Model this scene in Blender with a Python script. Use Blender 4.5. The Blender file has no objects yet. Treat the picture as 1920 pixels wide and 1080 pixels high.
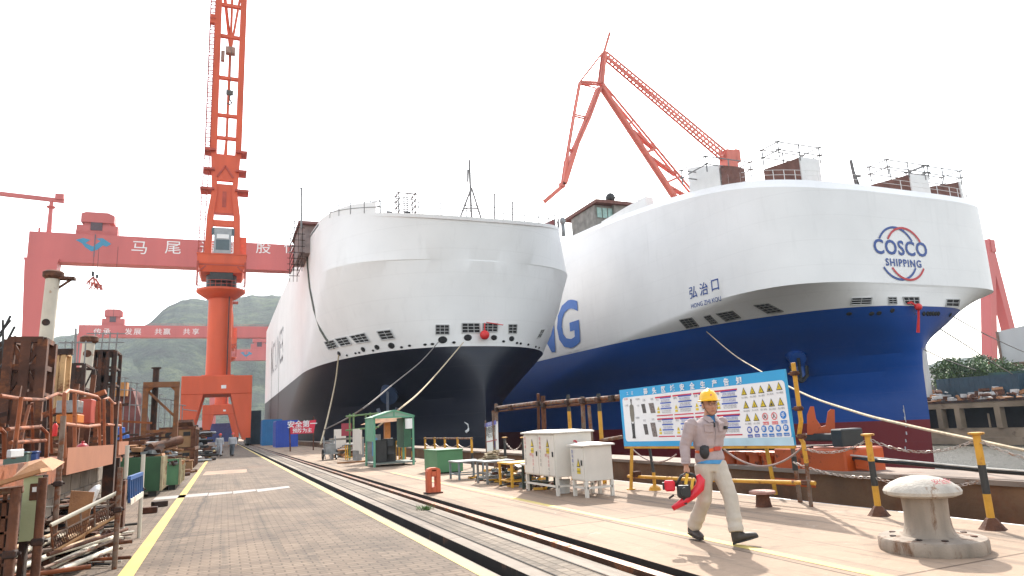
import bpy, bmesh, math, random
from mathutils import Vector, Matrix, noise
from mathutils.bvhtree import BVHTree
R = math.radians
random.seed(7)
sc = bpy.context.scene
COL = sc.collection

# ------------------------------------------------------------ camera
H = 1.47; FPX = 1280.0
PITCH = math.atan(253/1280); ROLL = R(2.75); YAW = R(22.96)
FW = Vector((math.sin(YAW)*math.cos(PITCH), math.cos(YAW)*math.cos(PITCH), math.sin(PITCH)))
R0 = Vector((math.cos(YAW), -math.sin(YAW), 0)); U0 = R0.cross(FW)
CR = R0*math.cos(ROLL) - U0*math.sin(ROLL); CU = U0*math.cos(ROLL) + R0*math.sin(ROLL)
CAM = Vector((0, 0, H))
cam_d = bpy.data.cameras.new("camera"); cam = bpy.data.objects.new("camera", cam_d); COL.objects.link(cam)
cam_d.sensor_width = 36; cam_d.lens = 24.0; cam_d.clip_start = .05; cam_d.clip_end = 9000
mw = Matrix.Identity(4)
for i in range(3):
    mw[i][0] = CR[i]; mw[i][1] = CU[i]; mw[i][2] = -FW[i]; mw[i][3] = CAM[i]
cam.matrix_world = mw; sc.camera = cam

# ------------------------------------------------------------ light
SUN_EL, SUN_AZ = R(39.6), R(31.8)          # azimuth clockwise from +Y
w = bpy.data.worlds.new("World"); sc.world = w; w.use_nodes = True
nt = w.node_tree; bg = nt.nodes["Background"]
sky = nt.nodes.new("ShaderNodeTexSky"); sky.sky_type = 'NISHITA'; sky.sun_disc = False
sky.sun_elevation = SUN_EL; sky.sun_rotation = SUN_AZ
sky.air_density = 1.5; sky.dust_density = 1.6; sky.ozone_density = 1.0
hs = nt.nodes.new("ShaderNodeHueSaturation"); hs.inputs['Saturation'].default_value = .32
nt.links.new(sky.outputs[0], hs.inputs['Color']); nt.links.new(hs.outputs[0], bg.inputs[0])
bg.inputs[1].default_value = .15
sl = bpy.data.lights.new("sun", 'SUN'); sl.energy = 2.7; sl.angle = R(.9); sl.color = (1, .93, .83)
so = bpy.data.objects.new("sun", sl); COL.objects.link(so)
sd = Vector((math.sin(SUN_AZ)*math.cos(SUN_EL), math.cos(SUN_AZ)*math.cos(SUN_EL), math.sin(SUN_EL)))
so.rotation_euler = sd.to_track_quat('Z', 'Y').to_euler()
sc.view_settings.view_transform = 'Standard'; sc.view_settings.look = 'None'
sc.view_settings.exposure = 1.5; sc.view_settings.gamma = 1
sc.cycles.use_denoising = True; sc.cycles.max_bounces = 6; sc.cycles.volume_bounces = 1
sc.cycles.sample_clamp_indirect = 8

# ------------------------------------------------------------ survey helpers: photo pixel -> point in the place
def ray(u, v): return CR*(u-960) - CU*(v-540) + FW*FPX
def gnd(u, v, z=0): d = ray(u, v); return CAM + d*((z-H)/d.z)
def atY(u, v, Y): d = ray(u, v); return CAM + d*(Y/d.y)
def atX(u, v, X): d = ray(u, v); return CAM + d*(X/d.x)

# ------------------------------------------------------------ materials
MATS = {}
def mat(name, col, rough=.6, metal=0.0, var=.18, scale=1.5, rust=0.0, rustcol=(.13, .045, .018), rscale=2.5, bump=.0, bscale=30, trans=None, emit=None, detail=6, streak=0):
    if name in MATS: return MATS[name]
    m = bpy.data.materials.new(name); m.use_nodes = True; n = m.node_tree.nodes; l = m.node_tree.links
    p = n['Principled BSDF']; p.inputs['Roughness'].default_value = rough; p.inputs['Metallic'].default_value = metal
    tc = n.new('ShaderNodeTexCoord'); mp = n.new('ShaderNodeMapping'); l.new(tc.outputs['Object'], mp.inputs[0])
    if streak: mp.inputs['Scale'].default_value = (1, 1, 1/streak)
    nz = n.new('ShaderNodeTexNoise'); nz.inputs['Scale'].default_value = scale; nz.inputs['Detail'].default_value = detail
    l.new(mp.outputs[0], nz.inputs['Vector'])
    cr = n.new('ShaderNodeValToRGB'); cr.color_ramp.elements[0].position = .3; cr.color_ramp.elements[1].position = .7
    cr.color_ramp.elements[0].color = tuple(c*(1-var) for c in col)+(1,); cr.color_ramp.elements[1].color = tuple(min(1, c*(1+var)) for c in col)+(1,)
    l.new(nz.outputs[0], cr.inputs[0]); out = cr.outputs[0]
    if rust > 0:
        n2 = n.new('ShaderNodeTexNoise'); n2.inputs['Scale'].default_value = rscale; n2.inputs['Detail'].default_value = 9; n2.inputs['Roughness'].default_value = .7
        l.new(mp.outputs[0], n2.inputs['Vector'])
        r2 = n.new('ShaderNodeValToRGB'); e = r2.color_ramp.elements; c = .72-.44*rust
        e[0].position = c; e[1].position = min(1, c+.09); e[0].color = (0, 0, 0, 1); e[1].color = (1, 1, 1, 1)
        l.new(n2.outputs[0], r2.inputs[0])
        n3 = n.new('ShaderNodeTexNoise'); n3.inputs['Scale'].default_value = rscale*6; l.new(mp.outputs[0], n3.inputs['Vector'])
        r3 = n.new('ShaderNodeValToRGB'); r3.color_ramp.elements[0].color = tuple(c*.45 for c in rustcol)+(1,); r3.color_ramp.elements[1].color = tuple(min(1, c*1.9) for c in rustcol)+(1,)
        l.new(n3.outputs[0], r3.inputs[0])
        mx = n.new('ShaderNodeMix'); mx.data_type = 'RGBA'; l.new(r2.outputs[0], mx.inputs[0]); l.new(out, mx.inputs[6]); l.new(r3.outputs[0], mx.inputs[7]); out = mx.outputs[2]
        mr = n.new('ShaderNodeMapRange'); mr.inputs[3].default_value = rough; mr.inputs[4].default_value = .9; l.new(r2.outputs[0], mr.inputs[0]); l.new(mr.outputs[0], p.inputs['Roughness'])
    l.new(out, p.inputs['Base Color'])
    if bump:
        nb = n.new('ShaderNodeTexNoise'); nb.inputs['Scale'].default_value = bscale; nb.inputs['Detail'].default_value = 5; l.new(tc.outputs['Object'], nb.inputs['Vector'])
        b = n.new('ShaderNodeBump'); b.inputs['Strength'].default_value = bump; b.inputs['Distance'].default_value = .02
        l.new(nb.outputs[0], b.inputs['Height']); l.new(b.outputs[0], p.inputs['Normal'])
    if emit: p.inputs['Emission Color'].default_value = emit+(1,); p.inputs['Emission Strength'].default_value = 1
    MATS[name] = m; return m

RUST = mat('rusty_steel', (.105, .038, .017), .85, 0, .5, 3, .55, (.05, .018, .009), 1.7, .5, 25)
RUSTD = mat('dark_rusty_steel', (.030, .015, .011), .85, 0, .45, 2, .5, (.07, .024, .011), 1.3, .4, 20)
RUSTO = mat('orange_rusty_paint', (.22, .058, .014), .75, 0, .35, 3, .5, (.07, .022, .009), 2.2, .4, 25)
POLE = mat('weathered_scaffold_tube', (.17, .12, .09), .7, .2, .35, 5, .55, (.13, .045, .018), 4, .3, 40)
YEL = mat('worn_yellow_paint', (.50, .25, .02), .6, 0, .18, 4, .36, (.14, .05, .02), 5, .2, 40)
BLK = mat('black_paint', (.018, .018, .018), .5, 0, .3, 4)
WHT = mat('white_paint', (.74, .74, .73), .4, 0, .05, 1)
GREY = mat('grey_steel', (.22, .23, .235), .5, .3, .25, 3, .25)
DARK = mat('dark_opening', (.012, .012, .013), .8, 0, .2, 2)
REDP = mat('crane_red_paint', (.60, .088, .028), .55, 0, .14, .5, .1, (.22, .05, .03), .8, 0, 30, streak=5)
REDH = mat('hazed_crane_red', (.58, .15, .105), .6, 0, .14, .5, .08, (.25, .08, .05), .8, 0, 30, streak=5)  # crane red made paler and pinker: distance haze mixed into the colour
REDF = mat('hazed_gantry_red', (.50, .115, .105), .55, 0, .12, .12, 0, streak=6)  # pinkish tint imitates haze over the far gantries
GLASS = mat('dark_window_glass', (.05, .08, .09), .08, 0, .1, 1)
RED = mat('signal_red', (.62, .02, .02), .5, 0, .15, 3)
CONC = mat('raw_concrete', (.22, .19, .16), .9, 0, .25, .8, .15, (.16, .11, .08), 1.2, .5, 30)
WOOD = mat('raw_timber', (.32, .155, .07), .8, 0, .3, 4, .3, (.2, .1, .05), 3, .3, 40)

# ------------------------------------------------------------ mesh builder
class MB:
    def __init__(s, o=(0, 0, 0), rz=0):
        s.bm = bmesh.new(); s.o = Vector(o)
    def v(s, p): return s.bm.verts.new(Vector(p))
    def face(s, pts):
        try: return s.bm.faces.new([s.v(p) for p in pts])
        except ValueError: return None
    def box(s, a, b, M=None, bev=0):
        x0, y0, z0 = [min(p, q) for p, q in zip(a, b)]; x1, y1, z1 = [max(p, q) for p, q in zip(a, b)]
        vs = [Vector(p) for p in ((x0, y0, z0), (x1, y0, z0), (x1, y1, z0), (x0, y1, z0), (x0, y0, z1), (x1, y0, z1), (x1, y1, z1), (x0, y1, z1))]
        if M: vs = [M @ p for p in vs]
        V = [s.bm.verts.new(p) for p in vs]
        fs = [s.bm.faces.new([V[i] for i in f]) for f in ((0, 3, 2, 1), (4, 5, 6, 7), (0, 1, 5, 4), (1, 2, 6, 5), (2, 3, 7, 6), (3, 0, 4, 7))]
        if bev:
            es = list({e for f in fs for e in f.edges}); bmesh.ops.bevel(s.bm, geom=es, offset=bev, segments=1, affect='EDGES')
        return s
    def bar(s, p, q, w, h=None, up=(0, 0, 1)):
        p = Vector(p); q = Vector(q); h = h or w; d = q-p; L = d.length
        if L < 1e-6: return s
        d.normalize(); up = Vector(up)
        if abs(d.dot(up)) > .98: up = Vector((0, 1, 0))
        x = d.cross(up).normalized(); z = x.cross(d)
        M = Matrix(((x.x, d.x, z.x, p.x), (x.y, d.y, z.y, p.y), (x.z, d.z, z.z, p.z), (0, 0, 0, 1)))
        return s.box((-w/2, 0, -h/2), (w/2, L, h/2), M)
    def loft(s, rings, cap=True, closed=True):
        VR = [[s.bm.verts.new(Vector(p)) for p in r] for r in rings]; n = len(VR[0])
        for a, b in zip(VR, VR[1:]):
            for i in range(n if closed else n-1):
                j = (i+1) % n
                try: s.bm.faces.new((a[i], a[j], b[j], b[i]))
                except ValueError: pass
        if cap:
            for r in (VR[0][::-1], VR[-1]):
                try: s.bm.faces.new(r)
                except ValueError: pass
        return s
    def tube(s, p, q, r, n=8, r2=None, cap=True):
        return s.path([p, q], [r, r if r2 is None else r2], n, cap)
    def path(s, pts, r, n=6, cap=True):
        pts = [Vector(p) for p in pts]; rs = r if isinstance(r, (list, tuple)) else [r]*len(pts)
        rings = []; x = None
        for i, p in enumerate(pts):
            d = (pts[min(i+1, len(pts)-1)]-pts[max(i-1, 0)]).normalized()
            if x is None: x = d.orthogonal().normalized()
            x = (x-d*x.dot(d)); x = x.normalized() if x.length > 1e-4 else d.orthogonal().normalized()
            y = d.cross(x)
            rings.append([p+(x*math.cos(2*math.pi*k/n)+y*math.sin(2*math.pi*k/n))*rs[i] for k in range(n)])
        return s.loft(rings, cap)
    def lathe(s, prof, c=(0, 0, 0), n=32, cap=True):
        c = Vector(c)
        return s.loft([[c+Vector((r*math.cos(2*math.pi*k/n), r*math.sin(2*math.pi*k/n), z)) for k in range(n)] for r, z in prof], cap)
    def prism(s, poly, f, d):        # poly of 2d pts, f maps (a,b)->Vector, d extrusion vector
        d = Vector(d); return s.loft([[f(a, b) for a, b in poly], [f(a, b)+d for a, b in poly]])
    def ell(s, c, rx, ry, rz, n=16, m=10, M=None):
        c = Vector(c); rings = []
        for i in range(1, m):
            t = math.pi*i/m
            rings.append([Vector((rx*math.sin(t)*math.cos(2*math.pi*k/n), ry*math.sin(t)*math.sin(2*math.pi*k/n), rz*math.cos(t))) for k in range(n)])
        if M: rings = [[M @ p for p in r] for r in rings]
        return s.loft([[c+p for p in r] for r in rings[::-1]])
    def done(s, name, m, parent=None, smooth=False, sub=0):
        bmesh.ops.recalc_face_normals(s.bm, faces=s.bm.faces)
        me = bpy.data.meshes.new(name); s.bm.to_mesh(me); s.bm.free()
        if smooth:
            me.polygons.foreach_set('use_smooth', [True]*len(me.polygons))
        o = bpy.data.objects.new(name, me); COL.objects.link(o)
        for q in (m if isinstance(m, (list, tuple)) else [m]): me.materials.append(q)
        if smooth == 'auto':
            try: me.set_sharp_from_angle(angle=R(40))
            except Exception: pass
        if parent is not None: o.parent = parent
        if sub:
            k = o.modifiers.new('sub', 'SUBSURF'); k.levels = k.render_levels = sub
        return o

def each(b, name, m, parent=None, smooth=False):
    """one object per loose piece"""
    bm = b.bm; bm.verts.ensure_lookup_table(); seen = set(); out = []
    for v0 in bm.verts:
        if v0 in seen: continue
        st = [v0]; seen.add(v0); isl = []
        while st:
            v = st.pop(); isl.append(v)
            for e in v.link_edges:
                w_ = e.other_vert(v)
                if w_ not in seen: seen.add(w_); st.append(w_)
        nb = MB(); mp = {v: nb.bm.verts.new(v.co) for v in isl}
        for f in {f for v in isl for f in v.link_faces}: nb.bm.faces.new([mp[v] for v in f.verts])
        out.append(nb.done(name, m, parent, smooth))
    bm.free(); return out
def tag(o, label=None, cat=None, group=None, kind=None):
    if label: o['label'] = label
    if cat: o['category'] = cat
    if group: o['group'] = group
    if kind: o['kind'] = kind
    return o
def thing(name, label, cat, loc=(0, 0, 0), rz=0, group=None):
    o = bpy.data.objects.new(name, None); COL.objects.link(o); o.empty_display_size = .2
    o.location = loc; o.rotation_euler = (0, 0, rz); return tag(o, label, cat, group)
KIDS = {}
def copy_tree(o, loc=None, rz=None, label=None, parent=None, scale=None):
    c = o.copy(); COL.objects.link(c)
    if parent is not None: c.parent = parent
    for ch in [x for x in bpy.data.objects if x.parent == o]: copy_tree(ch, parent=c)
    if loc is not None: c.location = loc
    if rz is not None: c.rotation_euler = (0, 0, rz)
    if scale: c.scale = (scale,)*3
    if label: c['label'] = label
    return c
def text_mesh(body, size=1.0, cuts=0, align='CENTER', bold=0, space=1.0):
    c = bpy.data.curves.new('lettering', 'FONT'); c.body = body; c.size = size; c.align_x = align; c.resolution_u = 3; c.offset = bold*.35; c.space_character = space
    o = bpy.data.objects.new('lettering', c); COL.objects.link(o); bpy.context.view_layer.update()
    me = bpy.data.meshes.new_from_object(o.evaluated_get(bpy.context.evaluated_depsgraph_get()))
    bpy.data.objects.remove(o); bm = bmesh.new(); bm.from_mesh(me); bpy.data.meshes.remove(me)
    if cuts:
        bmesh.ops.triangulate(bm, faces=bm.faces); bmesh.ops.subdivide_edges(bm, edges=bm.edges, cuts=cuts, use_grid_fill=True)
    return bm
def put_text(body, size, org, right, up, m, parent=None, name='lettering', align='CENTER', sx=1, bold=0, off=0.004, bm=None):
    """flat lettering on a flat face: org/right/up in the parent's space"""
    bm = bm or text_mesh(body, size, 0, align, bold); org = Vector(org); right = Vector(right).normalized(); up = Vector(up).normalized(); nn = right.cross(up)
    for v in bm.verts: x, y = v.co.x*sx, v.co.y; v.co = org+right*x+up*y+nn*off
    me = bpy.data.meshes.new(name); bm.to_mesh(me); bm.free(); me.materials.append(m)
    o = bpy.data.objects.new(name, me); COL.objects.link(o)
    if parent is not None: o.parent = parent
    return o
def sag(p, q, drop, n=16):
    p = Vector(p); q = Vector(q); return [p.lerp(q, i/n)-Vector((0, 0, drop*4*(i/n)*(1-i/n))) for i in range(n+1)]
# ------------------------------------------------------------ ground, quay, water
def nodes(name):
    m = bpy.data.materials.new(name); m.use_nodes = True; return m, m.node_tree.nodes, m.node_tree.links
def ramp(n, l, src, stops):
    r = n.new('ShaderNodeValToRGB'); e = r.color_ramp.elements
    while len(e) < len(stops): e.new(.5)
    for k, (p, c) in zip(e, stops): k.position = p; k.color = tuple(c)+(1,)
    l.new(src, r.inputs[0]); return r.outputs[0]
def noise_n(n, l, vec, scale, detail=6, rough=.55, dist=0):
    t = n.new('ShaderNodeTexNoise'); t.inputs['Scale'].default_value = scale; t.inputs['Detail'].default_value = detail; t.inputs['Roughness'].default_value = rough; t.inputs['Distortion'].default_value = dist
    l.new(vec, t.inputs['Vector']); return t.outputs[0]
def mixc(n, l, f, a, b, mode='MIX'):
    mx = n.new('ShaderNodeMix'); mx.data_type = 'RGBA'; mx.blend_type = mode
    for i, s_ in ((0, f), (6, a), (7, b)):
        if isinstance(s_, (int, float)): mx.inputs[i].default_value = s_
        elif isinstance(s_, tuple): mx.inputs[i].default_value = s_+(1,)
        else: l.new(s_, mx.inputs[i])
    return mx.outputs[2]
def concrete_ground(name, base, brick=None):
    m, n, l = nodes(name); p = n['Principled BSDF']; tc = n.new('ShaderNodeTexCoord'); v = tc.outputs['Object']
    f1 = noise_n(n, l, v, .35, 8, .6, .6); c = ramp(n, l, f1, [(.25, tuple(x*.72 for x in base)), (.5, base), (.75, tuple(min(1, x*1.2) for x in base))])
    f2 = noise_n(n, l, v, 9, 8, .75); c = mixc(n, l, .35, c, ramp(n, l, f2, [(.3, tuple(x*.6 for x in base)), (.7, tuple(min(1, x*1.3) for x in base))]))
    # stains: dark oil and tyre marks, worn pale scuffs, rust blotches
    f3 = ramp(n, l, noise_n(n, l, v, .9, 9, .7, 1.5), [(.55, (0, 0, 0)), (.72, (1, 1, 1))]); c = mixc(n, l, f3, c, mixc(n, l, .55, c, (.08, .06, .045)))
    if not brick:
        sp = n.new('ShaderNodeTexBrick'); sp.inputs['Scale'].default_value = 1; sp.inputs['Brick Width'].default_value = 5.2; sp.inputs['Row Height'].default_value = 4.6; sp.offset = 0; sp.inputs['Mortar Size'].default_value = .018; sp.inputs['Color1'].default_value = (1, 1, 1, 1); sp.inputs['Color2'].default_value = (.88, .87, .86, 1); sp.inputs['Mortar'].default_value = (.4, .36, .32, 1)
        l.new(v, sp.inputs['Vector']); c = mixc(n, l, 1.0, c, sp.outputs['Color'], 'MULTIPLY')
        f5 = ramp(n, l, noise_n(n, l, v, 2.3, 9, .8, 1.0), [(.60, (0, 0, 0)), (.66, (1, 1, 1))]); c = mixc(n, l, f5, c, mixc(n, l, .35, c, (.50, .44, .38)))
    f4 = ramp(n, l, noise_n(n, l, v, .22, 7, .6, .3), [(.58, (0, 0, 0)), (.72, (1, 1, 1))]); c = mixc(n, l, f4, c, mixc(n, l, .5, c, (.26, .12, .06)))
    mt = n.new('ShaderNodeMapping'); mt.inputs['Scale'].default_value = (2.6, .10, 1); l.new(v, mt.inputs[0])
    f7 = ramp(n, l, noise_n(n, l, mt.outputs[0], 1.3, 7, .6, .2), [(.52, (0, 0, 0)), (.62, (.5, .5, .5))]); c = mixc(n, l, f7, c, (.07, .055, .042))
    f8 = ramp(n, l, noise_n(n, l, v, 5.5, 10, .85, .6), [(.60, (0, 0, 0)), (.68, (.6, .6, .6))]); c = mixc(n, l, f8, c, (.10, .075, .055))
    h = f2
    if brick:
        mp = n.new('ShaderNodeMapping'); l.new(v, mp.inputs[0]); mp.inputs['Rotation'].default_value[2] = R(brick[2])
        nd = n.new('ShaderNodeTexNoise'); nd.inputs['Scale'].default_value = 1.2; l.new(v, nd.inputs['Vector'])
        b = n.new('ShaderNodeTexBrick'); b.inputs['Scale'].default_value = 1; b.inputs['Brick Width'].default_value = brick[0]; b.inputs['Row Height'].default_value = brick[1]
        b.inputs['Mortar Size'].default_value = brick[3]; b.inputs['Mortar Smooth'].default_value = .3
        b.inputs['Color1'].default_value = (1, 1, 1, 1); b.inputs['Color2'].default_value = (.70, .68, .67, 1); b.inputs['Mortar'].default_value = (.46, .42, .38, 1)
        l.new(mp.outputs[0], b.inputs['Vector']); c = mixc(n, l, 1.0, c, b.outputs['Color'], 'MULTIPLY')
        # lifted and sunken blocks: coarse rows of wear, dirt filled joints and a wandering crack
        w1 = ramp(n, l, noise_n(n, l, v, .8, 8, .65, .4), [(.35, (.72, .70, .68)), (.62, (1.25, 1.22, 1.18))]); c = mixc(n, l, 1.0, c, w1, 'MULTIPLY')
        wv = n.new('ShaderNodeTexVoronoi'); wv.feature = 'DISTANCE_TO_EDGE'; wv.inputs['Scale'].default_value = .16
        wm = n.new('ShaderNodeMix'); wm.data_type = 'VECTOR'; wm.inputs[0].default_value = .12; l.new(v, wm.inputs[4]); wn = n.new('ShaderNodeTexNoise'); wn.inputs['Scale'].default_value = 1.3; wn.inputs['Detail'].default_value = 6; l.new(v, wn.inputs['Vector']); l.new(wn.outputs[1], wm.inputs[5]); l.new(wm.outputs[1], wv.inputs['Vector'])
        c = mixc(n, l, ramp(n, l, wv.outputs['Distance'], [(.0, (.75, .75, .75)), (.006, (0, 0, 0))]), c, (.03, .022, .018))
        h = b.outputs['Fac']
    l.new(c, p.inputs['Base Color']); p.inputs['Roughness'].default_value = .88
    bp = n.new('ShaderNodeBump'); bp.inputs['Strength'].default_value = .5; bp.inputs['Distance'].default_value = .008; l.new(h, bp.inputs['Height'])
    if brick: bp.invert = True
    l.new(bp.outputs[0], p.inputs['Normal']); return m
QUAYM = concrete_ground('sandy_quay_concrete', (.305, .212, .145))
PAVM = concrete_ground('herringbone_road_pavers', (.17, .125, .09), (.22, .11, 0, .012))
TRKM = concrete_ground('track_bed_pavers', (.19, .155, .12), (.16, .13, 90, .012))
KERBM = concrete_ground('track_edge_concrete', (.26, .215, .175))
def sheet(name, x0, x1, y0, y1, z, m, kind='structure', cuts=0):
    b = MB(); b.face([(x0, y0, z), (x1, y0, z), (x1, y1, z), (x0, y1, z)]); return tag(b.done(name, m), kind=kind)
EDGE = 8.75
FARY = 2500
def strips(name, spans, m, z=0, y0=-30, y1=FARY):
    b = MB()
    for a, c in spans: b.face([(a, y0, z), (c, y0, z), (c, y1, z), (a, y1, z)])
    return tag(b.done(name, m), kind='structure')
strips('quay_ground', [(-2500, -3.2), (4.12, EDGE)], QUAYM)
strips('road_paving', [(-3.2, 2.40)], PAVM)
strips('track_edge', [(2.40, 2.56), (2.80, 2.98), (3.44, 3.64), ], KERBM)
strips('track_bed', [(2.98, 3.44)], TRKM)
GRV = mat('groove_dark', (.016, .011, .008), .9, 0, .4, 2, .3, (.09, .04, .02), 2)  # near-black brown for groove walls, floors and joint strips
b = MB()
for a, c, d in ((2.56, 2.80, -.2), (3.64, 4.12, -.26)):
    b.loft([[(a, -30, 0), (a, -30, d), (c, -30, d), (c, -30, 0)], [(a, FARY, 0), (a, FARY, d), (c, FARY, d), (c, FARY, 0)]], cap=False, closed=False)
tag(b.done('rail_groove', GRV), kind='structure')
b = MB(); b.box((3.76, -30, -.25), (3.98, 400, -.2)); b.box((3.81, -30, -.2), (3.93, 400, -.004))
tag(b.done('crane_rail', mat('worn_rail_steel', (.16, .08, .05), .4, .5, .35, 3, .4, (.25, .09, .035), 3)), 'rust brown crane rail sunk in the paving along the quay', 'rail')
b = MB(); b.box((3.0, -30, .001), (3.02, 200, .006)); b.box((3.40, -30, .001), (3.42, 200, .006)); tag(b.done('joint_strip', GRV), kind='structure')
# painted lines, worn
def line_mat(name, col):
    m, n, l = nodes(name); p = n['Principled BSDF']; tc = n.new('ShaderNodeTexCoord'); v = tc.outputs['Object']
    f = ramp(n, l, noise_n(n, l, v, 7, 9, .8, .4), [(.44, (1, 1, 1)), (.62, (0, 0, 0))])
    f2 = noise_n(n, l, v, 1.1, 4)
    c = mixc(n, l, ramp(n, l, noise_n(n, l, v, 3.1, 9, .75), [(.60, (0, 0, 0)), (.68, (1, 1, 1))]), mixc(n, l, ramp(n, l, f2, [(.3, (0, 0, 0)), (.7, (1, 1, 1))]), col, tuple(x*.75 for x in col)), (.24, .19, .15))
    l.new(c, p.inputs['Base Color']); p.inputs['Roughness'].default_value = .75; return m
YL = line_mat('worn_yellow_line', (.56, .40, .11)); YL2 = line_mat('faded_cream_line', (.62, .47, .14))
b = MB(); b.face([(-1.05, -30, .004), (-.88, -30, .004), (-.88, 400, .004), (-1.05, 400, .004)]); tag(b.done('yellow_lane_line', YL), kind='structure')
b = MB(); b.face([(2.38, -30, .004), (2.52, -30, .004), (2.52, 400, .004), (2.38, 400, .004)]); tag(b.done('yellow_kerb_line', YL2), kind='structure')
b = MB(); b.face([(5.32, -30, .004), (5.46, -30, .004), (5.43, 24, .004), (5.30, 24, .004)]); tag(b.done('cream_safety_line', YL2), kind='structure')
# pale slab joint across the road, sandy patch, scuffs
b = MB()
for x0, x1 in ((-1.6, -.35), (-.33, .25), (.27, .85), (.87, 1.75)):
    b.face([(x0, 19.9, .004), (x1, 20.1+.3*(x1), .004), (x1, 20.75+.3*x1 if x1 > -.3 else 21, .004), (x0, 20.9, .004)])
tag(b.done('concrete_strip', mat('pale_strip', (.33, .30, .28), .9, 0, .15, 2)), kind='structure')
b = MB(); b.face([(-.75, 31, .003), (.9, 31, .003), (1.0, 34, .003), (-.7, 34.2, .003)]); tag(b.done('sandy_patch', mat('sandy', (.30, .20, .14), .9, 0, .3, 1)), kind='structure')

# quay edge: channel, rusty fender beam, water
b = MB()
b.loft([[(EDGE, -30, 0), (EDGE, -30, -.45), (10.1, -30, -.45)], [(EDGE, FARY, 0), (EDGE, FARY, -.45), (10.1, FARY, -.45)]], cap=False, closed=False)
tag(b.done('edge_channel', mat('channel_grime', (.035, .026, .02), .95, 0, .4, 1.2, .3, (.08, .035, .02), 1.5)), kind='structure')
root = thing('quay_edge_beam', 'long low rust stained concrete beam with pale top along the water edge', 'beam', (9.75, 0, 0))
MB().box((0, -30, -.45), (1.3, 700, .33)).done('beam_face', mat('rusty_beam', (.14, .07, .035), .9, 0, .4, .8, .5, (.11, .045, .02), .6, .5, 12), root)
MB().box((-.06, -30, .33), (.28, 700, .40)).box((.55, -30, .33), (1.36, 700, .37)).done('beam_cap', mat('pale_beam_cap', (.21, .155, .12), .85, 0, .3, 1.2, .35), root)
MB().box((1.3, -30, -7), (1.55, 700, .2)).done('quay_wall', CONC, root)
root = thing('service_pipe', 'thin grey pipe running low along the dark channel by the quay edge', 'pipe', (9.3, 0, 0))
b = MB(); b.tube((0, -5, -.12), (0, 60, -.12), .035, 8); b.done('pipe_run', mat('grey_pipe', (.35, .35, .35), .5, .3, .2, 3), root)
b = MB()
for k in range(14): b.box((-.06, 1+4*k, -.45), (.06, 1.1+4*k, -.13))
each(b, 'pipe_bracket', RUSTD, root)
def water_mat():
    m, n, l = nodes('harbour_water'); p = n['Principled BSDF']; tc = n.new('ShaderNodeTexCoord')
    p.inputs['Base Color'].default_value = (.055, .052, .04, 1); p.inputs['Roughness'].default_value = .34; p.inputs['Specular IOR Level'].default_value = .16; p.inputs['IOR'].default_value = 1.33
    f = noise_n(n, l, tc.outputs['Object'], 1.4, 5, .6, .8); bp = n.new('ShaderNodeBump'); bp.inputs['Strength'].default_value = .9; bp.inputs['Distance'].default_value = .8
    l.new(f, bp.inputs['Height']); l.new(bp.outputs[0], p.inputs['Normal']); return m
sheet('water', 11.3, 134, -400, FARY, -6.4, water_mat())
# ------------------------------------------------------------ ships
def ship_paint(name, col, rough=.28, seam=.22):
    """glossy hull paint, plating seams and slight oil-canning of the steel"""
    m, n, l = nodes(name); p = n['Principled BSDF']; tc = n.new('ShaderNodeTexCoord'); v = tc.outputs['Object']
    f = noise_n(n, l, v, .12, 5); c = ramp(n, l, f, [(.3, tuple(x*.93 for x in col)), (.7, tuple(min(1, x*1.04) for x in col))])
    mp = n.new('ShaderNodeMapping'); mp.inputs['Scale'].default_value = (.5, .5, .06); l.new(v, mp.inputs[0])
    c = mixc(n, l, ramp(n, l, noise_n(n, l, mp.outputs[0], 3, 6, .6), [(.55, (0, 0, 0)), (.75, (.35, .35, .35))]), c, tuple(x*.82 for x in col))
    l.new(c, p.inputs['Base Color']); p.inputs['Roughness'].default_value = rough
    b1 = n.new('ShaderNodeBump'); b1.inputs['Strength'].default_value = .25; b1.inputs['Distance'].default_value = .05
    l.new(noise_n(n, l, v, .9, 3), b1.inputs['Height'])
    sx = n.new('ShaderNodeSeparateXYZ'); l.new(v, sx.inputs[0])
    def seamf(sock, step):
        a = n.new('ShaderNodeMath'); a.operation = 'PINGPONG'; a.inputs[1].default_value = step; l.new(sock, a.inputs[0])
        c_ = n.new('ShaderNodeMath'); c_.operation = 'LESS_THAN'; c_.inputs[1].default_value = .05; l.new(a.outputs[0], c_.inputs[0]); return c_.outputs[0]
    s = n.new('ShaderNodeMath'); s.operation = 'ADD'; l.new(seamf(sx.outputs[2], 1.45), s.inputs[0]); s.inputs[1].default_value = 0
    b2 = n.new('ShaderNodeBump'); b2.inputs['Strength'].default_value = seam; b2.inputs['Distance'].default_value = .03
    sm = n.new('ShaderNodeMath'); sm.operation = 'MULTIPLY'; sm.inputs[1].default_value = .045; l.new(s.outputs[0], sm.inputs[0]); l.new(mixc(n, l, sm.outputs[0], c, (.12, .10, .09)), p.inputs['Base Color'])
    l.new(s.outputs[0], b2.inputs['Height']); l.new(b1.outputs[0], b2.inputs['Normal']); l.new(b2.outputs[0], p.inputs["Normal"]); MATS[name] = m; return m; 
def smooth01(t): t = max(0, min(1, t)); return t*t*(3-2*t)
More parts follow.
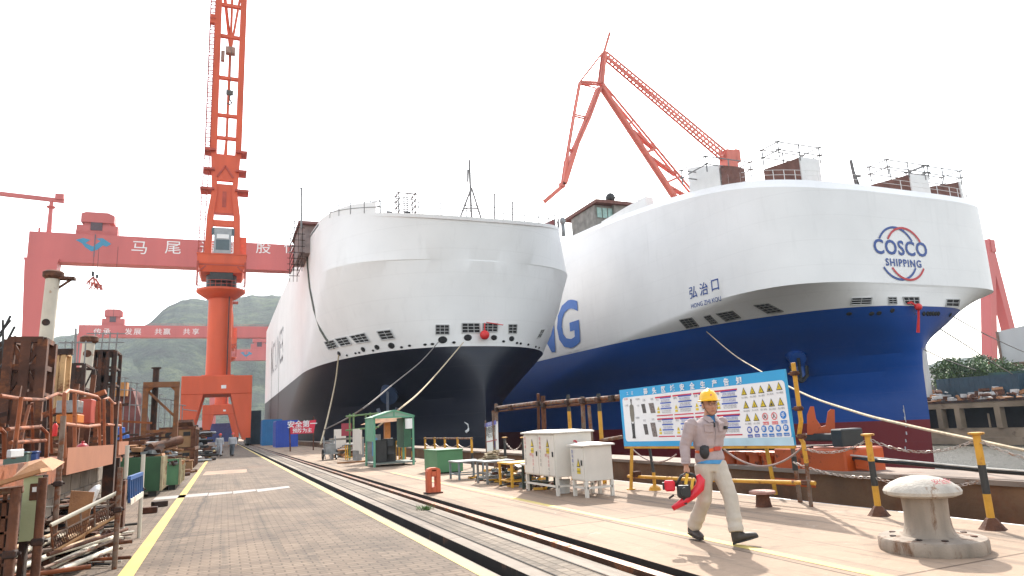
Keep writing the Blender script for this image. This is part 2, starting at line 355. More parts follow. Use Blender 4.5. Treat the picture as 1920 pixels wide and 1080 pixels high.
class Hull:
    """levels: list of (z, Yf, L, p, q, b); z may be a function of Y. Rows are levels, columns run from starboard aft round the bow to port aft."""
    def __init__(s, Xc, levels, Yend, NT=44, NA=16):
        s.Xc = Xc; s.rows = []
        for lv in levels:
            z, Yf, L, p, q, b_ = lv; row = []
            for side in (-1, 1):
                half = []
                for k in range(NT+1):
                    t = (math.pi/2)*(k/NT)
                    x = b_*abs(math.sin(t))**p; y = Yf+L*(1-max(0, math.cos(t))**q); half.append((x, y))
                y0 = Yf+L
                for k in range(1, NA+1): half.append((b_, y0+(Yend-y0)*k/NA))
                half = [(Xc+side*x, y) for x, y in half]
                row += half[::-1] if side < 0 else half[1:]
            s.rows.append([Vector((x, y, z(y) if callable(z) else z)) for x, y in row])
    def dense(s, i0, i1, sub):
        out = []
        for i in range(i0, i1):
            a, b_ = s.rows[i], s.rows[i+1]
            for k in range(sub): out.append([p.lerp(q, k/sub) for p, q in zip(a, b_)])
        out.append(s.rows[i1]); return out
    def part(s, name, i0, i1, m, parent, sub=1, sharp=()):
        b = MB(); rings = s.dense(i0, i1, sub); b.loft(rings, cap=False, closed=False)
        o = b.done(name, m, parent, smooth=True)
        try: o.data.set_sharp_from_angle(angle=R(16))
        except Exception: pass
        return o
    def bvh(s):
        V = []; F = []; n = len(s.rows[0])
        for r in s.rows: V += r
        for i in range(len(s.rows)-1):
            for k in range(n-1): F.append((i*n+k, i*n+k+1, (i+1)*n+k+1, (i+1)*n+k))
        return BVHTree.FromPolygons(V, F)
def hp(T, u, v):
    d = ray(u, v).normalized(); h = T.ray_cast(CAM, d)
    if h[0] is None: print('MISS', u, v); return CAM+d*80, -d
    nn = h[1]; nn = -nn if nn.dot(d) > 0 else nn; return h[0], nn
def hull_patch(T, quad, off=.05, n=5):
    """patch lying on the plating between four surveyed corners -> grid of points"""
    P = [hp(T, *c) for c in quad]; g = []
    for j in range(n+1):
        r = []
        for i in range(n+1):
            a = P[0][0].lerp(P[1][0], i/n); b_ = P[3][0].lerp(P[2][0], i/n); q = a.lerp(b_, j/n)
            nn = sum((p[1] for p in P), Vector()).normalized(); h = T.ray_cast(q+nn*3, -nn)
            r.append((h[0] if h[0] else q)+nn*off)
        g.append(r)
    return g, nn
FRM = mat('black_window_frame', (.03, .03, .032), .5, 0, .2, 2)
PAL = mat('pale_window_bar', (.42, .42, .42), .5, 0, .1, 2)
def hull_window(T, quad, parent, cols=2, rows=3, bars=None, name='window'):
    g, nn = hull_patch(T, quad, .04); n = len(g)-1; b = MB()
    b.loft(g, cap=False, closed=False); o = b.done(name, DARK, parent)
    b = MB(); q = [g[0][0], g[0][n], g[n][n], g[n][0]]; wth = max(.05, (q[0]-q[1]).length*.035)
    for a, c in ((0, 1), (1, 2), (2, 3), (3, 0)): b.bar(q[a]+nn*.04, q[c]+nn*.04, wth*1.3, .1)
    for k in range(1, cols): b.bar(q[0].lerp(q[1], k/cols)+nn*.05, q[3].lerp(q[2], k/cols)+nn*.05, wth, .06)
    for k in range(1, rows): b.bar(q[0].lerp(q[3], k/rows)+nn*.05, q[1].lerp(q[2], k/rows)+nn*.05, wth, .06)
    b.done('frame', bars or FRM, o); return o
def fairlead(T, u, v, r, parent, ry=None, m=None, name='fairlead'):
    p, nn = hp(T, u, v); z = Vector((0, 0, 1)); x = nn.cross(z).normalized(); y = x.cross(nn)*-1; ry = ry or r*.75
    b = MB(); N = 14
    b.loft([[p+nn*.06+x*r*1.25*math.cos(2*math.pi*k/N)+y*ry*1.3*math.sin(2*math.pi*k/N) for k in range(N)], [p+nn*.12+x*r*math.cos(2*math.pi*k/N)+y*ry*math.sin(2*math.pi*k/N) for k in range(N)]], cap=False)
    b.loft([[p+nn*.08+x*r*math.cos(2*math.pi*k/N)+y*ry*math.sin(2*math.pi*k/N) for k in range(N)], [p+nn*.075+x*r*.01*math.cos(2*math.pi*k/N)+y*ry*.01*math.sin(2*math.pi*k/N) for k in range(N)]])
    return b.done(name, m or DARK, parent)
def wrap_text(T, bm, org, right, up, m, parent, off=.06, name='lettering'):
    right = Vector(right).normalized(); up = Vector(up).normalized(); nn = right.cross(up)
    for v in bm.verts:
        q = org+right*v.co.x+up*v.co.y; h = T.ray_cast(q+nn*40, -nn)
        v.co = (h[0]+nn*off) if h[0] else q
    me = bpy.data.meshes.new(name); bm.to_mesh(me); bm.free(); me.materials.append(m)
    o = bpy.data.objects.new(name, me); COL.objects.link(o); o.parent = parent; return o
def rail_line(pts, parent, h=1.1, r=.035, step=1, m=None, name='deck_railing', rows=(.5, 1)):
    b = MB()
    for p in pts[::step]: b.tube(p, Vector(p)+Vector((0, 0, h)), r, 4)
    for k in rows: b.path([Vector(p)+Vector((0, 0, h*k)) for p in pts], r*.8, 4)
    return b.done(name, m or GREY, parent)

# ---- ship at the quay: white over navy
X1, B1 = 11.9, 18.0; XC1 = 29.6
root = thing('car_carrier_ship', 'white and navy car carrier moored at the quay, its round bow nearest the crane', 'ship', (0, 0, 0))
ships1 = root
def top1(y): return 26.9+7.2*(1-math.exp(-max(0, y-77)/25))
def kn1(y): return 21.7+2.2*(1-math.exp(-max(0, y-79)/25))
HL1 = Hull(XC1, [(-7.5, 80.5, 75, 2.1, 1, B1), (-2, 80.2, 75, 2.0, 1, B1), (2, 80, 72, 1.9, 1, B1), (5, 79.9, 66, 1.65, 1, B1), (8, 80, 54, 1.2, 1, B1), (9.9, 80.2, 45, .95, .99, B1),
    (11.15, 80.5, 39, .79, .99, B1), (14, 80.1, 30, .76, .98, B1), (17.5, 79.6, 22, .82, .95, B1), (kn1, 78.6, 15.8, 1.0, .92, B1), (lambda y: kn1(y)+.12, 78.62, 15.8, .95, .94, B1), (top1, 77.4, 20, .75, 1.25, B1)], 232)
T1 = HL1.bvh()
WHULL = ship_paint('white_hull_paint', (.80, .80, .80), .55)
NAVY = ship_paint('navy_hull_paint', (.0025, .0055, .017), .45, .22)
HL1.part('navy_lower_hull', 0, 6, NAVY, root, 3)
HL1.part('white_topside', 6, 11, WHULL, root, 2)
b = MB(); r = HL1.rows[-1]; n = len(r)   # weather deck just under the bulwark top
for i in range(n//2): b.face([r[i]-Vector((0, 0, .5)), r[i+1]-Vector((0, 0, .5)), r[n-2-i]-Vector((0, 0, .5)), r[n-1-i]-Vector((0, 0, .5))])
b.done('weather_deck', mat('deck_paint', (.25, .10, .07), .8, 0, .2, .3), root)
for q, c, rw in (([(817, 609), (842, 609), (842, 627), (817, 627)], 3, 3), ([(866, 606), (899, 606), (900, 624), (866, 624)], 3, 3), ([(905, 606), (933, 606), (932, 622), (905, 622)], 3, 3), ([(953, 608), (969, 608), (968, 625), (953, 625)], 2, 3),
          ([(707, 621), (732, 618), (741, 634), (716, 637)], 2, 3), ([(656, 630), (684, 624), (694, 640), (669, 643)], 3, 3), ([(629, 635), (650, 631), (660, 645), (640, 649)], 2, 3), ([(609, 641), (626, 637), (634, 650), (617, 655)], 2, 3), ([(1014, 618), (1021, 617), (1013, 632), (1006, 633)], 2, 2)):
    hull_window(T1, q, root, c, rw, PAL)
for u, v, rr_ in ((830, 637, .46), (877, 633, .42), (926, 633, .35), (959, 635, .35), (734, 648, .42), (707, 651, .36), (681, 655, .36), (636, 663, .36)): fairlead(T1, u, v, rr_, root)
for u, v in ((753, 651), (768, 648), (797, 646), (811, 645), (851, 642), (944, 640), (969, 643), (976, 644), (651, 666), (667, 662), (674, 661), (700, 657), (990, 646), (1004, 650), (1010, 652)): fairlead(T1, u, v, .19, root, .12, name='scupper')
# crease trim running down from the bulwark to the mooring windows
pts = [hp(T1, *q) for q in ((577, 470), (578, 500), (582, 540), (590, 580), (602, 618), (613, 636), (628, 652))]
MB().path([p+nn*.1 for p, nn in pts], .16, 5).done('trim_strip', mat('grey_trim', (.08, .085, .07), .6, 0, .2, 2), root)
# draught mark, anchor recess with anchor, red festive ball
p, nn = hp(T1, 732, 735)
b = MB(); ax = Vector((-.35, -.75, -.5)).normalized()
b.tube(p-ax*1.6, p+ax*1.3, 1.45, 20, 1.2); b.done('anchor_pocket', ship_paint('navy_pocket', (.03, .05, .10), .35), root, smooth='auto')
b = MB(); q = p+ax*1.35+Vector((-.2, -.3, -.3)); b.bar(q+Vector((0, 0, 1)), q-Vector((0, 0, 2.6)), .3, .25); b.bar(q+Vector((-1.1, 0, -1.9)), q+Vector((0, 0, -2.6)), .3, .3); b.bar(q+Vector((1.1, 0, -1.9)), q+Vector((0, 0, -2.6)), .3, .3)
b.bar(q+Vector((-1.3, .1, -1.2)), q+Vector((-1, 0, -2)), .2, .45); b.bar(q+Vector((1.3, .1, -1.2)), q+Vector((1, 0, -2)), .2, .45)
b.done('anchor', mat('anchor_grey', (.09, .10, .13), .5, .2, .2, 2), root)
p, nn = hp(T1, 877, 802); b = MB(); b.path([p+nn*.12+Vector((-.3, 0, .7)), p+nn*.12+Vector((.15, 0, .4)), p+nn*.12+Vector((.25, 0, 0)), p+nn*.12+Vector((.15, 0, -.3)), p+nn*.12+Vector((-.2, 0, -.5))], [.05, .1, .12, .16, .16], 6).done('bulb_mark', WHT, root)
p, nn = hp(T1, 905, 628); ball = thing('red_silk_ball', 'round red silk ball hung at the centre of the navy ship bow', 'decoration', p+nn*.7)
MB().ell((0, 0, 0), .62, .5, .6, 14, 10).done('silk_ball', RED, ball, True)
b = MB(); b.bar((0, 0, .5), (.1, .1, 1.5), .12); b.bar((.3, 0, 1.6), (2.6, .1, 1.3), .1); b.done('ribbon', RED, ball)
# side lettering, grey strokes (drawn along the parallel starboard side)
LET1 = mat('grey_side_lettering', (.14, .15, .18), .5, 0, .2, .5); PINK = mat('pink_side_reflection', (.62, .34, .32), .5, 0, .2, .3)  # pink tone imitates reflections along the hull side; not applied
bm = text_mesh('NE LINES', 11.5, 1, 'RIGHT', .15)
for v in bm.verts: v.co.x *= .95
wrap_text(T1, bm, Vector((X1-2, 160, 17.6)), (0, -1, 0), (0, 0, 1), LET1, root, -.0)
# superstructure and clutter standing on the deck
SCF = mat('scaffold_grey', (.20, .20, .20), .6, .2, .2, 2)
def scaffold_box(b, c, sx, sy, h, n=2, r=.04):
    c = Vector(c)
    for ix in range(n+1):
        for iy in range(2):
            p = c+Vector((sx*(ix/n-.5), sy*(iy-.5), 0)); b.tube(p, p+Vector((0, 0, h)), r, 4)
    for k in range(1, int(h/1.0)+1):
        for iy in (-.5, .5): b.tube(c+Vector((-sx/2-.4, sy*iy, k)), c+Vector((sx/2+.4, sy*iy, k)), r, 4)
        for ix in (-.5, .5): b.tube(c+Vector((sx*ix, -sy/2-.4, k)), c+Vector((sx*ix, sy/2+.4, k)), r, 4)
row = HL1.rows[-1]
mid = len(row)//2
fr = [row[i] for i in range(mid-34, mid+36, 2)]
rail_line(fr, root, 1.5, .075, 2, SCF)
# raised bulwark wing with its step, starboard forward
b = MB(); seg = [row[i] for i in range(mid-44, mid-21)]
i0 = min(range(len(row)), key=lambda i: (row[i]-hp(T1, 705, 408)[0]).length)
seg = [row[i] for i in range(i0-30, i0+1)]
b.loft([[p-Vector((0, 0, .3)) for p in seg], [p+Vector((0, 0, .2+1.2*smooth01((k-4)/len(seg)*1.3))) for k, p in enumerate(seg)]], cap=False, closed=False)
b.done('bulwark_wing', WHULL, root, True)
def on_deck(u, v, Y): q = atY(u, v, Y); return q
# radar mast: tripod and pole
base = atY(882, 405, 92); mst = atY(880, 300, 92); mid_ = atY(884, 352, 92)
b = MB(); b.tube(atY(884, 410, 92), mst, .17, 6)
for u in (862, 902): b.tube(atY(u, 410, 92), mid_, .15, 5)
b.path([atY(867, 392, 92), atY(883, 390, 92), atY(898, 392, 92)], .13, 4); b.bar(atY(877, 341, 92), atY(877, 318, 92), .22); b.done('mast', SCF, root)
for (u, v0, v1) in ((927, 363, 410), (961, 378, 412), (565, 352, 420)):
    b = MB(); b.tube(atY(u, v1+8, 95), atY(u, v0, 95), .13, 5); b.bar(atY(u-5, v0+1, 95), atY(u+3, v0+1, 95), .12); b.done('pole', SCF, root)
b = MB(); c = atY(761, 412, 100); scaffold_box(b, c-Vector((0, 0, 1)), 2.6, 2, 5.4, 2, .09); b.bar(atY(730, 363, 100), atY(790, 365, 100), .1); b.done('scaffold_tower', SCF, root)
b = MB()
for u0, u1, v in ((600, 712, 0),):
    a_, c_ = atY(622, 400, 100), atY(712, 376, 96); b.tube(a_, c_, .09, 4); a2, c2 = atY(612, 410, 100), atY(712, 386, 96); b.tube(a2, c2, .08, 4)
    for t in (0, .45, .8, 1): p = a_.lerp(c_, t); b.tube(p+Vector((0, 0, .5)), p-Vector((0, 0, 3)), .09, 4)
b.done('scaffold_rail', SCF, root)
# bridge wing / lift housing projecting at the left shoulder
b = MB(); q = atY(572, 440, 110)
b.box((q.x-1.0, 108, q.z-3.5), (q.x+1.6, 118, q.z+1.0)); b.done('wing_housing', mat('housing_grey', (.22, .17, .16), .7, 0, .3, 1, .3), root)
b = MB(); b.box((q.x-1.3, 107, q.z+1.0), (q.x+5, 119, q.z+1.4)); b.done('wing_roof', mat('wing_roof', (.20, .09, .08), .7), root)
b = MB(); scaffold_box(b, (q.x-1.2, 112, q.z-6.5), 1.2, 8, 8, 2, .06); b.done('wing_scaffold', RUSTD, root)
for (u, v, Y, hh) in ((522, 575, 150, 5), (508, 600, 172, 5), (497, 628, 205, 5)):
    q = atY(u, v, Y); b = MB(); b.box((X1+.15, Y-1.5, q.z-hh*.6), (X1+2.5, Y+4, q.z+1.5)); b.done('side_housing', mat('housing_brown', (.24, .13, .11), .7, 0, .2, 1), root)
b = MB()
for (u, Y) in ((489, 200), (496, 172)): q = atY(u, 640, Y); b.box((X1-.35, Y, 1), (X1-.1, Y+.3, q.z))
each(b, 'access_ladder', RUSTD, root)
p = atY(1030, 421, 92); MB().loft([[p+Vector((-1.6, 0, -.2)), p+Vector((1, 0, 1)), p+Vector((1, 0, -1.0))], [p+Vector((-1.6, 2, -.2)), p+Vector((1, 2, 1)), p+Vector((1, 2, -1.0))]]).done('deck_hatch', mat('hatch_maroon', (.22, .06, .06), .6), root)
b = MB(); p = atY(1055, 417, 98); b.ell(p+Vector((0, 0, .2)), .5, .5, .7); b.box(p+Vector((-.25, -.25, -2.4)), p+Vector((.25, .25, -.3))); b.done('satellite_dome', GREY, root, True)
for u in (730, 764): p = atY(u, 402, 84); MB().box(p-Vector((.35, .3, .4)), p+Vector((.35, .3, .35))).done('floodlight', BLK, root)
# ---- outer ship: white over blue over red
XC2, B2 = 76.0, 20.0
root = thing('car_carrier_ship', 'white, blue and red car carrier with a globe logo, floating outboard of the navy ship', 'ship', (0, 0, 0)); ship2 = root
def top2(y): return 26.3+8.2*(1-math.exp(-max(0, y-55)/30))
def kn2(y): return 15.1-2.0*smooth01((y-66)/42)
def pt2(y): return 12.75+.25*smooth01((y-60)/60)
HL2 = Hull(XC2, [(-9, 56.9, 80, 2.15, 1, B2), (-3, 56.6, 80, 2.1, 1, B2), (-.38, 56.4, 80, 2.05, 1, B2), (3, 56.3, 78, 2.0, 1, B2), (5.5, 56.2, 74, 1.8, 1, B2), (7.5, 56, 68, 1.5, 1, B2), (9.3, 55.7, 58, 1.15, 1, B2), (11, 55.3, 50, .85, .97, B2),
    (pt2, 54.9, 42, .65, .94, B2), (lambda y: kn2(y)-.05 if y < 90 else max(kn2(y), pt2(y)+.05), 54.7, 22, .47, .5, B2), (lambda y: max(kn2(y)+.2, pt2(y)+.25), 54.6, 19, .46, .45, B2), (21, 54.5, 20, .47, .42, B2),
    (top2, 54.4, 22, .48, .40, B2), (lambda y: top2(y)+1.0, 55.2, 22, .48, .40, B2-.7)], 235)
T2 = HL2.bvh()
HL2.part('red_boot_top', 0, 2, ship_paint('red_boot_paint', (.16, .010, .014), .4, .2), root, 2)
HL2.part('blue_lower_hull', 2, 8, ship_paint('blue_hull_paint', (.003, .055, .27), .34, .2), root, 3)
HL2.part('white_topside', 8, 13, ship_paint('white_hull_paint_outer', (.79, .78, .775), .55), root, 2)
b = MB(); r = HL2.rows[-1]; n = len(r)
for i in range(n//2): b.face([r[i]-Vector((0, 0, .2)), r[i+1]-Vector((0, 0, .2)), r[n-2-i]-Vector((0, 0, .2)), r[n-1-i]-Vector((0, 0, .2))])
b.done('weather_deck', MATS['deck_paint'], root)
for q, c, rw in (([(1597, 558), (1634, 557), (1632, 570), (1594, 571)], 2, 3), ([(1665, 557), (1680, 557), (1681, 570), (1666, 570)], 2, 3), ([(1692, 557), (1722, 557), (1723, 570), (1696, 570)], 3, 2), ([(1774, 561), (1798, 561), (1796, 575), (1772, 574)], 2, 2)):
    hull_window(T2, q, root, c, rw, PAL)
for q in ([(1274, 599), (1297, 595), (1311, 611), (1288, 615)], [(1320, 593), (1331, 590), (1346, 605), (1334, 607)], [(1343, 587), (1373, 582), (1389, 595), (1362, 602)], [(1413, 571), (1440, 568), (1469, 583), (1440, 587)]):
    hull_window(T2, q, root, 3, 4, mat('grey_louvre', (.16, .155, .145), .6))
for u, v in ((1634, 588), (1648, 587), (1732, 588), (1739, 588), (1744, 588), (1749, 588), (1754, 588), (1759, 588), (1781, 590), (1673, 582), (1592, 588)): fairlead(T2, u, v, .26, root, .22)
LB = mat('logo_blue', (.010, .055, .26), .45, 0, .05, 1); LR = mat('logo_red', (.48, .02, .03), .45, 0, .05, 1); LB2 = mat('side_letter_blue', (.02, .13, .48), .45, 0, .05, 1)
# globe logo on the bow front
q, nn = hp(T2, 1690, 474); RT = (1, 0, 0); UP = (0, 0, 1)
wrap_text(T2, (lambda m_: m_)(text_mesh('COSCO', 2.45, 1, 'CENTER', .16, 1.08)), q+Vector((0, 0, -.25)), RT, UP, LB, root)
wrap_text(T2, text_mesh('SHIPPING', 1.22, 1, 'CENTER', .09, 1.2), q+Vector((.12, 0, -1.65)), RT, UP, LB, root)
def arc(cx, cz, r_, a0, a1, m, tk=.26):
    bm = bmesh.new(); N = 26; A = []
    for k in range(N+1):
        a = R(a0+(a1-a0)*k/N); A.append([bm.verts.new((cx+rr*math.cos(a), cz+rr*math.sin(a), 0)) for rr in (r_-tk/2, r_+tk/2)])
    for k in range(N): bm.faces.new((A[k][0], A[k][1], A[k+1][1], A[k+1][0]))
    wrap_text(T2, bm, q, RT, UP, m, root, .07 if m == LB else .09, 'logo_arc')
for cx, m in ((-.68, LB), (.68, LR)):
    arc(cx, -.1, 3.15, 30, 148, m); arc(cx, -.1, 3.15, 214, 328, m)
# ship name
q, nn = hp(T2, 1322, 545); g1, _ = hp(T2, 1297, 555); g2, _ = hp(T2, 1348, 548); rt = (g2-g1); rt.z = 0
def onside(u, v): return hp(T2, u, v)[0]
wid = (g2-g1).length
for ch, u, v in (('弘', 1301, 557), ('治', 1321, 551), ('口', 1342, 543)): wrap_text(T2, text_mesh(ch, 1.75, 1, 'CENTER', .035), onside(u, v), rt, UP, LB, root)
wrap_text(T2, text_mesh('HONG ZHI KOU', .8, 1, 'CENTER', .01), onside(1324, 571), rt, UP, LB, root)
# big side letters: only the end of the word shows past the navy ship
g1, _ = hp(T2, 1092, 640); bm = text_mesh('COSCO SHIPPING', 11.4, 2, 'RIGHT', .8, 1.04)
for v in bm.verts: v.co.x *= 1.12
wrap_text(T2, bm, Vector((g1.x, g1.y, 14.3)), (0, -1, 0), UP, LB2, root, .12)
# anchor pocket and anchor
p, nn = hp(T2, 1493, 668); ax = Vector((-.45, -.72, -.53)).normalized()
b = MB(); b.tube(p-ax*1.5, p+ax*.9, 1.35, 22, 1.0); b.done('anchor_pocket', ship_paint('blue_pocket', (.012, .06, .25), .3), root, smooth='auto')
b = MB(); b.tube(p-ax*1.0+Vector((.2, 0, -1.2)), p+ax*.7+Vector((.5, -.1, -2.8)), 1.0, 16, .35); b.done('anchor_chute', MATS['blue_pocket'], root, smooth='auto')
b = MB(); q = p+ax*1.1+Vector((0, 0, -.6)); b.bar(q+Vector((0, 0, .9)), q-Vector((0, 0, 2.0)), .3, .25); b.bar(q+Vector((-1.2, 0, -1.2)), q+Vector((0, 0, -2.1)), .4, .35); b.bar(q+Vector((1.2, 0, -1.2)), q+Vector((0, 0, -2.1)), .4, .35)
b.bar(q+Vector((-1.35, .1, -.1)), q+Vector((-1.1, 0, -1.3)), .25, .4); b.bar(q+Vector((1.35, .1, -.1)), q+Vector((1.1, 0, -1.3)), .25, .4); b.done('anchor', BLK, root)
# draught marks
b = MB()
for k in range(6):
    p, nn = hp(T2, 1695+(k*2 if k < 3 else 8-k), 770+k*14); b.box(p+nn*.06-Vector((.12, 0, .18)), p+nn*.08+Vector((.12, 0, .18)))
p1, n1 = hp(T2, 1694, 760); p2, n2 = hp(T2, 1699, 792); b.bar(p1+n1*.07, p2+n2*.07, .06, .05); each(b, 'draught_mark', mat('mark_white', (.5, .5, .52), .6), root)
# bow silk ball with ribbon
p, nn = hp(T2, 1713, 575); ball = thing('red_silk_ball', 'red silk ball with a long hanging ribbon on the blue ship bow', 'decoration', p+nn*.6)
MB().ell((0, 0, 0), .45, .4, .42, 14, 10).done('silk_ball', RED, ball, True)
b = MB(); b.path([(0, .0, -.2), (.1, .3, -1.4), (.18, .7, -2.9)], [.12, .14, .2], 5); b.path([(-.1, .1, .1), (-.8, .2, .55), (-1.3, .3, .45)], [.1, .16, .1], 5); b.done('ribbon', RED, ball)
# deck houses, vents and railings
row = HL2.rows[-1]
mid = len(row)//2
fr = [row[i] for i in range(mid-42, mid+38, 3)]
rail_line(fr, root, 1.2, .04, 1, WHT)
BRK = mat('primer_brown', (.16, .075, .06), .8, 0, .25, 1.5, .3)
def vent(u0, u1, u2, v0, v1, Y, dx=2.2):
    a_ = atY(u0, v1, Y); c_ = atY(u1, v0, Y); d_ = atY(u2, v0, Y)
    z0, z1 = a_.z-1.0, c_.z
    b = MB(); b.box((c_.x, Y-.1, z0), (d_.x, Y+2.4, z1)); b.done('vent_housing', WHT, root)
    b = MB(); b.loft([[(c_.x-.03, Y+.05, z0), (c_.x-.03, Y+.05, z1-.1), (a_.x, Y+2.6, z1-.9), (a_.x, Y+2.6, z0)], [(c_.x-.03, Y+.2, z0), (c_.x-.03, Y+.2, z1-.1), (a_.x, Y+2.8, z1-.9), (a_.x, Y+2.8, z0)]]); b.done('vent_grille', BRK, root)
    b = MB(); cx = (a_.x+d_.x)/2; scaffold_box(b, (cx, Y+1.2, z1-.5), d_.x-a_.x+.3, 2.6, 2.1, 2, .08); b.done('scaffold_rail', SCF, root)
vent(1467, 1498, 1534, 294, 332, 58); vent(1672, 1704, 1738, 326, 360, 58); vent(1742, 1797, 1800, 340, 372, 58)
# starboard deckhouse block with open brown recess
a_ = atY(1297, 350, 69); c_ = atY(1350, 312, 63)
def edge_wall(name, u0, u1, h0, h1, m, thick=1.6, base=.1):
    """white wall standing on the deck edge of the outer ship between two bearings"""
    def uof(p): d = p-CAM; return 960+(d.dot(CR)/d.dot(FW))*FPX
    row_ = HL2.rows[-1][:len(HL2.rows[-1])//2]; fine = [a_.lerp(c_, k/12) for a_, c_ in zip(row_, row_[1:]) for k in range(12)]
    pts = [p for p in fine if p.y < 160 and u0 <= uof(p) <= u1][::2]; n_ = len(pts); b = MB()
    rr = []
    for k, p in enumerate(pts):
        h_ = h0+(h1-h0)*k/max(1, n_-1); q_ = p+Vector((-.03, 0, -base)); t_ = p+Vector((-.03, 0, h_)); w_ = Vector((thick, .4, 0)); rr.append([q_, t_, t_+w_, q_+w_])
    b.loft(rr); return b.done(name, m, root)
edge_wall('deckhouse', 1293, 1352, 3.4, 2.6, WHT)
c2 = atY(1352, 345, 63); d2 = atY(1390, 312, 65); edge_wall('deckhouse_recess', 1354, 1392, 2.6, 1.9, BRK, 1.0)
b = MB(); scaffold_box(b, ((a_.x+d2.x)/2, 67, c_.z-.2), 7, 5, 2.1, 2, .08); b.done('scaffold_rail', SCF, root)
b = MB(); p = atY(1608, 345, 60); b.bar(p+Vector((-.2, 0, -1)), p+Vector((-.6, 0, 3.2)), .28); b.bar(p+Vector((.5, 0, -1)), p+Vector((-.4, 0, 1.8)), .2); b.bar(p+Vector((-.3, 0, 1.0)), p+Vector((.8, 0, 1.2)), .3); b.tube(p+Vector((-1.5, 0, -.5)), p+Vector((-1.5, 0, 2)), .05, 5); b.done('mast', mat('mast_grey', (.12, .12, .12), .6), root)
# bridge aft with glazed front
Yb = 104; q0 = atY(1128, 395, Yb); q1 = atY(1150, 375, Yb); q2 = atY(1290, 373, Yb)
b = MB(); b.box((q1.x, Yb, q1.z-6), (q2.x+6, Yb+12, q1.z-.4)); b.box((q0.x-1, Yb+.7, q1.z-6), (q1.x, Yb+10, q1.z-1)); b.done('bridge', mat('bridge_dirty_white', (.20, .20, .18), .7, 0, .35, .8, .2), root)
b = MB(); b.box((q0.x-1.4, Yb-.6, q1.z-.9), (q2.x+7, Yb+12.6, q1.z-.3)); b.done('bridge_roof', BRK, root)
b = MB()
for k in range(5): b.box((q0.x-.6+k*1.15, Yb+.55, q1.z-3.4), (q0.x+.3+k*1.15, Yb+.68, q1.z-1.5))
b.done('bridge_window', mat('green_glass', (.25, .42, .38), .15), root)
b = MB(); scaffold_box(b, ((q1.x+q2.x)/2, Yb+4, q1.z-.3), 16, 7, 1.3, 6, .08); b.tube(q1+Vector((6, 2, 0)), q1+Vector((6, 2, 4)), .05, 4); b.tube(q1+Vector((13, 2, 0)), q1+Vector((13, 2, 4)), .05, 4)
b.done('bridge_railing', SCF, root)
b = MB(); b.ell(q1+Vector((0, 1, .7)), .9, .9, 1.0); b.done('radar_dome', BLK, root, True)
edge_wall('bulwark_fin', 1128, 1216, .2, 1.5, WHT)
b = MB()
for (u, Y) in ((1080, 118), (1092, 116), (1104, 114), (1128, 112)):
    q = Vector((56.5, Y, top2(Y)+1)); b.tube(q, q+Vector((0, 0, 2)), .06, 4); b.bar(q+Vector((0, -1.5, 1.2)), q+Vector((0, 1.5, 1.2)), .08); b.ell(q+Vector((0, 0, 1.1)), .4, .4, .4, 8, 6)
b.done('deck_fitting', SCF, root)
# ------------------------------------------------------------ cranes
CAB = mat('crane_cab_grey', (.30, .32, .33), .5, 0, .2, 1)
REDD = mat('crane_red_dark', (.38, .055, .03), .6, 0, .2, .6, .1, (.2, .05, .03), 1)
def ladder(b, p, q, w=.7, step=.6, r=.05, cage=True):
    p = Vector(p); q = Vector(q); d = q-p; L = d.length; n = int(L/step)
    for s_ in (-.5, .5): b.bar(p+Vector((w*s_, 0, 0)), q+Vector((w*s_, 0, 0)), r*1.5)
    for k in range(n+1): c = p.lerp(q, k/max(1, n)); b.bar(c-Vector((w/2, 0, 0)), c+Vector((w/2, 0, 0)), r)
    if cage:
        for k in range(0, n, 2): c = p.lerp(q, k/max(1, n)); b.path([c+Vector((-w/2, 0, 0)), c+Vector((-w/2, -.7, 0)), c+Vector((w/2, -.7, 0)), c+Vector((w/2, 0, 0))], r*.6, 4)
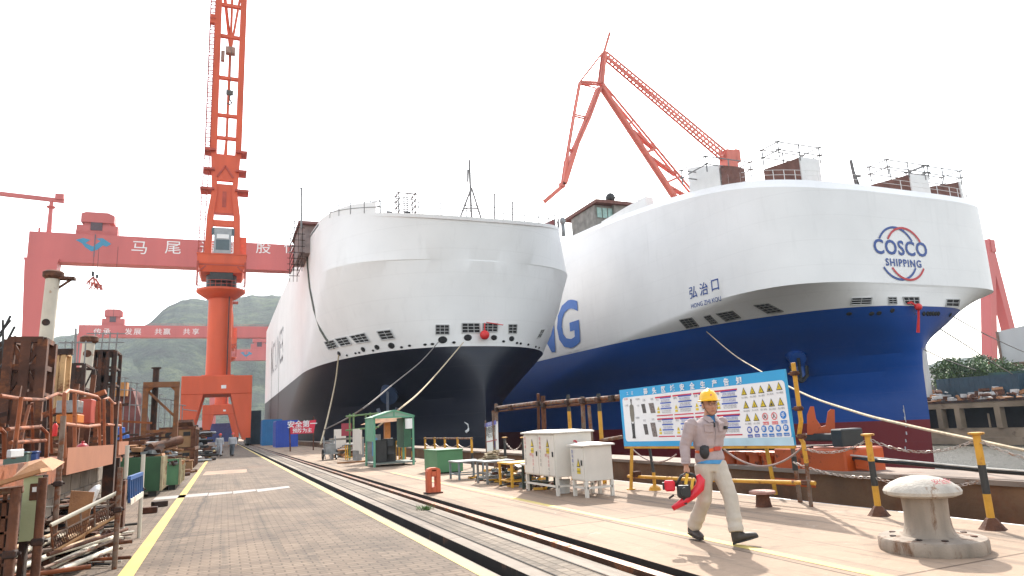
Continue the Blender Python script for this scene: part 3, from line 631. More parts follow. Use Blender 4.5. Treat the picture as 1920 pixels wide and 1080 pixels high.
def portal_crane(label, loc, jib=True):
    t = thing('portal_crane', label, 'crane', loc)
    # legs and portal, origin midway between the rails
    b = MB(); b.box((-4.95, -5, 7.9), (4.95, -3.4, 10.65), bev=.06).box((-4.95, 3.4, 7.9), (4.95, 5, 10.65), bev=.06).box((-4.95, -3.4, 8.0), (-3.3, 3.4, 10.5)).box((3.3, -3.4, 8.0), (4.95, 3.4, 10.5)); b.box((-2.3, -3.4, 7.9), (2.3, 3.4, 10.9), bev=.05)
    b.done('portal_beam', REDP, t)
    for sx in (-1, 1):
        for y in (-4.9, 3.5):
            b = MB(); b.loft([[(sx*4.95, y, 7.9), (sx*1.9 if sx < 0 else sx*1.9, y, 7.9), (sx*1.9, y+1.3, 7.9), (sx*4.95, y+1.3, 7.9)], [(sx*4.9, y, 3), (sx*3.1, y, 3), (sx*3.1, y+1.3, 3), (sx*4.9, y+1.3, 3)], [(sx*4.9, y, .9), (sx*3.9, y, .9), (sx*3.9, y+1.3, .9), (sx*4.9, y+1.3, .9)]])
            b.done('leg', REDP, t)
        b = MB(); b.box((sx*4.85, -6, .35), (sx*4.2, 6, 1.2))
        for k in range(-5, 6, 2): b.tube((sx*4.7, k, .35), (sx*4.35, k, .35), .33, 12)
        b.done('wheel_bogie', BLK, t)
    b = MB(); b.tube((0, 0, 10.5), (0, 0, 24.3), 1.86, 36, 1.82); b.lathe([(1.95, 10.9), (1.95, 11.2)], n=36); b.lathe([(1.9, 17), (1.9, 17.15)], n=36); b.done('column', REDP, t, smooth='auto')
    b = MB(); b.box((1.2, -1.95, 10), (1.35, -1.75, 24)); b.done('cable_run', BLK, t)
    b = MB(); b.box((.55, -5.03, 8.7), (1.25, -5.0, 9.2)); b.done('number_plate', WHT, t)
    b = MB(); b.lathe([(2.2, 23.4), (3.5, 24.3), (3.7, 24.5), (3.7, 24.8), (3.3, 24.9)], n=40); b.done('slewing_ring', REDP, t, smooth='auto')
    b = MB()
    for k in range(28): a = 2*math.pi*k/28; b.bar((3.65*math.cos(a), 3.65*math.sin(a), 24.8), (3.65*math.cos(a), 3.65*math.sin(a), 25.9), .06)
    for z in (25.3, 25.9): b.path([(3.65*math.cos(2*math.pi*k/28), 3.65*math.sin(2*math.pi*k/28), z) for k in range(29)], .04, 4)
    b.done('gallery_railing', REDD, t)
    b = MB(); b.tube((0, 0, 24.8), (0, 0, 27.6), 2.3, 20); b.box((-1.7, -3.1, 25.9), (1.7, -2.2, 27.2)); b.done('slewing_drum', BLK, t)
    b = MB(); b.loft([[(-3.1, -3.2, 27.2), (3.1, -3.2, 27.2), (3.1, 5, 27.2), (-3.1, 5, 27.2)], [(-3.6, -3.6, 28.6), (3.6, -3.6, 28.6), (3.6, 7, 28.6), (-3.6, 7, 28.6)], [(-3.6, -3.6, 30.0), (3.6, -3.6, 30.0), (3.6, 7, 30.0), (-3.6, 7, 30.0)]])
    b.box((-3.7, -3.7, 30.0), (3.7, 7, 30.15)); b.done('machinery_platform', REDP, t)
    b = MB()
    for sx in (-1, 1): b.bar((sx*3.5, -3.5, 24.9), (sx*3.5, -3.6, 28.8), .28); b.bar((sx*3.5, -3.5, 27), (sx*1.8, -3.3, 28.6), .2)
    b.box((-3.5, -3.55, 28.2), (3.5, -3.4, 28.6)); b.done('platform_brace', REDD, t)
    # tower
    for sx in (-1, 1):
        b = MB(); b.loft([[(sx*2.7, -2, 30), (sx*1.7, -2, 30), (sx*1.7, 0, 30), (sx*2.7, 0, 30)], [(sx*2.5, -2, 37), (sx*1.5, -2, 37), (sx*1.5, 0, 37), (sx*2.5, 0, 37)], [(sx*1.95, -2, 41), (sx*1.1, -2, 41), (sx*1.1, -.4, 41), (sx*1.95, -.4, 41)], [(sx*2.3, -1.8, 48), (sx*1.4, -1.8, 48), (sx*1.4, -.5, 48), (sx*2.3, -.5, 48)]])
        b.done('tower_cheek', REDP, t)
    b = MB(); b.box((-1.7, -1.6, 37.4), (1.7, -.6, 42.5)); b.box((-1.6, -1.9, 35.2), (1.6, -1.2, 36.2)); b.box((-1.6, -1.9, 43), (1.6, -1.2, 47.3)); each(b, 'tower_panel', REDP, t)
    b = MB(); b.box((-.3, -1.66, 38.5), (.3, -1.6, 41.2)); b.box((-1.55, -1.96, 37.0), (1.55, -1.9, 37.4)); b.bar((-1.2, -1.95, 43.6), (0, -1.95, 45.6), .25); b.bar((1.2, -1.95, 43.6), (0, -1.95, 45.6), .25); each(b, 'panel_slot', REDD, t)
    b = MB(); b.box((-1.3, -3.0, 30.3), (1.3, -1.4, 34.6), bev=.05); b.done('operator_cab', CAB, t)
    b = MB(); b.box((-1.0, -3.03, 30.9), (1.0, -3.0, 32.6)); b.box((-1.7, -2.1, 33.6), (1.7, -1.9, 34.8)); b.done('cab_glass', GLASS, t)
    b = MB(); b.box((-.9, -3.06, 32.8), (.9, -3.02, 33.5)); b.done('cab_plate', WHT, t)
    for sx, z in ((-1, 41.2), (1, 41.2), (-1, 44.6), (1, 44.6), (-1, 48.0), (1, 48.0)):
        b = MB(); b.box((sx*1.6, -2.4, z), (sx*(3.7 if z < 42 else 3.3), .6, z+.35)); b.done('side_bracket', REDD, t)
    b = MB(); b.box((2.5, -1.5, 30.2), (3.6, 2, 33.6)); b.done('winch_housing', mat('bright_red_housing', (.75, .09, .03), .5), t)
    b = MB()
    ladder(b, (-3.2, -1.8, 30), (-3.0, -1.8, 41), .8, .6, .09); ladder(b, (-3.0, -1.8, 41.5), (-2.8, -1.8, 48.5), .8, .6, .09); b.done('tower_ladder', REDD, t)
    b = MB()
    for x in (3.2, 3.8):
        for z0, z1 in ((41.5, 46.5),): b.bar((x, -1.6, z0), (x, -1.6, z1), .07)
    for k in range(8): b.bar((3.2, -1.6, 41.6+k*.68), (3.8, -1.6, 41.6+k*.68), .06)
    b.done('side_ladder', CAB, t)
    if jib:
        y0, y1, z0, z1 = -1.2, -9, 47.5, 98
        def P(x, f): return Vector((x, y0+(y1-y0)*f, z0+(z1-z0)*f))
        for sx in (-1, 1):
            b = MB(); b.bar(P(sx*1.9, 0), P(sx*(1.9 if sx < 0 else 2.05), 1), 1.0, 1.0); b.done('jib_chord', REDP, t)
        b = MB()
        for f in (.0, .06, .135, .26, .40, .505, .62, .75, .88): b.bar(P(-1.8, f), P(1.8, f), .55, .55)
        each(b, 'jib_cross_beam', REDP, t)
        b = MB(); b.bar(P(-.35, -.02), P(0, .08), .2); b.bar(P(0, .0), P(.1, .36), .42, .3); b.bar(P(.15, .36), P(-1.6, .62), .38); b.bar(P(.2, .36), P(1.9, .62), .38); b.bar(P(.15, .36), P(.1, .9), .42); b.done('jib_lacing', REDP, t)
        b = MB(); b.box(P(-.6, .335)-Vector((0, 1.2, 0)), P(.9, .36), bev=.1); b.box(P(-1.3, .31)-Vector((0, 1, 0)), P(-.7, .345)); b.done('sheave_block', mat('weathered_block', (.30, .17, .13), .7, 0, .3, 2), t)
        b = MB(); q = P(.3, .20)-Vector((0, 1.4, 0)); b.tube(P(.3, .34)-Vector((0, 1.2, 0)), q, .05, 5); b.box(q-Vector((.6, .2, .4)), q+Vector((.5, .2, .5)), bev=.1); b.path([q-Vector((0, 0, .4)), q-Vector((0, 0, 1.2)), q+Vector((.35, 0, -1.7)), q+Vector((0, 0, -2.1)), q+Vector((-.35, 0, -1.8))], .13, 6); b.done('hook', mat('hook_steel', (.08, .07, .06), .6), t)
        b = MB(); ladder(b, P(-2.85, .02), P(-2.75, .44), .75, .62, .13); ladder(b, P(-2.75, .45), P(-2.7, .95), .75, .62, .13); b.done('jib_ladder', REDD, t)
        b = MB(); b.box(P(-3.2, .44)-Vector((0, .5, .3)), P(-1.8, .46)+Vector((0, .5, .3))); b.box(P(1.8, .60), P(2.9, .64)+Vector((0, 1, .4))); each(b, 'rest_platform', REDP, t)
    return t
portal_crane('tall orange-red portal crane standing over the road on four tapered legs', (-1.18, 118.5, 0))
portal_crane('faded orange-red portal crane seen through the legs of the nearer one', (-1.0, 222, 0), False)

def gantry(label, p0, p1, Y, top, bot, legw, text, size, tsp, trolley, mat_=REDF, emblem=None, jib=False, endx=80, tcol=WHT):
    """goliath gantry: beam from x0 to endx at Y, one tapered leg shown"""
    t = thing('gantry_crane', label, 'crane', (p0, Y, 0)); W = endx-p0
    b = MB(); b.box((0, 0, bot), (W, 5, top), bev=.1); b.done('main_girder', mat_, t)
    b = MB()
    n = int(W/2.5)
    for k in range(n+1): b.bar((k*W/n, -.1, top), (k*W/n, -.1, top+1.1), .07)
    b.bar((0, -.1, top+1.1), (W, -.1, top+1.1), .07); b.bar((0, -.1, top+.6), (W, -.1, top+.6), .05); b.done('girder_railing', mat_, t)
    b = MB(); b.loft([[(-.6, -1.0, bot+.9), (legw[0], -1.0, bot+.9), (legw[0], 4.5, bot+.9), (-.6, 4.5, bot+.9)], [(-.3, -1.0, bot-.2), (legw[0]-.5, -1, bot-.2), (legw[0]-.5, 4.5, bot-.2), (-.3, 4.5, bot-.2)], [(.25*legw[0], 0, 0), (.25*legw[0]+legw[1], 0, 0), (.25*legw[0]+legw[1], 3, 0), (.25*legw[0], 3, 0)]]); b.done('leg', mat_, t)
    b = MB(); b.loft([[(W-legw[0], .5, bot), (W, .5, bot), (W, 4.5, bot), (W-legw[0], 4.5, bot)], [(W-3, 0, 0), (W-1, 0, 0), (W-1, 3, 0), (W-3, 3, 0)]]); b.done('leg', mat_, t)
    x, wd, hh = trolley
    b = MB(); b.box((x-wd*.62, .5, top), (x+wd*.62, 4.5, top+hh*.42)); b.box((x-wd*.42, 1, top+hh*.42), (x+wd*.36, 4, top+hh*.6)); b.prism([(x-wd*.5, top+hh*.55), (x+wd*.5, top+hh*.55), (x+wd*.5, top+hh*.88), (x+wd*.3, top+hh), (x-wd*.36, top+hh), (x-wd*.5, top+hh*.92)], lambda a, c: Vector((a, .2, c)), (0, 4.5, 0)); b.done('trolley_house', mat_, t)
    b = MB(); b.box((x-wd*.2, .3, top+hh*.2), (x+wd*.15, .52, top+hh*.58)); b.done('trolley_opening', mat('trolley_shade', (.08, .05, .06), .7), t)
    if emblem:
        ex, ez, s_ = emblem; b = MB()
        f = lambda a, c: Vector((ex+a*s_, -.06, ez+c*s_))
        b.prism([(-2.0, .45), (-1.2, .75), (-.4, .55), (-.9, .1), (-.1, -.3), (.7, .45), (.2, .75), (.9, .85), (1.9, .15), (1.4, -.25), (1.0, -.1), (.4, -.7), (-.2, -.95), (-.9, -.45), (-1.3, .05)], f, (0, .05, 0)); b.done('wave_emblem', mat('emblem_teal', (.03, .22, .36), .5, 0, .05), t)
        b = MB(); b.bar((ex+s_*.1, -.12, ez+s_*1.3), (ex+s_*.1, -.12, ez-s_*1.6), .28, .05); b.done('emblem_bar', mat('emblem_slate', (.10, .10, .13), .5), t)
    for ch, tx, tz in text: put_text(ch, size, (tx, 0, tz-size*.38), (1, 0, 0), (0, 0, 1), tcol, t, 'lettering', sx=1.05, bold=.02, off=.08)
    if jib:
        jx, jz = jib; b = MB(); b.tube((jx, 2.5, top), (jx, 2.5, jz), .75, 12, .55); b.lathe([(.8, 0), (1.3, .4), (1.3, .7), (.7, .9)], (jx, 2.5, jz-2.6), 12); b.done('jib_post', mat_, t)
        b = MB(); b.bar((jx+3.5, 2.5, jz+.2), (jx-14, 2.5, jz+1.2), 1.0, 1.3); b.bar((jx-14, 2.5, jz+1.2), (jx-16.5, 2.5, jz+1.6), .6, .7); b.box((jx+1.0, 1.6, jz+.5), (jx+3.4, 3.4, jz+2.4)); b.tube((2.2, 2, top), (2.2, 2, top+1.8), .3, 8); each(b, 'service_jib', mat_, t)
    return t
A = lambda u, v, Y=250: atY(u, v, Y)
x0 = A(55, 430).x; top_ = 68.3; bot_ = 58.6
tx = [(c, A(u, 460).x-x0, A(u, 462).z-.3) for c, u in (('马', 262), ('尾', 325), ('造', 390), ('船', 440), ('股', 494), ('份', 546))]
g = gantry('huge pinkish red gantry crane with white characters, reaching behind the orange crane', x0, 0, 250, top_, bot_, (9.0, 4.2), tx, 5.0, 0, (A(184, 400).x-x0, 9.5, 7.6), emblem=(A(176, 458).x-x0, A(176, 458).z, 2.6), jib=(A(91, 400).x-x0, A(91, 372).z))
# red lifting gear hanging from the gantry
c = A(177, 528); t = thing('lifting_gear', 'tangle of red lifting beams and slings hanging under the gantry girder', 'lifting gear', c)
b = MB()
for dx in (-.7, .6): b.tube((dx, 0, 3), (dx, 0, 13), .06, 5)
b.tube((6, 0, -12), (6, 0, 12), .06, 4); each(b, 'hoist_rope', BLK, t)
b = MB(); b.box((-.9, -.5, 1.8), (-.2, .5, 3.3), bev=.1); b.box((.3, -.5, 1.2), (1.0, .5, 2.3), bev=.1); each(b, 'hook_block', BLK, t)
b = MB(); rnd = random.Random(3)
b.bar((-1.9, 0, -.3), (-.3, 0, 1.5), .5); b.bar((-.3, 0, 1.6), (.2, 0, -1.5), .5); b.bar((.2, 0, 1.0), (2.4, 0, -2.6), .6); b.bar((-1.8, 0, -.4), (-2.2, 0, -1.0), .35)
for k in range(9): x = -1.2+k*.42; b.bar((x, 0, -.6-.25*k*.5+.6), (x+rnd.uniform(-.6, .6), 0, -1.4-.12*k), .35)
for x in (-.9, .5, 1.4): b.bar((x, 0, -1.6), (x-.5, 0, -2.7), .3); b.bar((x, 0, -1.6), (x+.5, 0, -2.7), .3)
b.done('spreader_frame', REDD, t)
b = MB()
for k in range(7): b.tube((-1.6+k*.6, 0, -2.4), (-1.9+k*.65, 0, -16), .03, 4)
each(b, 'sling', SCF, t)
A4 = lambda u, v: atY(u, v, 440)
x0 = A4(147, 620).x
tx = [(c, A4(u, 620).x-x0, A4(u, 621).z-.2) for c, u in (('传', 183), ('承', 200), ('发', 241), ('展', 258), ('共', 297), ('赢', 313), ('共', 350), ('享', 367))]
gantry('smaller red gantry crane with pale slogan in front of the hazy hills', x0, 0, 440, A4(147, 609).z, A4(147, 632).z, (8.5, 4), tx, 3.9, 0, (A4(212, 600).x-x0, 9, A4(212, 579).z-A4(212, 609).z), endx=40)
A6 = lambda u, v: atY(u, v, 600)
x0 = A6(395, 655).x
gantry('distant pink gantry crane girder showing beside the orange column', x0, 0, 600, A6(435, 655).z, A6(435, 676).z, (6, 4), [], 3, 0, (A6(487, 650).x-x0, 11, 11), endx=A6(520, 650).x, emblem=(A6(462, 664).x-x0, A6(462, 664).z, 2.4))

# level luffing crane beyond the outer ship
Y = 172; t = thing('luffing_crane', 'red luffing crane with angular folded jib rising behind the two ships', 'crane', atY(1372, 300, Y).xy.to_3d())
o = t.location.copy()
def L(u, v, dy=0): return atY(u, v, Y)-o+Vector((0, dy, 0))
def pair(b, p, q, wd, dy):
    for s_ in (-1, 1): b.bar(L(*p, s_*dy), L(*q, s_*dy), wd)
b = MB(); pair(b, (1130, 160), (1330, 401), .55, .7); pair(b, (1127, 162), (1290, 408), 1.0, .6); pair(b, (1129, 158), (1129, 165), .8, .8)
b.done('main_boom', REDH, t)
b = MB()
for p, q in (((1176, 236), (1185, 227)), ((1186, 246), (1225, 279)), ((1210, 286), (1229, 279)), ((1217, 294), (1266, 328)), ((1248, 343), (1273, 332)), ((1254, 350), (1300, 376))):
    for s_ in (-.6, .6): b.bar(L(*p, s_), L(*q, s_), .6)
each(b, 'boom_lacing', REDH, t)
b = MB()
for s_ in (-.7, .7):
    b.bar(L(1135, 99, s_), L(1366, 291, s_), .5); b.bar(L(1131, 106, s_), L(1356, 300, s_), .5)
for k in range(34):
    f = k/34; u0, v0 = 1135+f*231, 99+f*192; u1, v1 = 1131+f*225, 106+f*194; b.bar(L(u0, v0, -.7), L(u1+1, v1+1, -.7), .55); b.bar(L(u0, v0, .7), L(u1+1, v1+1, .7), .55)
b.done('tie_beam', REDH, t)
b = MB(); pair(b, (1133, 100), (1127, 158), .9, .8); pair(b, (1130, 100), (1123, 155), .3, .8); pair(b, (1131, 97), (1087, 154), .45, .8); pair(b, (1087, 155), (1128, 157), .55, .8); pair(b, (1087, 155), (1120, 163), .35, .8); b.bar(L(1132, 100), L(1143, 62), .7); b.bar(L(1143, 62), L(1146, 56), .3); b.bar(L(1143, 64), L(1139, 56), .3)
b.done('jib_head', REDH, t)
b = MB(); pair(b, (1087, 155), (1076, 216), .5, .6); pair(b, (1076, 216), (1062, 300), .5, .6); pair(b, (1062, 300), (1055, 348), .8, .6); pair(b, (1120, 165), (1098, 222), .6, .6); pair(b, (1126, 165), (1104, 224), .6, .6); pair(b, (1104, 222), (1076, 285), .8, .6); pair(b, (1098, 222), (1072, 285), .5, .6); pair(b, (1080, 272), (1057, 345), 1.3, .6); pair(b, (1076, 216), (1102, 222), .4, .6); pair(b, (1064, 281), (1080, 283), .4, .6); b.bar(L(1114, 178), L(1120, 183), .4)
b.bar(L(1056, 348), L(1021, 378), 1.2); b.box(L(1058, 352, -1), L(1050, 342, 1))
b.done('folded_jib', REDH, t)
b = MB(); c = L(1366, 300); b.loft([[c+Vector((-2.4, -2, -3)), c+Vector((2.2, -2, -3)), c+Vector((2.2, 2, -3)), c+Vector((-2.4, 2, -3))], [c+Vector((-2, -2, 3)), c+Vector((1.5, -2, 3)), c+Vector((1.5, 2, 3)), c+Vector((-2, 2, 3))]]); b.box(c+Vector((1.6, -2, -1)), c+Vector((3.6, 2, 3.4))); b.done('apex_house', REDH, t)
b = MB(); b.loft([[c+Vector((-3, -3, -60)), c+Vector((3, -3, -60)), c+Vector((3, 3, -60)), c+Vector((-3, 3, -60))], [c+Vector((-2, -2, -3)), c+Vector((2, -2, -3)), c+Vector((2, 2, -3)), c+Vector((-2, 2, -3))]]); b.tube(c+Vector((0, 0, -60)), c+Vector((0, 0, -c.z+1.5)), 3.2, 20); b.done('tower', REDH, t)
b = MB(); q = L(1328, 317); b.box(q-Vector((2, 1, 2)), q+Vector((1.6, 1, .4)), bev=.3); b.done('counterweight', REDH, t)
# leg frame of a gantry on the far bank
Y = 150; t = thing('gantry_leg_frame', 'red A-shaped crane leg pair on the far bank right of the blue bow', 'crane', (0, 0, 0))
b = MB()
def Q(u, v, dy=0): return atY(u, v, Y)+Vector((0, dy, 0))
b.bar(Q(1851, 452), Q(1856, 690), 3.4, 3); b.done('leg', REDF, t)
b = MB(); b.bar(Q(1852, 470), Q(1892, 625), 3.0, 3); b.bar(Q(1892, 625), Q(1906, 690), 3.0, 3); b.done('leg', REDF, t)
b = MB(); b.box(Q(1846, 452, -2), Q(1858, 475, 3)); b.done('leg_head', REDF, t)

# ------------------------------------------------------------ far bank
FX = 132.0
tag(MB().box((FX, -400, -9), (FX+1200, 1800, 1.2)).done('far_bank', mat('bank_soil', (.16, .12, .085), .9, 0, .3, .3, .2)), kind='structure')
t = thing('far_quay', 'brown concrete quay with dark open bays across the water', 'quay', (FX, 0, 0))
FQ = mat('stained_far_concrete', (.26, .20, .14), .9, 0, .35, .25, .3, (.10, .06, .035), .3)
b = MB(); b.box((-4, 20, .2), (0, 300, 1.55)); b.done('quay_deck', FQ, t)
b = MB(); b.box((-4.2, 20, 1.3), (-4.0, 300, 1.7)); b.done('deck_edge', RUSTD, t)
b = MB(); b.box((-3.6, 20, -7), (-1, 300, -3.5)); b.box((-4.3, 20, -7.2), (-3.6, 300, -5.1)); b.done('lower_wall', FQ, t)
k = 0; y = 60
while y < 150:
    wd = 1.0; b = MB(); b.box((-4, y, -3.5), (-2.6, y+wd, .2)); b.done('quay_pillar', FQ, t); b = MB()
    y += (5.2, 7.4, 3.6)[k % 3]; k += 1
b = MB(); b.box((-1.2, 20, -3.5), (-.9, 300, .2)); b.done('bay_back', DARK, t)
for k in range(7):
    b = MB(); b.tube((-3, 66+k*9.1, -3.4), (-3, 66+k*9.1, -.9), .18, 6); b.done('bay_post', FQ, t)
def fy(u): return atX(u, 740, FX).y
# low warehouse, sheds and a big white structure
def far_box(name, label, cat, u0, u1, v_top, X, depth, m, zb=1.2, roof=None, parts=None):
    y0 = atX(u1, v_top, X).y; y1 = atX(u0, v_top, X).y; z = (atX(u0, v_top, X).z+atX(u1, v_top, X).z)/2
    t = thing(name, label, cat, (X, (y0+y1)/2, zb)); hy = abs(y1-y0)/2; h = z-zb
    MB().box((0, -hy, 0), (depth, hy, h)).done('wall', m, t)
    if roof: MB().box((-.8, -hy-.8, h), (depth+.8, hy+.8, h+.35)).done('roof', roof, t)
    return t, hy, h
PALE = mat('pale_cladding', (.48, .48, .48), .7, 0, .08, .2, 0, streak=3)
t, hy, h = far_box('warehouse', 'long low pale warehouse with grey roof right of the blue bow', 'warehouse', 1725, 1835, 690, 260, 60, PALE, roof=mat('grey_roof', (.36, .37, .38), .6))
b = MB(); b.box((-.3, -hy, 1), (0, hy, h*.45)); b.done('window_band', DARK, t)
t, hy, h = far_box('shed', 'dark low shed with long window strip behind the scrap heap', 'shed', 1740, 1812, 714, 205, 14, mat('dark_shed', (.10, .09, .085), .8, 0, .4, .4))
b = MB(); b.box((-.2, -hy, h*.35), (0, hy, h*.6)); b.done('window_strip', PAL, t)
t = thing('slipway_block', 'large plain pale grey ship section standing on the far bank at the right edge', 'ship section', atX(1900, 700, 170).xy.to_3d()); o = t.location
c1, c2, c3, c4 = [atX(u, v, 170)-o for u, v in ((1870, 622), (1960, 606), (1985, 704), (1884, 708))]
c2.z = c1.z+1; c3.z = c4.z
b = MB(); b.loft([[c1, c2, c3, c4], [p+Vector((30, 0, 0)) for p in (c1, c2, c3, c4)]]); b.done('hull_section', PALE, t)
b = MB(); q = atX(1898, 680, 169.5)-o; b.box(q, q+Vector((-.5, -14, -1))); b.bar(c1+Vector((-.2, 0, 0)), c4+Vector((-.2, 0, 0)), .4); b.done('fender_trim', mat('brown_trim', (.2, .12, .09), .7), t)
def container(name, label, p, size, m, rz=0, ribs=18, group=None):
    t = thing(name, label, 'container', p, rz, group); sx, sy, sz = size
    b = MB(); b.box((-sx/2, -sy/2, 0), (sx/2, sy/2, sz)); b.done('shell', m, t)
    b = MB()
    for k in range(ribs):
        y = -sy/2+(k+.5)*sy/ribs
        b.box((-sx/2-.04, y-.25*sy/ribs, .15), (-sx/2, y+.25*sy/ribs, sz-.15))
    for k in range(int(ribs*sx/sy)+1):
        x = -sx/2+(k+.5)*sx/(int(ribs*sx/sy)+1); b.box((x-.12*sx/ribs*2, -sy/2-.04, .15), (x+.12*sx/ribs*2, -sy/2, sz-.15))
    b.done('ribbed_side', m, t); return t
DKB = mat('dark_blue_container', (.018, .045, .07), .6, 0, .25, .8, .2)
p = atX(1850, 735, 146); container('container', 'dark teal container on the far bank right of the trees', (146, p.y, 1.2), (6, 17, 5.2), DKB, 0, 16, 'containers on the far bank')
p = atX(1915, 735, 150); container('container', 'dark green container at the right edge of the far bank', (150, p.y-6, 1.2), (6, 20, 5.8), mat('dark_green_container', (.02, .06, .045), .6, 0, .3, .8, .2), 0, 16, 'containers on the far bank')
# pale leaning mast beside the blue bow
t = thing('mooring_mast', 'slim pale grey pole right beside the blue bow', 'pole', atX(1741, 755, 140).xy.to_3d()); o = t.location
MB().tube(atX(1741, 757, 140)-o, atX(1727, 630, 140)-o, 1.0, 10, .7).done('pole', PALE, t)
t = thing('scrap_heap', 'heap of mixed scrap and crates on the far quay beneath the trees', 'scrap', (136, atX(1790, 740, 136).y, 1.3)); rnd = random.Random(5)
for m_, nm, nn in ((WOOD, 'timber_scrap', 60), (PAL, 'grey_scrap', 90), (RUST, 'rusty_scrap', 60)):
    b = MB()
    for k in range(nn):
        x, y, z = rnd.uniform(0, 8), rnd.uniform(-17, 17), rnd.uniform(0, 2.6)*rnd.random()
        M_ = Matrix.Translation((x, y, z)) @ Matrix.Rotation(rnd.random()*3, 4, 'Z') @ Matrix.Rotation(rnd.uniform(-.6, .6), 4, 'X')
        b.box((-.3, -.2, 0), (rnd.uniform(.3, 1.6), rnd.uniform(.1, .9), rnd.uniform(.15, .9)), M_)
    o_ = b.done(nm, m_, t); o_['kind'] = 'stuff'
# trees: trunk, limbs and leaf clumps
LEAF = []
for i, c in enumerate(((.035, .07, .018), (.06, .11, .028), (.085, .14, .04))):
    LEAF.append(mat('leaf_green_%d' % i, c, .6, 0, .3, 2))
def tree(label, p, h, wd, seed, group):
    rnd = random.Random(seed); t = thing('tree', label, 'tree', p, 0, group)
    b = MB(); b.path([(0, 0, 0), (.1, 0, h*.25), (.2, .1, h*.5), (.1, .2, h*.75)], [h*.035, h*.028, h*.02, h*.008], 8)
    for k in range(7): a = rnd.random()*6.28; z = h*rnd.uniform(.25, .55); b.path([(0.1, 0, z), (math.cos(a)*wd*.25, math.sin(a)*wd*.25, z+h*.15), (math.cos(a)*wd*.42, math.sin(a)*wd*.42, z+h*.25)], [h*.015, h*.01, h*.004], 5)
    b.done('trunk', mat('bark', (.12, .08, .05), .9, 0, .3, 4), t)
    bm = bmesh.new(); cl = []
    for k in range(60):
        a = rnd.random()*6.28; e = rnd.uniform(-.35, 1); r_ = wd*.5*rnd.uniform(.45, 1)*math.sqrt(max(.1, 1-max(0, e)**2*.7)); cl.append((Vector((math.cos(a)*r_, math.sin(a)*r_, h*.62+e*h*.36)), wd*rnd.uniform(.09, .17)))
    for c, r_ in cl:
        mi = rnd.choice((0, 0, 1, 1, 2))
        for k in range(130):
            d = Vector((rnd.gauss(0, 1), rnd.gauss(0, 1), rnd.gauss(0, .8))); d = d.normalized()*r_*rnd.random()**.45; q = c+d; s_ = h*.034*rnd.uniform(.6, 1.3)
            n1 = Vector((rnd.gauss(0, 1), rnd.gauss(0, 1), rnd.gauss(0, 1)+.6)).normalized(); x = n1.orthogonal().normalized()*s_; y = n1.cross(x).normalized()*s_*.6
            f = bm.faces.new([bm.verts.new(q+v_) for v_ in (-x, y, x, -y)]); f.material_index = mi
    me = bpy.data.meshes.new('crown'); bm.to_mesh(me); bm.free()
    for m_ in LEAF: me.materials.append(m_)
    o = bpy.data.objects.new('crown', me); COL.objects.link(o); o.parent = t; return t
def fartree(label, u, vtop, X, wd, seed):
    p = atX(u, vtop, X); tree(label, (X, p.y, 1.2), p.z-1.2, wd, seed, 'trees on the far bank')
fartree('tallest rounded green tree on the far bank left of the red crane leg', 1808, 676, 165, 15, 1)
fartree('broad green tree on the far bank at the foot of the red crane leg', 1851, 686, 160, 14, 2)
fartree('smaller bright green tree between the crane leg and the pale ship section', 1884, 690, 185, 12, 3)

# ------------------------------------------------------------ hills
def hills(name, ridge, Y, depth, m, seed, amp):
    bm = bmesh.new(); N = 220; K = 26; us = [r[0] for r in ridge]; G = []
    def rv(u):
        for (a, b_), (c, d_) in zip(ridge, ridge[1:]):
            if u <= c: return b_+(d_-b_)*(u-a)/(c-a)
        return ridge[-1][1]
    P = [atY(us[0]+(us[-1]-us[0])*i/N, rv(us[0]+(us[-1]-us[0])*i/N), Y) for i in range(N+1)]
    for j in range(K+1):
        f = j/K; row = []
        for i, p in enumerate(P):
            z = -5+(p.z+5)*(1-(1-f)**1.6 if f < 1 else 1); n_ = noise.fractal(Vector((p.x*.006+seed, f*3.2, .3)), 1.0, 2.0, 6)
            edge = noise.fractal(Vector((p.x*.05, seed, f)), 1.0, 2.0, 4)
            q = Vector((p.x, Y-depth*(1-f)+n_*amp*2.2*(1-f*.6), z+n_*amp*f*(1-f)*3+edge*amp*.09*f)); row.append(bm.verts.new(q))
        G.append(row)
    for j in range(K):
        for i in range(N): bm.faces.new((G[j][i], G[j][i+1], G[j+1][i+1], G[j+1][i]))
    me = bpy.data.meshes.new(name); bm.to_mesh(me); bm.free(); me.materials.append(m); me.polygons.foreach_set('use_smooth', [True]*len(me.polygons))
    o = bpy.data.objects.new(name, me); COL.objects.link(o); return tag(o, kind='structure')
mh_, n, l = nodes('wooded_hillside'); p_ = n['Principled BSDF']; tc = n.new('ShaderNodeTexCoord'); p_.inputs['Roughness'].default_value = .95
cc = ramp(n, l, noise_n(n, l, tc.outputs['Object'], .022, 12, .78), [(.36, (.006, .015, .010)), (.5, (.026, .05, .028)), (.62, (.09, .12, .055))]); l.new(cc, p_.inputs['Base Color'])
bp = n.new('ShaderNodeBump'); bp.inputs['Strength'].default_value = 1; bp.inputs['Distance'].default_value = 14; l.new(noise_n(n, l, tc.outputs['Object'], .07, 8, .75), bp.inputs['Height']); l.new(bp.outputs[0], p_.inputs['Normal'])
hills('hills', [(60, 720), (105, 660), (135, 636), (165, 634), (200, 642), (260, 632), (298, 606), (330, 578), (350, 569), (385, 567), (410, 574), (440, 569), (470, 563), (512, 561), (620, 552), (760, 600), (900, 690)], 1500, 700, mh_, 2, 45)
hills('hills', [(-260, 800), (-60, 740), (60, 700), (140, 668), (220, 655), (330, 690), (480, 700), (620, 740)], 1150, 420, mh_, 9, 30)
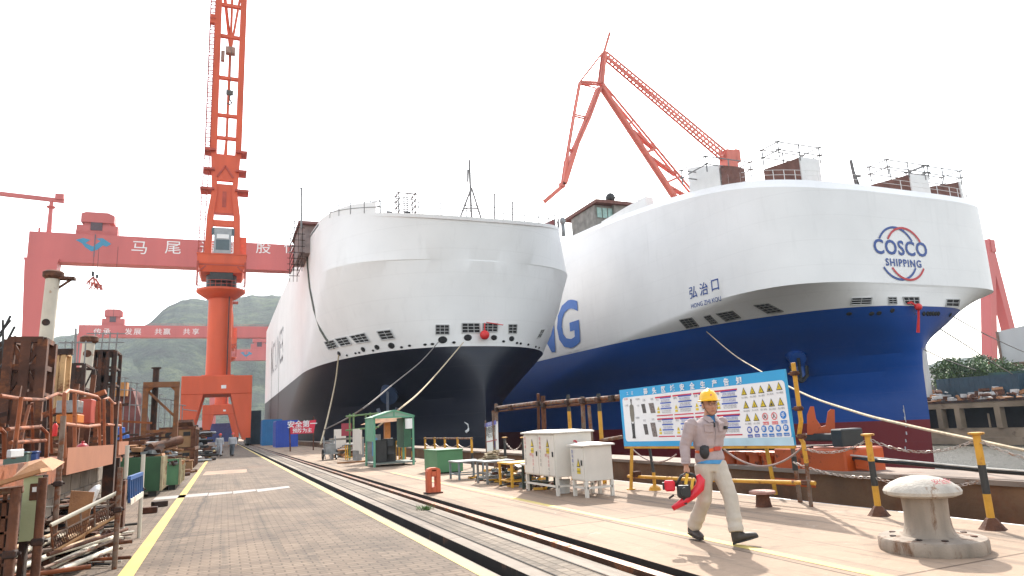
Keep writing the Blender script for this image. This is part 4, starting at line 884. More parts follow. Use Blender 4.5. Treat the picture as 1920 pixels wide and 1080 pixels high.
hills('hills', [(1560, 760), (1640, 700), (1730, 690), (1765, 676), (1790, 672), (1830, 690), (1900, 700), (2100, 720)], 900, 300, mh_, 5, 14)
# ------------------------------------------------------------ things on the quay, right side
BLUEP = mat('pale_board_blue', (.02, .30, .58), .4, 0, .05, 2)
# safety board
BO = Vector((7.9, 12.93, .87)); BR = Vector((.3, -4.53, .05)); BL = BR.length; brx = BR.normalized()
BUP = (Vector((7.9, 12.87, 2.02))-BO); BU = (BUP-brx*BUP.dot(brx)).normalized(); BN = brx.cross(BU)   # normal towards the road
board = thing('safety_notice_board', 'long blue and white safety notice board on yellow posts behind the walking man', 'notice board', BO)
def bxy(u, v):
    d = ray(u, v); t = (BO-CAM).dot(BN)/d.dot(BN); q = CAM+d*t-BO; return q.dot(brx), q.dot(BU)
def bp(s, t_, off=0): return brx*s+BU*t_+BN*off
BW, BH = BL, 1.19
def bpoly(pts, m, name, off=.006, parent=board):
    b = MB(); b.face([bp(s, t_, off) for s, t_ in pts]); return b.done(name, m, parent)
b = MB(); b.loft([[bp(0, 0, .0), bp(BW, 0, 0), bp(BW, BH, 0), bp(0, BH, 0)], [bp(0, 0, -.04), bp(BW, 0, -.04), bp(BW, BH, -.04), bp(0, BH, -.04)]]); b.done('panel', BLUEP, board)
def rrect(x0, y0, x1, y1, r, n=5):
    P = []
    for cx, cy, a0 in ((x1-r, y0+r, -90), (x1-r, y1-r, 0), (x0+r, y1-r, 90), (x0+r, y0+r, 180)):
        for k in range(n+1): a = R(a0+90*k/n); P.append((cx+r*math.cos(a), cy+r*math.sin(a)))
    return P
BWH = mat('board_white', (.72, .71, .72), .45, 0, .04, 1)
bpoly(rrect(.09, .10, BW-.03, BH-.17, .07), BWH, 'printed_sheet', .003)
bpoly([(BW*.55, .0), (BW, .0), (BW, .13), (BW*.62, .13)], mat('faded_print_blue', (.42, .60, .70), .45), 'faded_corner', .0045)
def ctext(body, s, t_, size, m, name='lettering', al='CENTER', bold=0, sx=1, off=.009): return put_text(body, size, bp(s, t_, off), brx, BU, m, board, name, al, sx, bold, 0)
for ch, u, v in zip('码头区域安全生产告知', (1211, 1227, 1244, 1261, 1279, 1298, 1318, 1340, 1362, 1386), (733, 731, 729, 727, 725, 723, 720, 717, 715, 712)):
    s, t_ = bxy(u, v); ctext(ch, s, BH-.145, .135, BWH, bold=.012)
for ch, u in (('工', 1177), ('区', 1186)): ctext(ch, bxy(u, 738)[0], BH-.12, .075, BWH)
PRD = mat('print_red', (.50, .02, .05), .5); PBL = mat('print_blue', (.03, .08, .38), .5); PGY = mat('print_grey', (.20, .20, .22), .5); PYE = mat('print_yellow', (.62, .46, .02), .5); PBK = mat('print_black', (.03, .03, .035), .5)
PB2 = mat('print_sign_blue', (.01, .16, .50), .5)
# dressed worker figure print: helmet, jacket, trousers, boots
s0, t1 = bxy(1184, 748); s1, t0 = bxy(1189, 822); cx = (s0+s1)/2; hh = t1-t0
b = MB()
def bface(b, pts, off=.008): b.face([bp(cx+s, t0+t_*hh, off) for s, t_ in pts])
bface(b, [(-.05, .42), (.05, .42), (.075, .60), (.07, .82), (.02, .87), (-.02, .87), (-.07, .82), (-.075, .60)]); b.done('figure_jacket', mat('print_khaki', (.18, .16, .13), .5), board)
b = MB(); bface(b, [(-.055, .42), (-.045, .08), (-.06, 0), (0, 0), (0, .36)]); bface(b, [(.055, .42), (.045, .08), (.06, 0), (0.002, 0), (.002, .36)]); bface(b, [(-.03, .93), (.03, .93), (.02, 1), (-.02, 1)]); bface(b, [(-.02, .88), (.02, .88), (.02, .92), (-.02, .92)]); each(b, 'figure_print', PBK, board)
for k, (u0, v0, u1, v1) in enumerate(((1204, 757, 1211, 775), (1218, 755, 1228, 775), (1208, 795, 1215, 815), (1222, 792, 1231, 819))):
    a_ = bxy(u0, v1); c_ = bxy(u1, v0); w_ = c_[0]-a_[0]
    bpoly([(a_[0]+w_*.25, a_[1]), (c_[0], a_[1]), (c_[0]-w_*.2, c_[1]), (a_[0], c_[1])], mat('print_photo_%d' % (k % 2), ((.07, .06, .06), (.16, .13, .12))[k % 2], .5, 0, .6, 30), 'photo_print')
for s, t_ in ((.25, .9), (.25, .75), (.28, .45), (.62, .9), (.62, .78), (.62, .40), (1.05, .92), (1.05, .5), (1.5, .92)):
    pass
for u, v, tx_ in ((1174, 750, '安全帽'), (1175, 762, '工作服'), (1196, 750, '护目镜'), (1197, 762, '手套'), (1196, 785, '劳保鞋'), (1208, 752, '正确'), (1223, 750, '佩戴'), (1209, 790, '错误'), (1225, 788, '示范')):
    s, t_ = bxy(u, v); ctext(tx_, s, t_, .045, PGY if u != 1174 else PRD)
# table: columns of hazard sheets, two rows
colu = [(1231, 1262), (1264, 1301), (1303, 1341), (1343, 1388)]
LINES = ('进入作业区域必须佩戴安全帽', '高处作业须系好安全带', '动火作业须办理审批手续', '注意防火防爆防触电')
for ri, (va, vb) in enumerate(((737, 771), (777, 818))):
    for ci, (ua, ub) in enumerate(colu):
        m_ = (ua+ub)/2; s0 = bxy(ua, 770)[0]; s1 = bxy(ub, 770)[0]; lo, hi = (.58, .965) if ri == 0 else (.175, .54); W_ = s1-s0; Hh = hi-lo
        bpoly([(s0, hi-.03), (s1-.01, hi-.03), (s1-.01, hi), (s0, hi)], PRD, 'heading_bar')
        bpoly([(s0, lo), (s1-.01, lo), (s1-.01, lo+.022), (s0, lo+.022)], PRD, 'heading_bar')
        sx0 = s0+W_*.28
        for f in (.88, .62, .34): bpoly([(sx0, lo+Hh*f), (s1-.03, lo+Hh*f), (s1-.03, lo+Hh*f+.025), (sx0, lo+Hh*f+.025)], PBL, 'subheading_bar')
        for j, f in enumerate((.78, .70, .52, .44, .24, .15)): ctext(LINES[(ci+j) % 4][:9 if W_ < .6 else 11], (sx0+s1-.03)/2, lo+Hh*f, min(.036, (s1-.03-sx0)/11), PGY if j % 3 else PBL, sx=1.0)
        ctext(('火灾', '触电', '坠落', '碰撞')[ci] if ri == 0 else ('中毒', '挤压', '淹溺', '爆炸')[ci], s0+W_*.13, lo+Hh*.80, .05, PGY)
        cx_ = s0+W_*.14; b = MB(); b.face([bp(cx_-.045, lo+Hh*.32, .008), bp(cx_+.045, lo+Hh*.32, .008), bp(cx_, lo+Hh*.52, .008)]); b.done('hazard_triangle', PYE, board)
        ctext('!', cx_, lo+Hh*.34, .06, PBK, off=.011); bpoly([(cx_-.04, lo+Hh*.16), (cx_+.04, lo+Hh*.16), (cx_+.04, lo+Hh*.27), (cx_-.04, lo+Hh*.27)], PYE, 'hazard_label', .008)
# sign grid
def tri(u, v, g): 
    s, t_ = bxy(u, v); s_ = .058; b = MB(); b.face([bp(s-s_*1.12, t_-s_*1.05, .007), bp(s+s_*1.12, t_-s_*1.05, .007), bp(s, t_+s_*1.2, .007)]); o = b.done('warning_sign', PBK, board)
    b = MB(); b.face([bp(s-s_*.8, t_-s_*.86, .010), bp(s+s_*.8, t_-s_*.86, .010), bp(s, t_+s_*.85, .010)]); b.done('sign_face', PYE, o)
    put_text(g, .07, bp(s, t_-s_*.75, .013), brx, BU, PBK, o, 'sign_symbol', off=0, bold=.003); ctext('当心'+'火触落车伤滑吊烫爆毒机夹'[int(u+v) % 12]+'险', s, t_-.115, .036, PGY)
for row_, us, vs in ((0, (1395, 1411, 1427, 1443, 1461), (734, 732, 730, 727, 724)), (1, (1399, 1415, 1431, 1447, 1464), (759, 757, 756, 755, 753)), (2, (1402, 1418), (783, 782))):
    for k, (u, v) in enumerate(zip(us, vs)): tri(u, v, '!↯!▲!'[k])
def disc(u, v, m, r=.062, ring=False, lab='必须戴帽', glyph=None):
    s, t_ = bxy(u, v); b = MB(); N = 20; c = [(s+r*math.cos(2*math.pi*k/N), t_+r*math.sin(2*math.pi*k/N)) for k in range(N)]
    if ring:
        c2 = [(s+r*.76*math.cos(2*math.pi*k/N), t_+r*.76*math.sin(2*math.pi*k/N)) for k in range(N)]
        for k in range(N): j = (k+1) % N; b.face([bp(*c[k], .007), bp(*c[j], .007), bp(*c2[j], .007), bp(*c2[k], .007)])
        b.face([bp(s-r*.62, t_+r*.5, .008), bp(s-r*.5, t_+r*.62, .008), bp(s+r*.62, t_-r*.5, .008), bp(s+r*.5, t_-r*.62, .008)])
    else: b.face([bp(*p, .007) for p in c])
    o = b.done('mandatory_sign' if not ring else 'prohibition_sign', m, board)
    bpoly([(s-r*1.0, t_-r-.07), (s+r*1.0, t_-r-.07), (s+r*1.0, t_-r-.02), (s-r*1.0, t_-r-.02)], m, 'sign_label', .007); ctext(lab, s, t_-r-.06, r*.46, BWH, off=.011)
    if glyph: put_text(glyph, r*1.25, bp(s, t_-r*.45, .011), brx, BU, BWH if not ring else PBK, o, 'sign_symbol', off=0, bold=.004)
disc(1435, 781, mat('print_rose', (.60, .12, .13), .5), ring=True, lab='禁止烟火', glyph='火'); disc(1452, 780, MATS['print_rose'], ring=True, lab='禁止入内', glyph='人'); disc(1469, 778, PB2, glyph='手')
for k, (u, v) in enumerate(((1406, 806), (1419, 805), (1433, 804), (1446, 804), (1460, 803), (1474, 802))): disc(u, v, PB2 if k > 1 else PBL, .056, glyph='帽镜服具带鞋'[k])
def striped(b_y, b_k, base, top, r, cuts, n=10):
    base = Vector(base); top = Vector(top)
    for k in range(len(cuts)-1): (b_y if k % 2 == 0 else b_k).tube(base.lerp(top, cuts[k]), base.lerp(top, cuts[k+1]), r, n)
# frame of the board
b = MB(); b.bar(bp(0, -.02, -.02), bp(BW, -.02, -.02), .03, .05); b.done('bottom_rail', YEL, board)
fy0 = Vector((7.84, 12.69, 0))-BO; b = MB(); b.tube(fy0, bp(.2, .1, -.07), .035, 10); b.tube(fy0, fy0+Vector((0, 0, .02)), .09, 10); b.done('post', YEL, board)
b = MB(); q = Vector((8.1, 12.2, 0))-BO; b.tube(q, q+Vector((0, 0, .35)), .035, 8); b.lathe([(.13, 0), (.1, .06), (.05, .1)], q, 10); b.done('post', YEL, board)
b = MB(); b.tube(q+Vector((0, 0, .35)), q+Vector((0, .1, 1.0)), .03, 8); b.done('post_upper', BLK, board)
q = gnd(1490, 943)-BO; q = Vector((q.x+.12, q.y, q.z)); b = MB(); b.tube(q, q+Vector((-.02, 0, .85)), .038, 10); b.done('post', POLE, board)
b = MB(); b.tube(q+Vector((-.02, 0, .5)), q+Vector((-.02, 0, .72)), .045, 10); b.done('black_band', BLK, board)
b = MB(); b.tube(gnd(1430, 930)-BO+Vector((.3, 0, 0)), gnd(1430, 930)-BO+Vector((.2, 0, .9)), .035, 8); b.done('post', YEL, board)
# yellow pipe upright at the right end with elbows and couplers, plus low rail
t = thing('yellow_pipe_stand', 'bent yellow scaffold pipe standing at the right end of the notice board', 'pipe stand', (8.33, 8.36, 0)); o = t.location
P = [gnd(1521, 950), atX(1512, 868, 8.32), atX(1506, 830, 8.3), atX(1498, 818, 8.28), atX(1502, 790, 8.27), atX(1487, 680, 8.2)]
b = MB(); b.path([p-o for p in P[:2]], .032, 10); b.done('lower_tube', POLE, t); b = MB(); b.path([p-o for p in P[1:]], .036, 10); b.done('upper_tube', YEL, t)
b = MB()
for p in (atX(1489, 700, 8.2), atX(1497, 766, 8.25), atX(1503, 818, 8.28), atX(1510, 905, 8.33)): p = p-o; b.box(p-Vector((.05, .07, .035)), p+Vector((.04, .05, .035)), bev=.01); b.tube(p+Vector((0, .12, 0)), p-Vector((0, .1, 0)), .014, 6)
each(b, 'coupler', RUST, t)
t = thing('low_pipe_rail', 'horizontal yellow pipe rail running knee high below the notice board', 'rail', (8.0, 12.0, 0)); o = t.location
b = MB(); b.path([atX(1178, 893, 7.98)-o, atX(1300, 899, 8.12)-o, atX(1528, 906, 8.36)-o], .033, 10); b.done('rail_tube', YEL, t)
b = MB(); b.box(Vector((-.09, .6, .24)), Vector((.07, .75, .36)), bev=.01); b.done('coupler', RUST, t)
# slack chain under the board
def chain(name, label, cat, pts, r=.013, m=None, group=None):
    """links threaded along a path"""
    t = MB(); L = 0; pts = [Vector(p) for p in pts]; step = r*5.2; acc = 0; k = 0
    for a_, c_ in zip(pts, pts[1:]):
        d = c_-a_; l_ = d.length; d.normalize(); s_ = acc
        while s_ < l_:
            p = a_+d*s_; x = d.orthogonal().normalized(); y = d.cross(x); ax = x if k % 2 else y
            t.path([p-d*step*.62, p-d*step*.3+ax*r*1.3, p+d*step*.3+ax*r*1.3, p+d*step*.62, p+d*step*.3-ax*r*1.3, p-d*step*.3-ax*r*1.3, p-d*step*.62], r*.5, 4, False)
            s_ += step; k += 1
        acc = s_-l_
    return tag(t.done(name, m or mat('galvanised_chain', (.32, .27, .24), .5, .5, .3, 9, .4, (.2, .09, .04), 8)), label, cat, group)
G_CH = 'chains strung between the edge posts'
p1 = Vector((8.27, 7.09, 1.02)); p2 = Vector((8.27, 5.58, 1.02)); p0 = atX(1505, 840, 8.3)
chain('chain', 'pale chain sagging between the two striped posts beside the bollard, upper run', 'chain', sag(p1, p2, .16), group=G_CH)
chain('chain', 'pale chain sagging from the yellow pipe stand to the first striped post', 'chain', sag(p0, p1, .12), group=G_CH)
chain('chain', 'lower chain hanging slack between the two striped posts behind the bollard', 'chain', sag(Vector((8.27, 7.09, .5)), Vector((8.27, 5.58, .55)), .1), group=G_CH)
chain('chain', 'chain hanging from the last striped post out of the right edge of the view', 'chain', sag(p2, Vector((8.27, 4.1, .9)), .18), group=G_CH)
chain('chain', 'lower chain from the board post to the first striped post', 'chain', sag(atX(1490, 868, 8.35), Vector((8.27, 7.09, .5)), .06), group=G_CH)
t = MB(); t.path(sag(atX(1350, 836, 8.15), atX(1508, 835, 8.3), .33, 20), .016, 6); tag(t.done('slack_cable', mat('grey_cable', (.28, .20, .18), .6, 0, .3, 5)), 'grey cable hanging in a deep loop under the right half of the notice board', 'cable')
t = MB(); t.path(sag(atX(1182, 838, 8.1), atX(1268, 852, 8.1), .22, 14), .014, 6); tag(t.done('slack_cable', MATS['grey_cable']), 'thin cable looping under the left end of the notice board', 'cable')
# striped chain posts
def cpost(loc, h, label, tilt=0, group='striped posts along the quay edge', cuts=(0, .36, .66, .985)):
    t = thing('striped_post', label, 'post', loc, 0, group); by = MB(); bk = MB(); top = Vector((tilt, 0, h))
    striped(by, bk, (0, 0, .0), top, .042, cuts, 12); by.lathe([(.06, h-.03), (.085, h-.02), (.085, h), (.05, h+.005)], (tilt, 0, 0), 14)
    each(by, 'yellow_band', YEL, t, 'auto'); bk.done('black_band', BLK, t, smooth='auto')
    b = MB(); b.lathe([(.15, 0), (.13, .02), (.06, .12), (.045, .13)], n=8); b.done('base_flange', RUST, t); return t
cpost((8.27, 5.58, 0), 1.10, 'yellow and black striped post right of the white bollard, nearest one')
cpost((8.27, 7.10, 0), 1.09, 'yellow and black striped post between the notice board and the bollard')
for (u, Y, lab) in ((946, 20.42, 'striped chain post just right of the tall white sign'), (980, 18.97, 'striped chain post just left of the white cabinets')): cpost((8.15, Y, 0), 1.05, lab, cuts=(0, .33, .98))
chain('chain', 'chain between the two striped posts right of the tall white sign', 'chain', sag((8.15, 20.42, .95), (8.15, 18.97, .95), .28), .014, group=G_CH)
# old railing with yellow and white posts
t = thing('edge_railing', 'low railing of striped posts with rusty top tube and chains behind the green box', 'railing', (8.15, 26, 0)); b2 = MB(); b2.tube((0, 4.0, .99), (0, -2.5, 1.0), .032, 8); b2.done('top_tube', POLE, t)
ys = [29.82, 28.31, 26.85, 25.2, 23.6]
for y in ys:
    b = MB(); b.tube((0, y-26, .5), (0, y-26, 1.04), .045, 8); b.done('post', YEL, t); b = MB(); b.tube((0, y-26, 0), (0, y-26, .5), .045, 8); b.done('post_foot', BLK, t)
for a_, c_ in zip(ys, ys[1:]): b = MB(); b.path(sag((0, a_-26, .8), (0, c_-26, .8), .13, 8), .016, 4); b.done('chain_run', MATS['galvanised_chain'], t)
cpost((8.15, 32.1, 0), 1.0, 'striped post seen just right of the green shelter', cuts=(0, .4, .98)); cpost((8.15, 34.2, 0), 1.0, 'striped post half hidden behind the green shelter', cuts=(0, .4, .98))
# rusty pipe barrier from the white sign to the board
t = thing('pipe_barrier', 'tall rusty scaffold pipe barrier with double top rail behind the white cabinets', 'barrier', (8.15, 17, 0)); o = t.location
for (u0, v0, u1, v1, r) in ((930, 765, 1012, 755, .055), (935, 771, 1010, 762, .03), (1010, 757, 1090, 750, .055), (1018, 764, 1092, 757, .04), (1085, 751, 1163, 744, .05), (1090, 757, 1160, 750, .03)):
    b = MB(); b.tube(atX(u0, v0, 8.15)-o, atX(u1, v1, 8.15)-o, r, 8); b.done('rail_tube', POLE if r > .04 else RUST, t)
for u, vt, r, m_, ub in ((930, 757, .06, POLE, 932), (1009, 738, .045, RUST, 1010), (1018, 742, .07, RUST, 1022), (1092, 744, .055, POLE, 1096), (1104, 760, .045, POLE, 1113)):
    a_ = atX(u, vt, 8.15)-o; q = atX(ub, 860, 8.15)-o; b = MB(); b.tube((a_.x, q.y, 0), a_, r, 8); b.done('post', m_, t)
for u, vt in ((1065, 740), (1122, 738)):
    a_ = atX(u, vt, 8.15)-o
    by = MB(); bk = MB(); striped(by, bk, (a_.x, a_.y, 0), a_, .05, (0, .22, .48, .80, 1)[::1], 8); each(by, 'post', YEL, t); each(bk, 'black_band', BLK, t)
b = MB()
for u, v in ((932, 768), (958, 764), (1010, 757), (1020, 760), (1064, 755), (1093, 752), (1122, 750), (1148, 747)): p = atX(u, v, 8.1)-o; b.box(p-Vector((.07, .09, .07)), p+Vector((.05, .09, .07)), bev=.015)
each(b, 'coupler', RUSTD, t)
b = MB(); b.tube(atX(1127, 826, 8.1)-o, atX(1168, 819, 8.1)-o, .04, 8); b.done('cross_tube', POLE, t)
# tall white sign on pole
t = thing('white_sign', 'tall white notice with blue header fixed to a rusty pole by the edge', 'sign', (8.1, 21.5, 0)); o = t.location
c = [atX(u, v, 8.1)-o for u, v in ((911, 847), (933, 843), (931, 790), (909, 794))]
b = MB(); b.loft([c, [p+Vector((.04, 0, 0)) for p in c]]); b.done('sign_panel', WHT, t)
x_ = (c[1]-c[0]).normalized(); y_ = (c[3]-c[0]).normalized(); n_ = x_.cross(y_); wS = (c[1]-c[0]).length; hS = (c[3]-c[0]).length
def sp(a_, e_, off=.01): return c[0]+x_*a_*wS+y_*e_*hS+n_*off
b = MB(); b.face([sp(0, .86), sp(1, .86), sp(1, 1), sp(0, 1)]); b.done('header_band', mat('header_violet', (.12, .12, .42), .5), t)
b = MB(); b.face([sp(.1, .32), sp(1, .32), sp(1, .35), sp(.1, .35)]); b.done('red_rule', PRD, t)
put_text('危险区域', .23, sp(.5, .64), x_, y_, PBK, t, bold=.01); put_text('严禁入内', .17, sp(.42, .46), x_, y_, PBK, t); put_text('码头部', .12, sp(.45, .89), x_, y_, WHT, t, off=.006); put_text('1', .28, sp(.82, .1), x_, y_, PBL, t, bold=.02)
b = MB(); b.tube((0, -.3, 0), (0, -.3, 1.9), .05, 8); b.tube((0, .45, 0), (0, .45, 1.6), .03, 8); each(b, 'sign_post', POLE, t)
# white electrical cabinets
CABM = mat('white_cabinet_paint', (.62, .58, .52), .45, 0, .06, 3, .12, (.25, .13, .07), 3, 0, 20)
def cabinet(label, x0, y0, w_, d_, h, z0, doors, num=None):
    """front (doors) faces -X; x0,y0 = near front corner; runs back along +Y by w_"""
    t = thing('electrical_cabinet', label, 'cabinet', (x0, y0, 0), 0, 'white electrical cabinets')
    b = MB(); b.box((0, 0, z0), (d_, w_, h-.04), bev=.01); b.done('housing', CABM, t)
    b = MB(); b.loft([[(-.06, -.05, h-.04), (d_+.05, -.05, h-.04), (d_+.05, w_+.05, h-.04), (-.06, w_+.05, h-.04)], [(-.06, -.05, h-.01), (d_+.05, -.05, h-.01), (d_+.05, w_+.05, h-.01), (-.06, w_+.05, h-.01)], [(d_*.3, .1, h+.03), (d_*.6, .1, h+.03), (d_*.6, w_-.1, h+.03), (d_*.3, w_-.1, h+.03)]]); b.done('roof', CABM, t)
    for x in (.03, d_-.03):
        for y in (.03, w_-.03): b = MB(); b.box((x-.03, y-.03, 0), (x+.03, y+.03, z0)); b.done('leg', CABM, t)
    b = MB(); b.box((0, .03, .16), (.03, w_-.03, .2)); b.box((.03, 0, .16), (d_-.03, .03, .2)); each(b, 'foot_rail', CABM, t)
    dw = w_/doors
    for k in range(doors):
        y1 = w_-k*dw-.015; yb = y1-dw+.03
        b = MB(); b.box((-.02, yb, z0+.03), (-.001, y1, h-.07), bev=.004); d = b.done('door', CABM, t)
        b = MB(); b.box((-.045, yb+.04, (z0+h)/2-.05), (-.02, yb+.06, (z0+h)/2+.05)); b.done('handle', BLK, d)
        cy = (yb+y1)/2-dw*.12; zt = h-.14-(.12 if doors == 1 else 0)
        b = MB(); b.face([(-.024, cy+.075, zt-.17), (-.024, cy-.075, zt-.17), (-.024, cy, zt)]); w2 = b.done('warning_sign', PBK, d)
        b = MB(); b.face([(-.027, cy+.05, zt-.155), (-.027, cy-.05, zt-.155), (-.027, cy, zt-.04)]); b.done('sign_face', PYE, w2)
        b = MB(); b.face([(-.024, cy+.07, zt-.30), (-.024, cy-.07, zt-.30), (-.024, cy-.07, zt-.19), (-.024, cy+.07, zt-.19)]); b.done('yellow_label', PYE, d); put_text('有电危险', .036, (-.026, cy, zt-.265), (0, -1, 0), (0, 0, 1), PBK, d)
        T_ = PRD if doors > 1 else PBL
        for j, ch in enumerate('配电箱专人管理'[:5 if doors == 1 else 7]): put_text(ch, .075, (-.022, y1-.10, h-.17-j*.088), (0, -1, 0), (0, 0, 1), T_ if j < 3 else PGY, d)
        if doors > 1:
            for j, ch in enumerate('安全用电注意'): put_text(ch, .066, (-.022, cy-.02, zt-.40-j*.078), (0, -1, 0), (0, 0, 1), PRD if j < 3 else PGY, d)
            put_text('责任人', .07, (-.022, cy+.05, zt-.36), (0, -1, 0), (0, 0, 1), PRD, d)
    if num: put_text(num, .24, (d_*.55, -.003, h-.36), (1, 0, 0), (0, 0, 1), PRD, t, bold=.01)
    return t
cabinet('large double door white electrical cabinet marked with red writing', 6.17, 12.75, 1.55, .85, 1.26, .36, 2, '3')
cabinet('smaller white electrical cabinet standing nearest the man, in front of the double one', 6.42, 12.0, .55, .62, 1.0, .30, 1)
t = thing('paint_bucket', 'grey plastic bucket on the ground under the double white cabinet', 'bucket', (6.55, 13.2, 0)); MB().lathe([(.11, 0), (.14, .26), (.145, .27), (.13, .27), (.12, .06), (.01, .05)], n=18).done('bucket_body', mat('pale_plastic', (.5, .5, .48), .5), t, smooth='auto')
b = MB(); b.path([(.14, 0, .25), (.1, 0, .33), (-.1, 0, .33), (-.14, 0, .25)], .005, 4); b.done('wire_handle', GREY, t)
# work tables
def table(label, x, y, w_, d_, h, top, leg, extras=0, rz=0):
    t = thing('work_table', label, 'table', (x, y, 0), rz, 'small steel work tables')
    b = MB(); b.box((-w_/2, -d_/2, h-.04), (w_/2, d_/2, h), bev=.006); b.done('tabletop', top, t)
    for sx in (-1, 1):
        for sy in (-1, 1): b = MB(); b.box((sx*(w_/2-.05)-.025, sy*(d_/2-.05)-.025, 0), (sx*(w_/2-.05)+.025, sy*(d_/2-.05)+.025, h-.04)); b.done('leg', leg, t)
    b = MB(); b.bar((-w_/2+.05, -d_/2+.05, .14), (w_/2-.05, -d_/2+.05, .14), .03); b.bar((-w_/2+.05, d_/2-.05, .14), (w_/2-.05, d_/2-.05, .14), .03); b.bar((-w_/2+.05, -d_/2+.05, .14), (-w_/2+.05, d_/2-.05, .14), .03); b.done('stretcher', leg, t)
    return t
TBL = mat('blue_grey_table', (.14, .18, .20), .6, 0, .3, 3, .25); YTB = mat('yellow_table', (.60, .32, .03), .6, 0, .25, 3, .3); DKT = mat('dark_green_table', (.035, .05, .04), .6, 0, .3, 3, .2)
table('blue grey steel work table just right of the green box', 6.35, 18.9, .8, .9, .5, GREY, TBL)
table('pale grey steel work table between the blue grey and the yellow one', 6.45, 16.9, .8, .8, .56, GREY, GREY)
table('yellow steel work table with rusty legs', 6.55, 15.55, .8, .85, .56, YTB, YTB)
table('dark green work table with a pale top beside the double cabinet', 6.6, 14.55, .7, .5, .56, CABM, DKT)
def pile(name, label, cat, loc, mats, n, sx, sy, sz, seed, size=(.04, .16), kind=None, rods=0):
    rnd = random.Random(seed); t = thing(name, label, cat, loc)
    for i, m_ in enumerate(mats):
        b = MB()
        for k in range(n):
            x, y = max(-sx*.55, min(sx*.5, rnd.gauss(0, sx*.3))), max(-sy*.55, min(sy*.55, rnd.gauss(0, sy*.33))); z = max(0, sz*(1-(x/sx)**2*3-(y/sy)**2*3))*rnd.random(); s_ = rnd.uniform(*size)
            M_ = Matrix.Translation((x, y, z)) @ Matrix.Rotation(rnd.random()*6, 4, 'Z') @ Matrix.Rotation(rnd.gauss(0, .5), 4, 'X')
            if rods and rnd.random() < rods: b.tube(M_ @ Vector((-s_*3, 0, s_*.3)), M_ @ Vector((s_*3, 0, s_*.3)), s_*.16, 6)
            else: b.box((-s_, -s_*.6, 0), (s_, s_*.6, s_*.5), M_)
        o_ = b.done(name+'_pieces', m_, t); o_['kind'] = 'stuff'
    return t
pile('tool_clutter', 'heap of tools, hoses and rusty clutter lying under the work tables', 'clutter', (6.75, 16.5, 0), (RUST, GREY, DKT, YTB), 45, .7, 4.2, .4, 11, (.04, .12), rods=.4)
pile('rope_coil_heap', 'small pale heap of rope and rags on the grey work table', 'rope heap', (6.5, 17.2, .56), (mat('rope_tan', (.35, .28, .18), .9, 0, .3, 9), ), 40, .45, .45, .28, 12, (.03, .09), rods=.5)
# green box
GRN = mat('green_box_paint', (.065, .19, .085), .5, 0, .12, 2, .12)
t = thing('green_box', 'plain dark green steel box on the quay, left of the tables', 'box', (6.26, 21.5, 0)); MB().box((0, 0, .04), (.85, 1.55, .70), bev=.012).done('box_shell', GRN, t); MB().box((-.02, -.02, .70), (.87, 1.57, .74), bev=.006).done('lid', GRN, t)
MB().box((.05, .05, 0), (.8, 1.5, .04)).done('skid', BLK, t)
# orange red stub with a slot
t = thing('slotted_post', 'short orange-red steel post with a vertical slot beside the crane rail', 'post', (4.40, 15.5, 0)); f = lambda a, c: Vector((a, -.09, c)); OR = mat('faded_orange_red', (.50, .10, .04), .6, 0, .15, 4, .2)
b = MB(); b.box((-.155, -.1, 0), (-.05, .1, .50), bev=.015).box((.05, -.1, 0), (.155, .1, .50), bev=.015).box((-.05, -.1, 0), (.05, .1, .14)).box((-.05, -.1, .37), (.05, .1, .52)); b.done('post_body', OR, t)
b = MB(); b.prism([(-.155, .49), (.155, .49), (.13, .54), (.06, .565), (-.06, .565), (-.13, .54)], lambda a, c: Vector((a, -.1, c)), (0, .2, 0)); b.done('rounded_top', OR, t)
b = MB(); b.box((-.19, -.14, 0), (.19, .14, .03)); b.done('base_plate', RUSTD, t)
# small rusty mushroom bollard
t = thing('mooring_cleat', 'small rusty flat-topped mooring cleat between the walking man and the striped post', 'cleat', (7.85, 8.84, 0)); MB().lathe([(.13, 0), (.12, .02), (.10, .16), (.11, .19)], n=20).done('cleat_stem', RUST, t, smooth='auto'); MB().lathe([(.11, .19), (.2, .2), (.2, .235), (.17, .245), (.01, .25)], n=24).done('cleat_cap', mat('worn_cap', (.34, .17, .13), .7, 0, .3, 5, .3), t, smooth='auto')
# the big white bollard
BOLM = mat('chipped_bollard_paint', (.40, .36, .31), .8, 0, .2, 4, .34, (.20, .12, .075), 5, .35, 30, streak=2.5)
BOLS = mat('grimy_bollard_stem', (.27, .22, .175), .85, 0, .3, 3, .42, (.13, .07, .04), 3.5, .3, 40, streak=3)
t = thing('mooring_bollard', 'large chipped white mushroom bollard on a round base in the right foreground', 'bollard', (6.36, 5.22, 0))
t.location = gnd(1750, 1030); t.scale = (.70, .70, .885)
MB().lathe([(.70, 0), (.71, .03), (.71, .12), (.69, .145), (.5, .16), (.36, .165)], n=72).done('base_disc', BOLS, t, smooth='auto')
MB().lathe([(.40, .15), (.34, .19), (.31, .26), (.295, .40), (.30, .55), (.315, .62), (.30, .64)], (-.03, 0, 0), n=64).done('stem', BOLS, t, smooth='auto')
MB().lathe([(.28, .60), (.44, .605), (.505, .63), (.515, .665), (.49, .70), (.40, .755), (.28, .80), (.14, .825), (.01, .83)], (-.05, 0, 0), n=72).done('mushroom_head', BOLM, t, smooth='auto')
for a in (200, 235, 305, 345, 20, 70, 110, 150):
    x, y = .53*math.cos(R(a)), .53*math.sin(R(a)); MB().lathe([(.045, .158), (.045, .168), (.02, .17)], (x, y, 0), 6).done('bolt_recess', RUSTD, t)
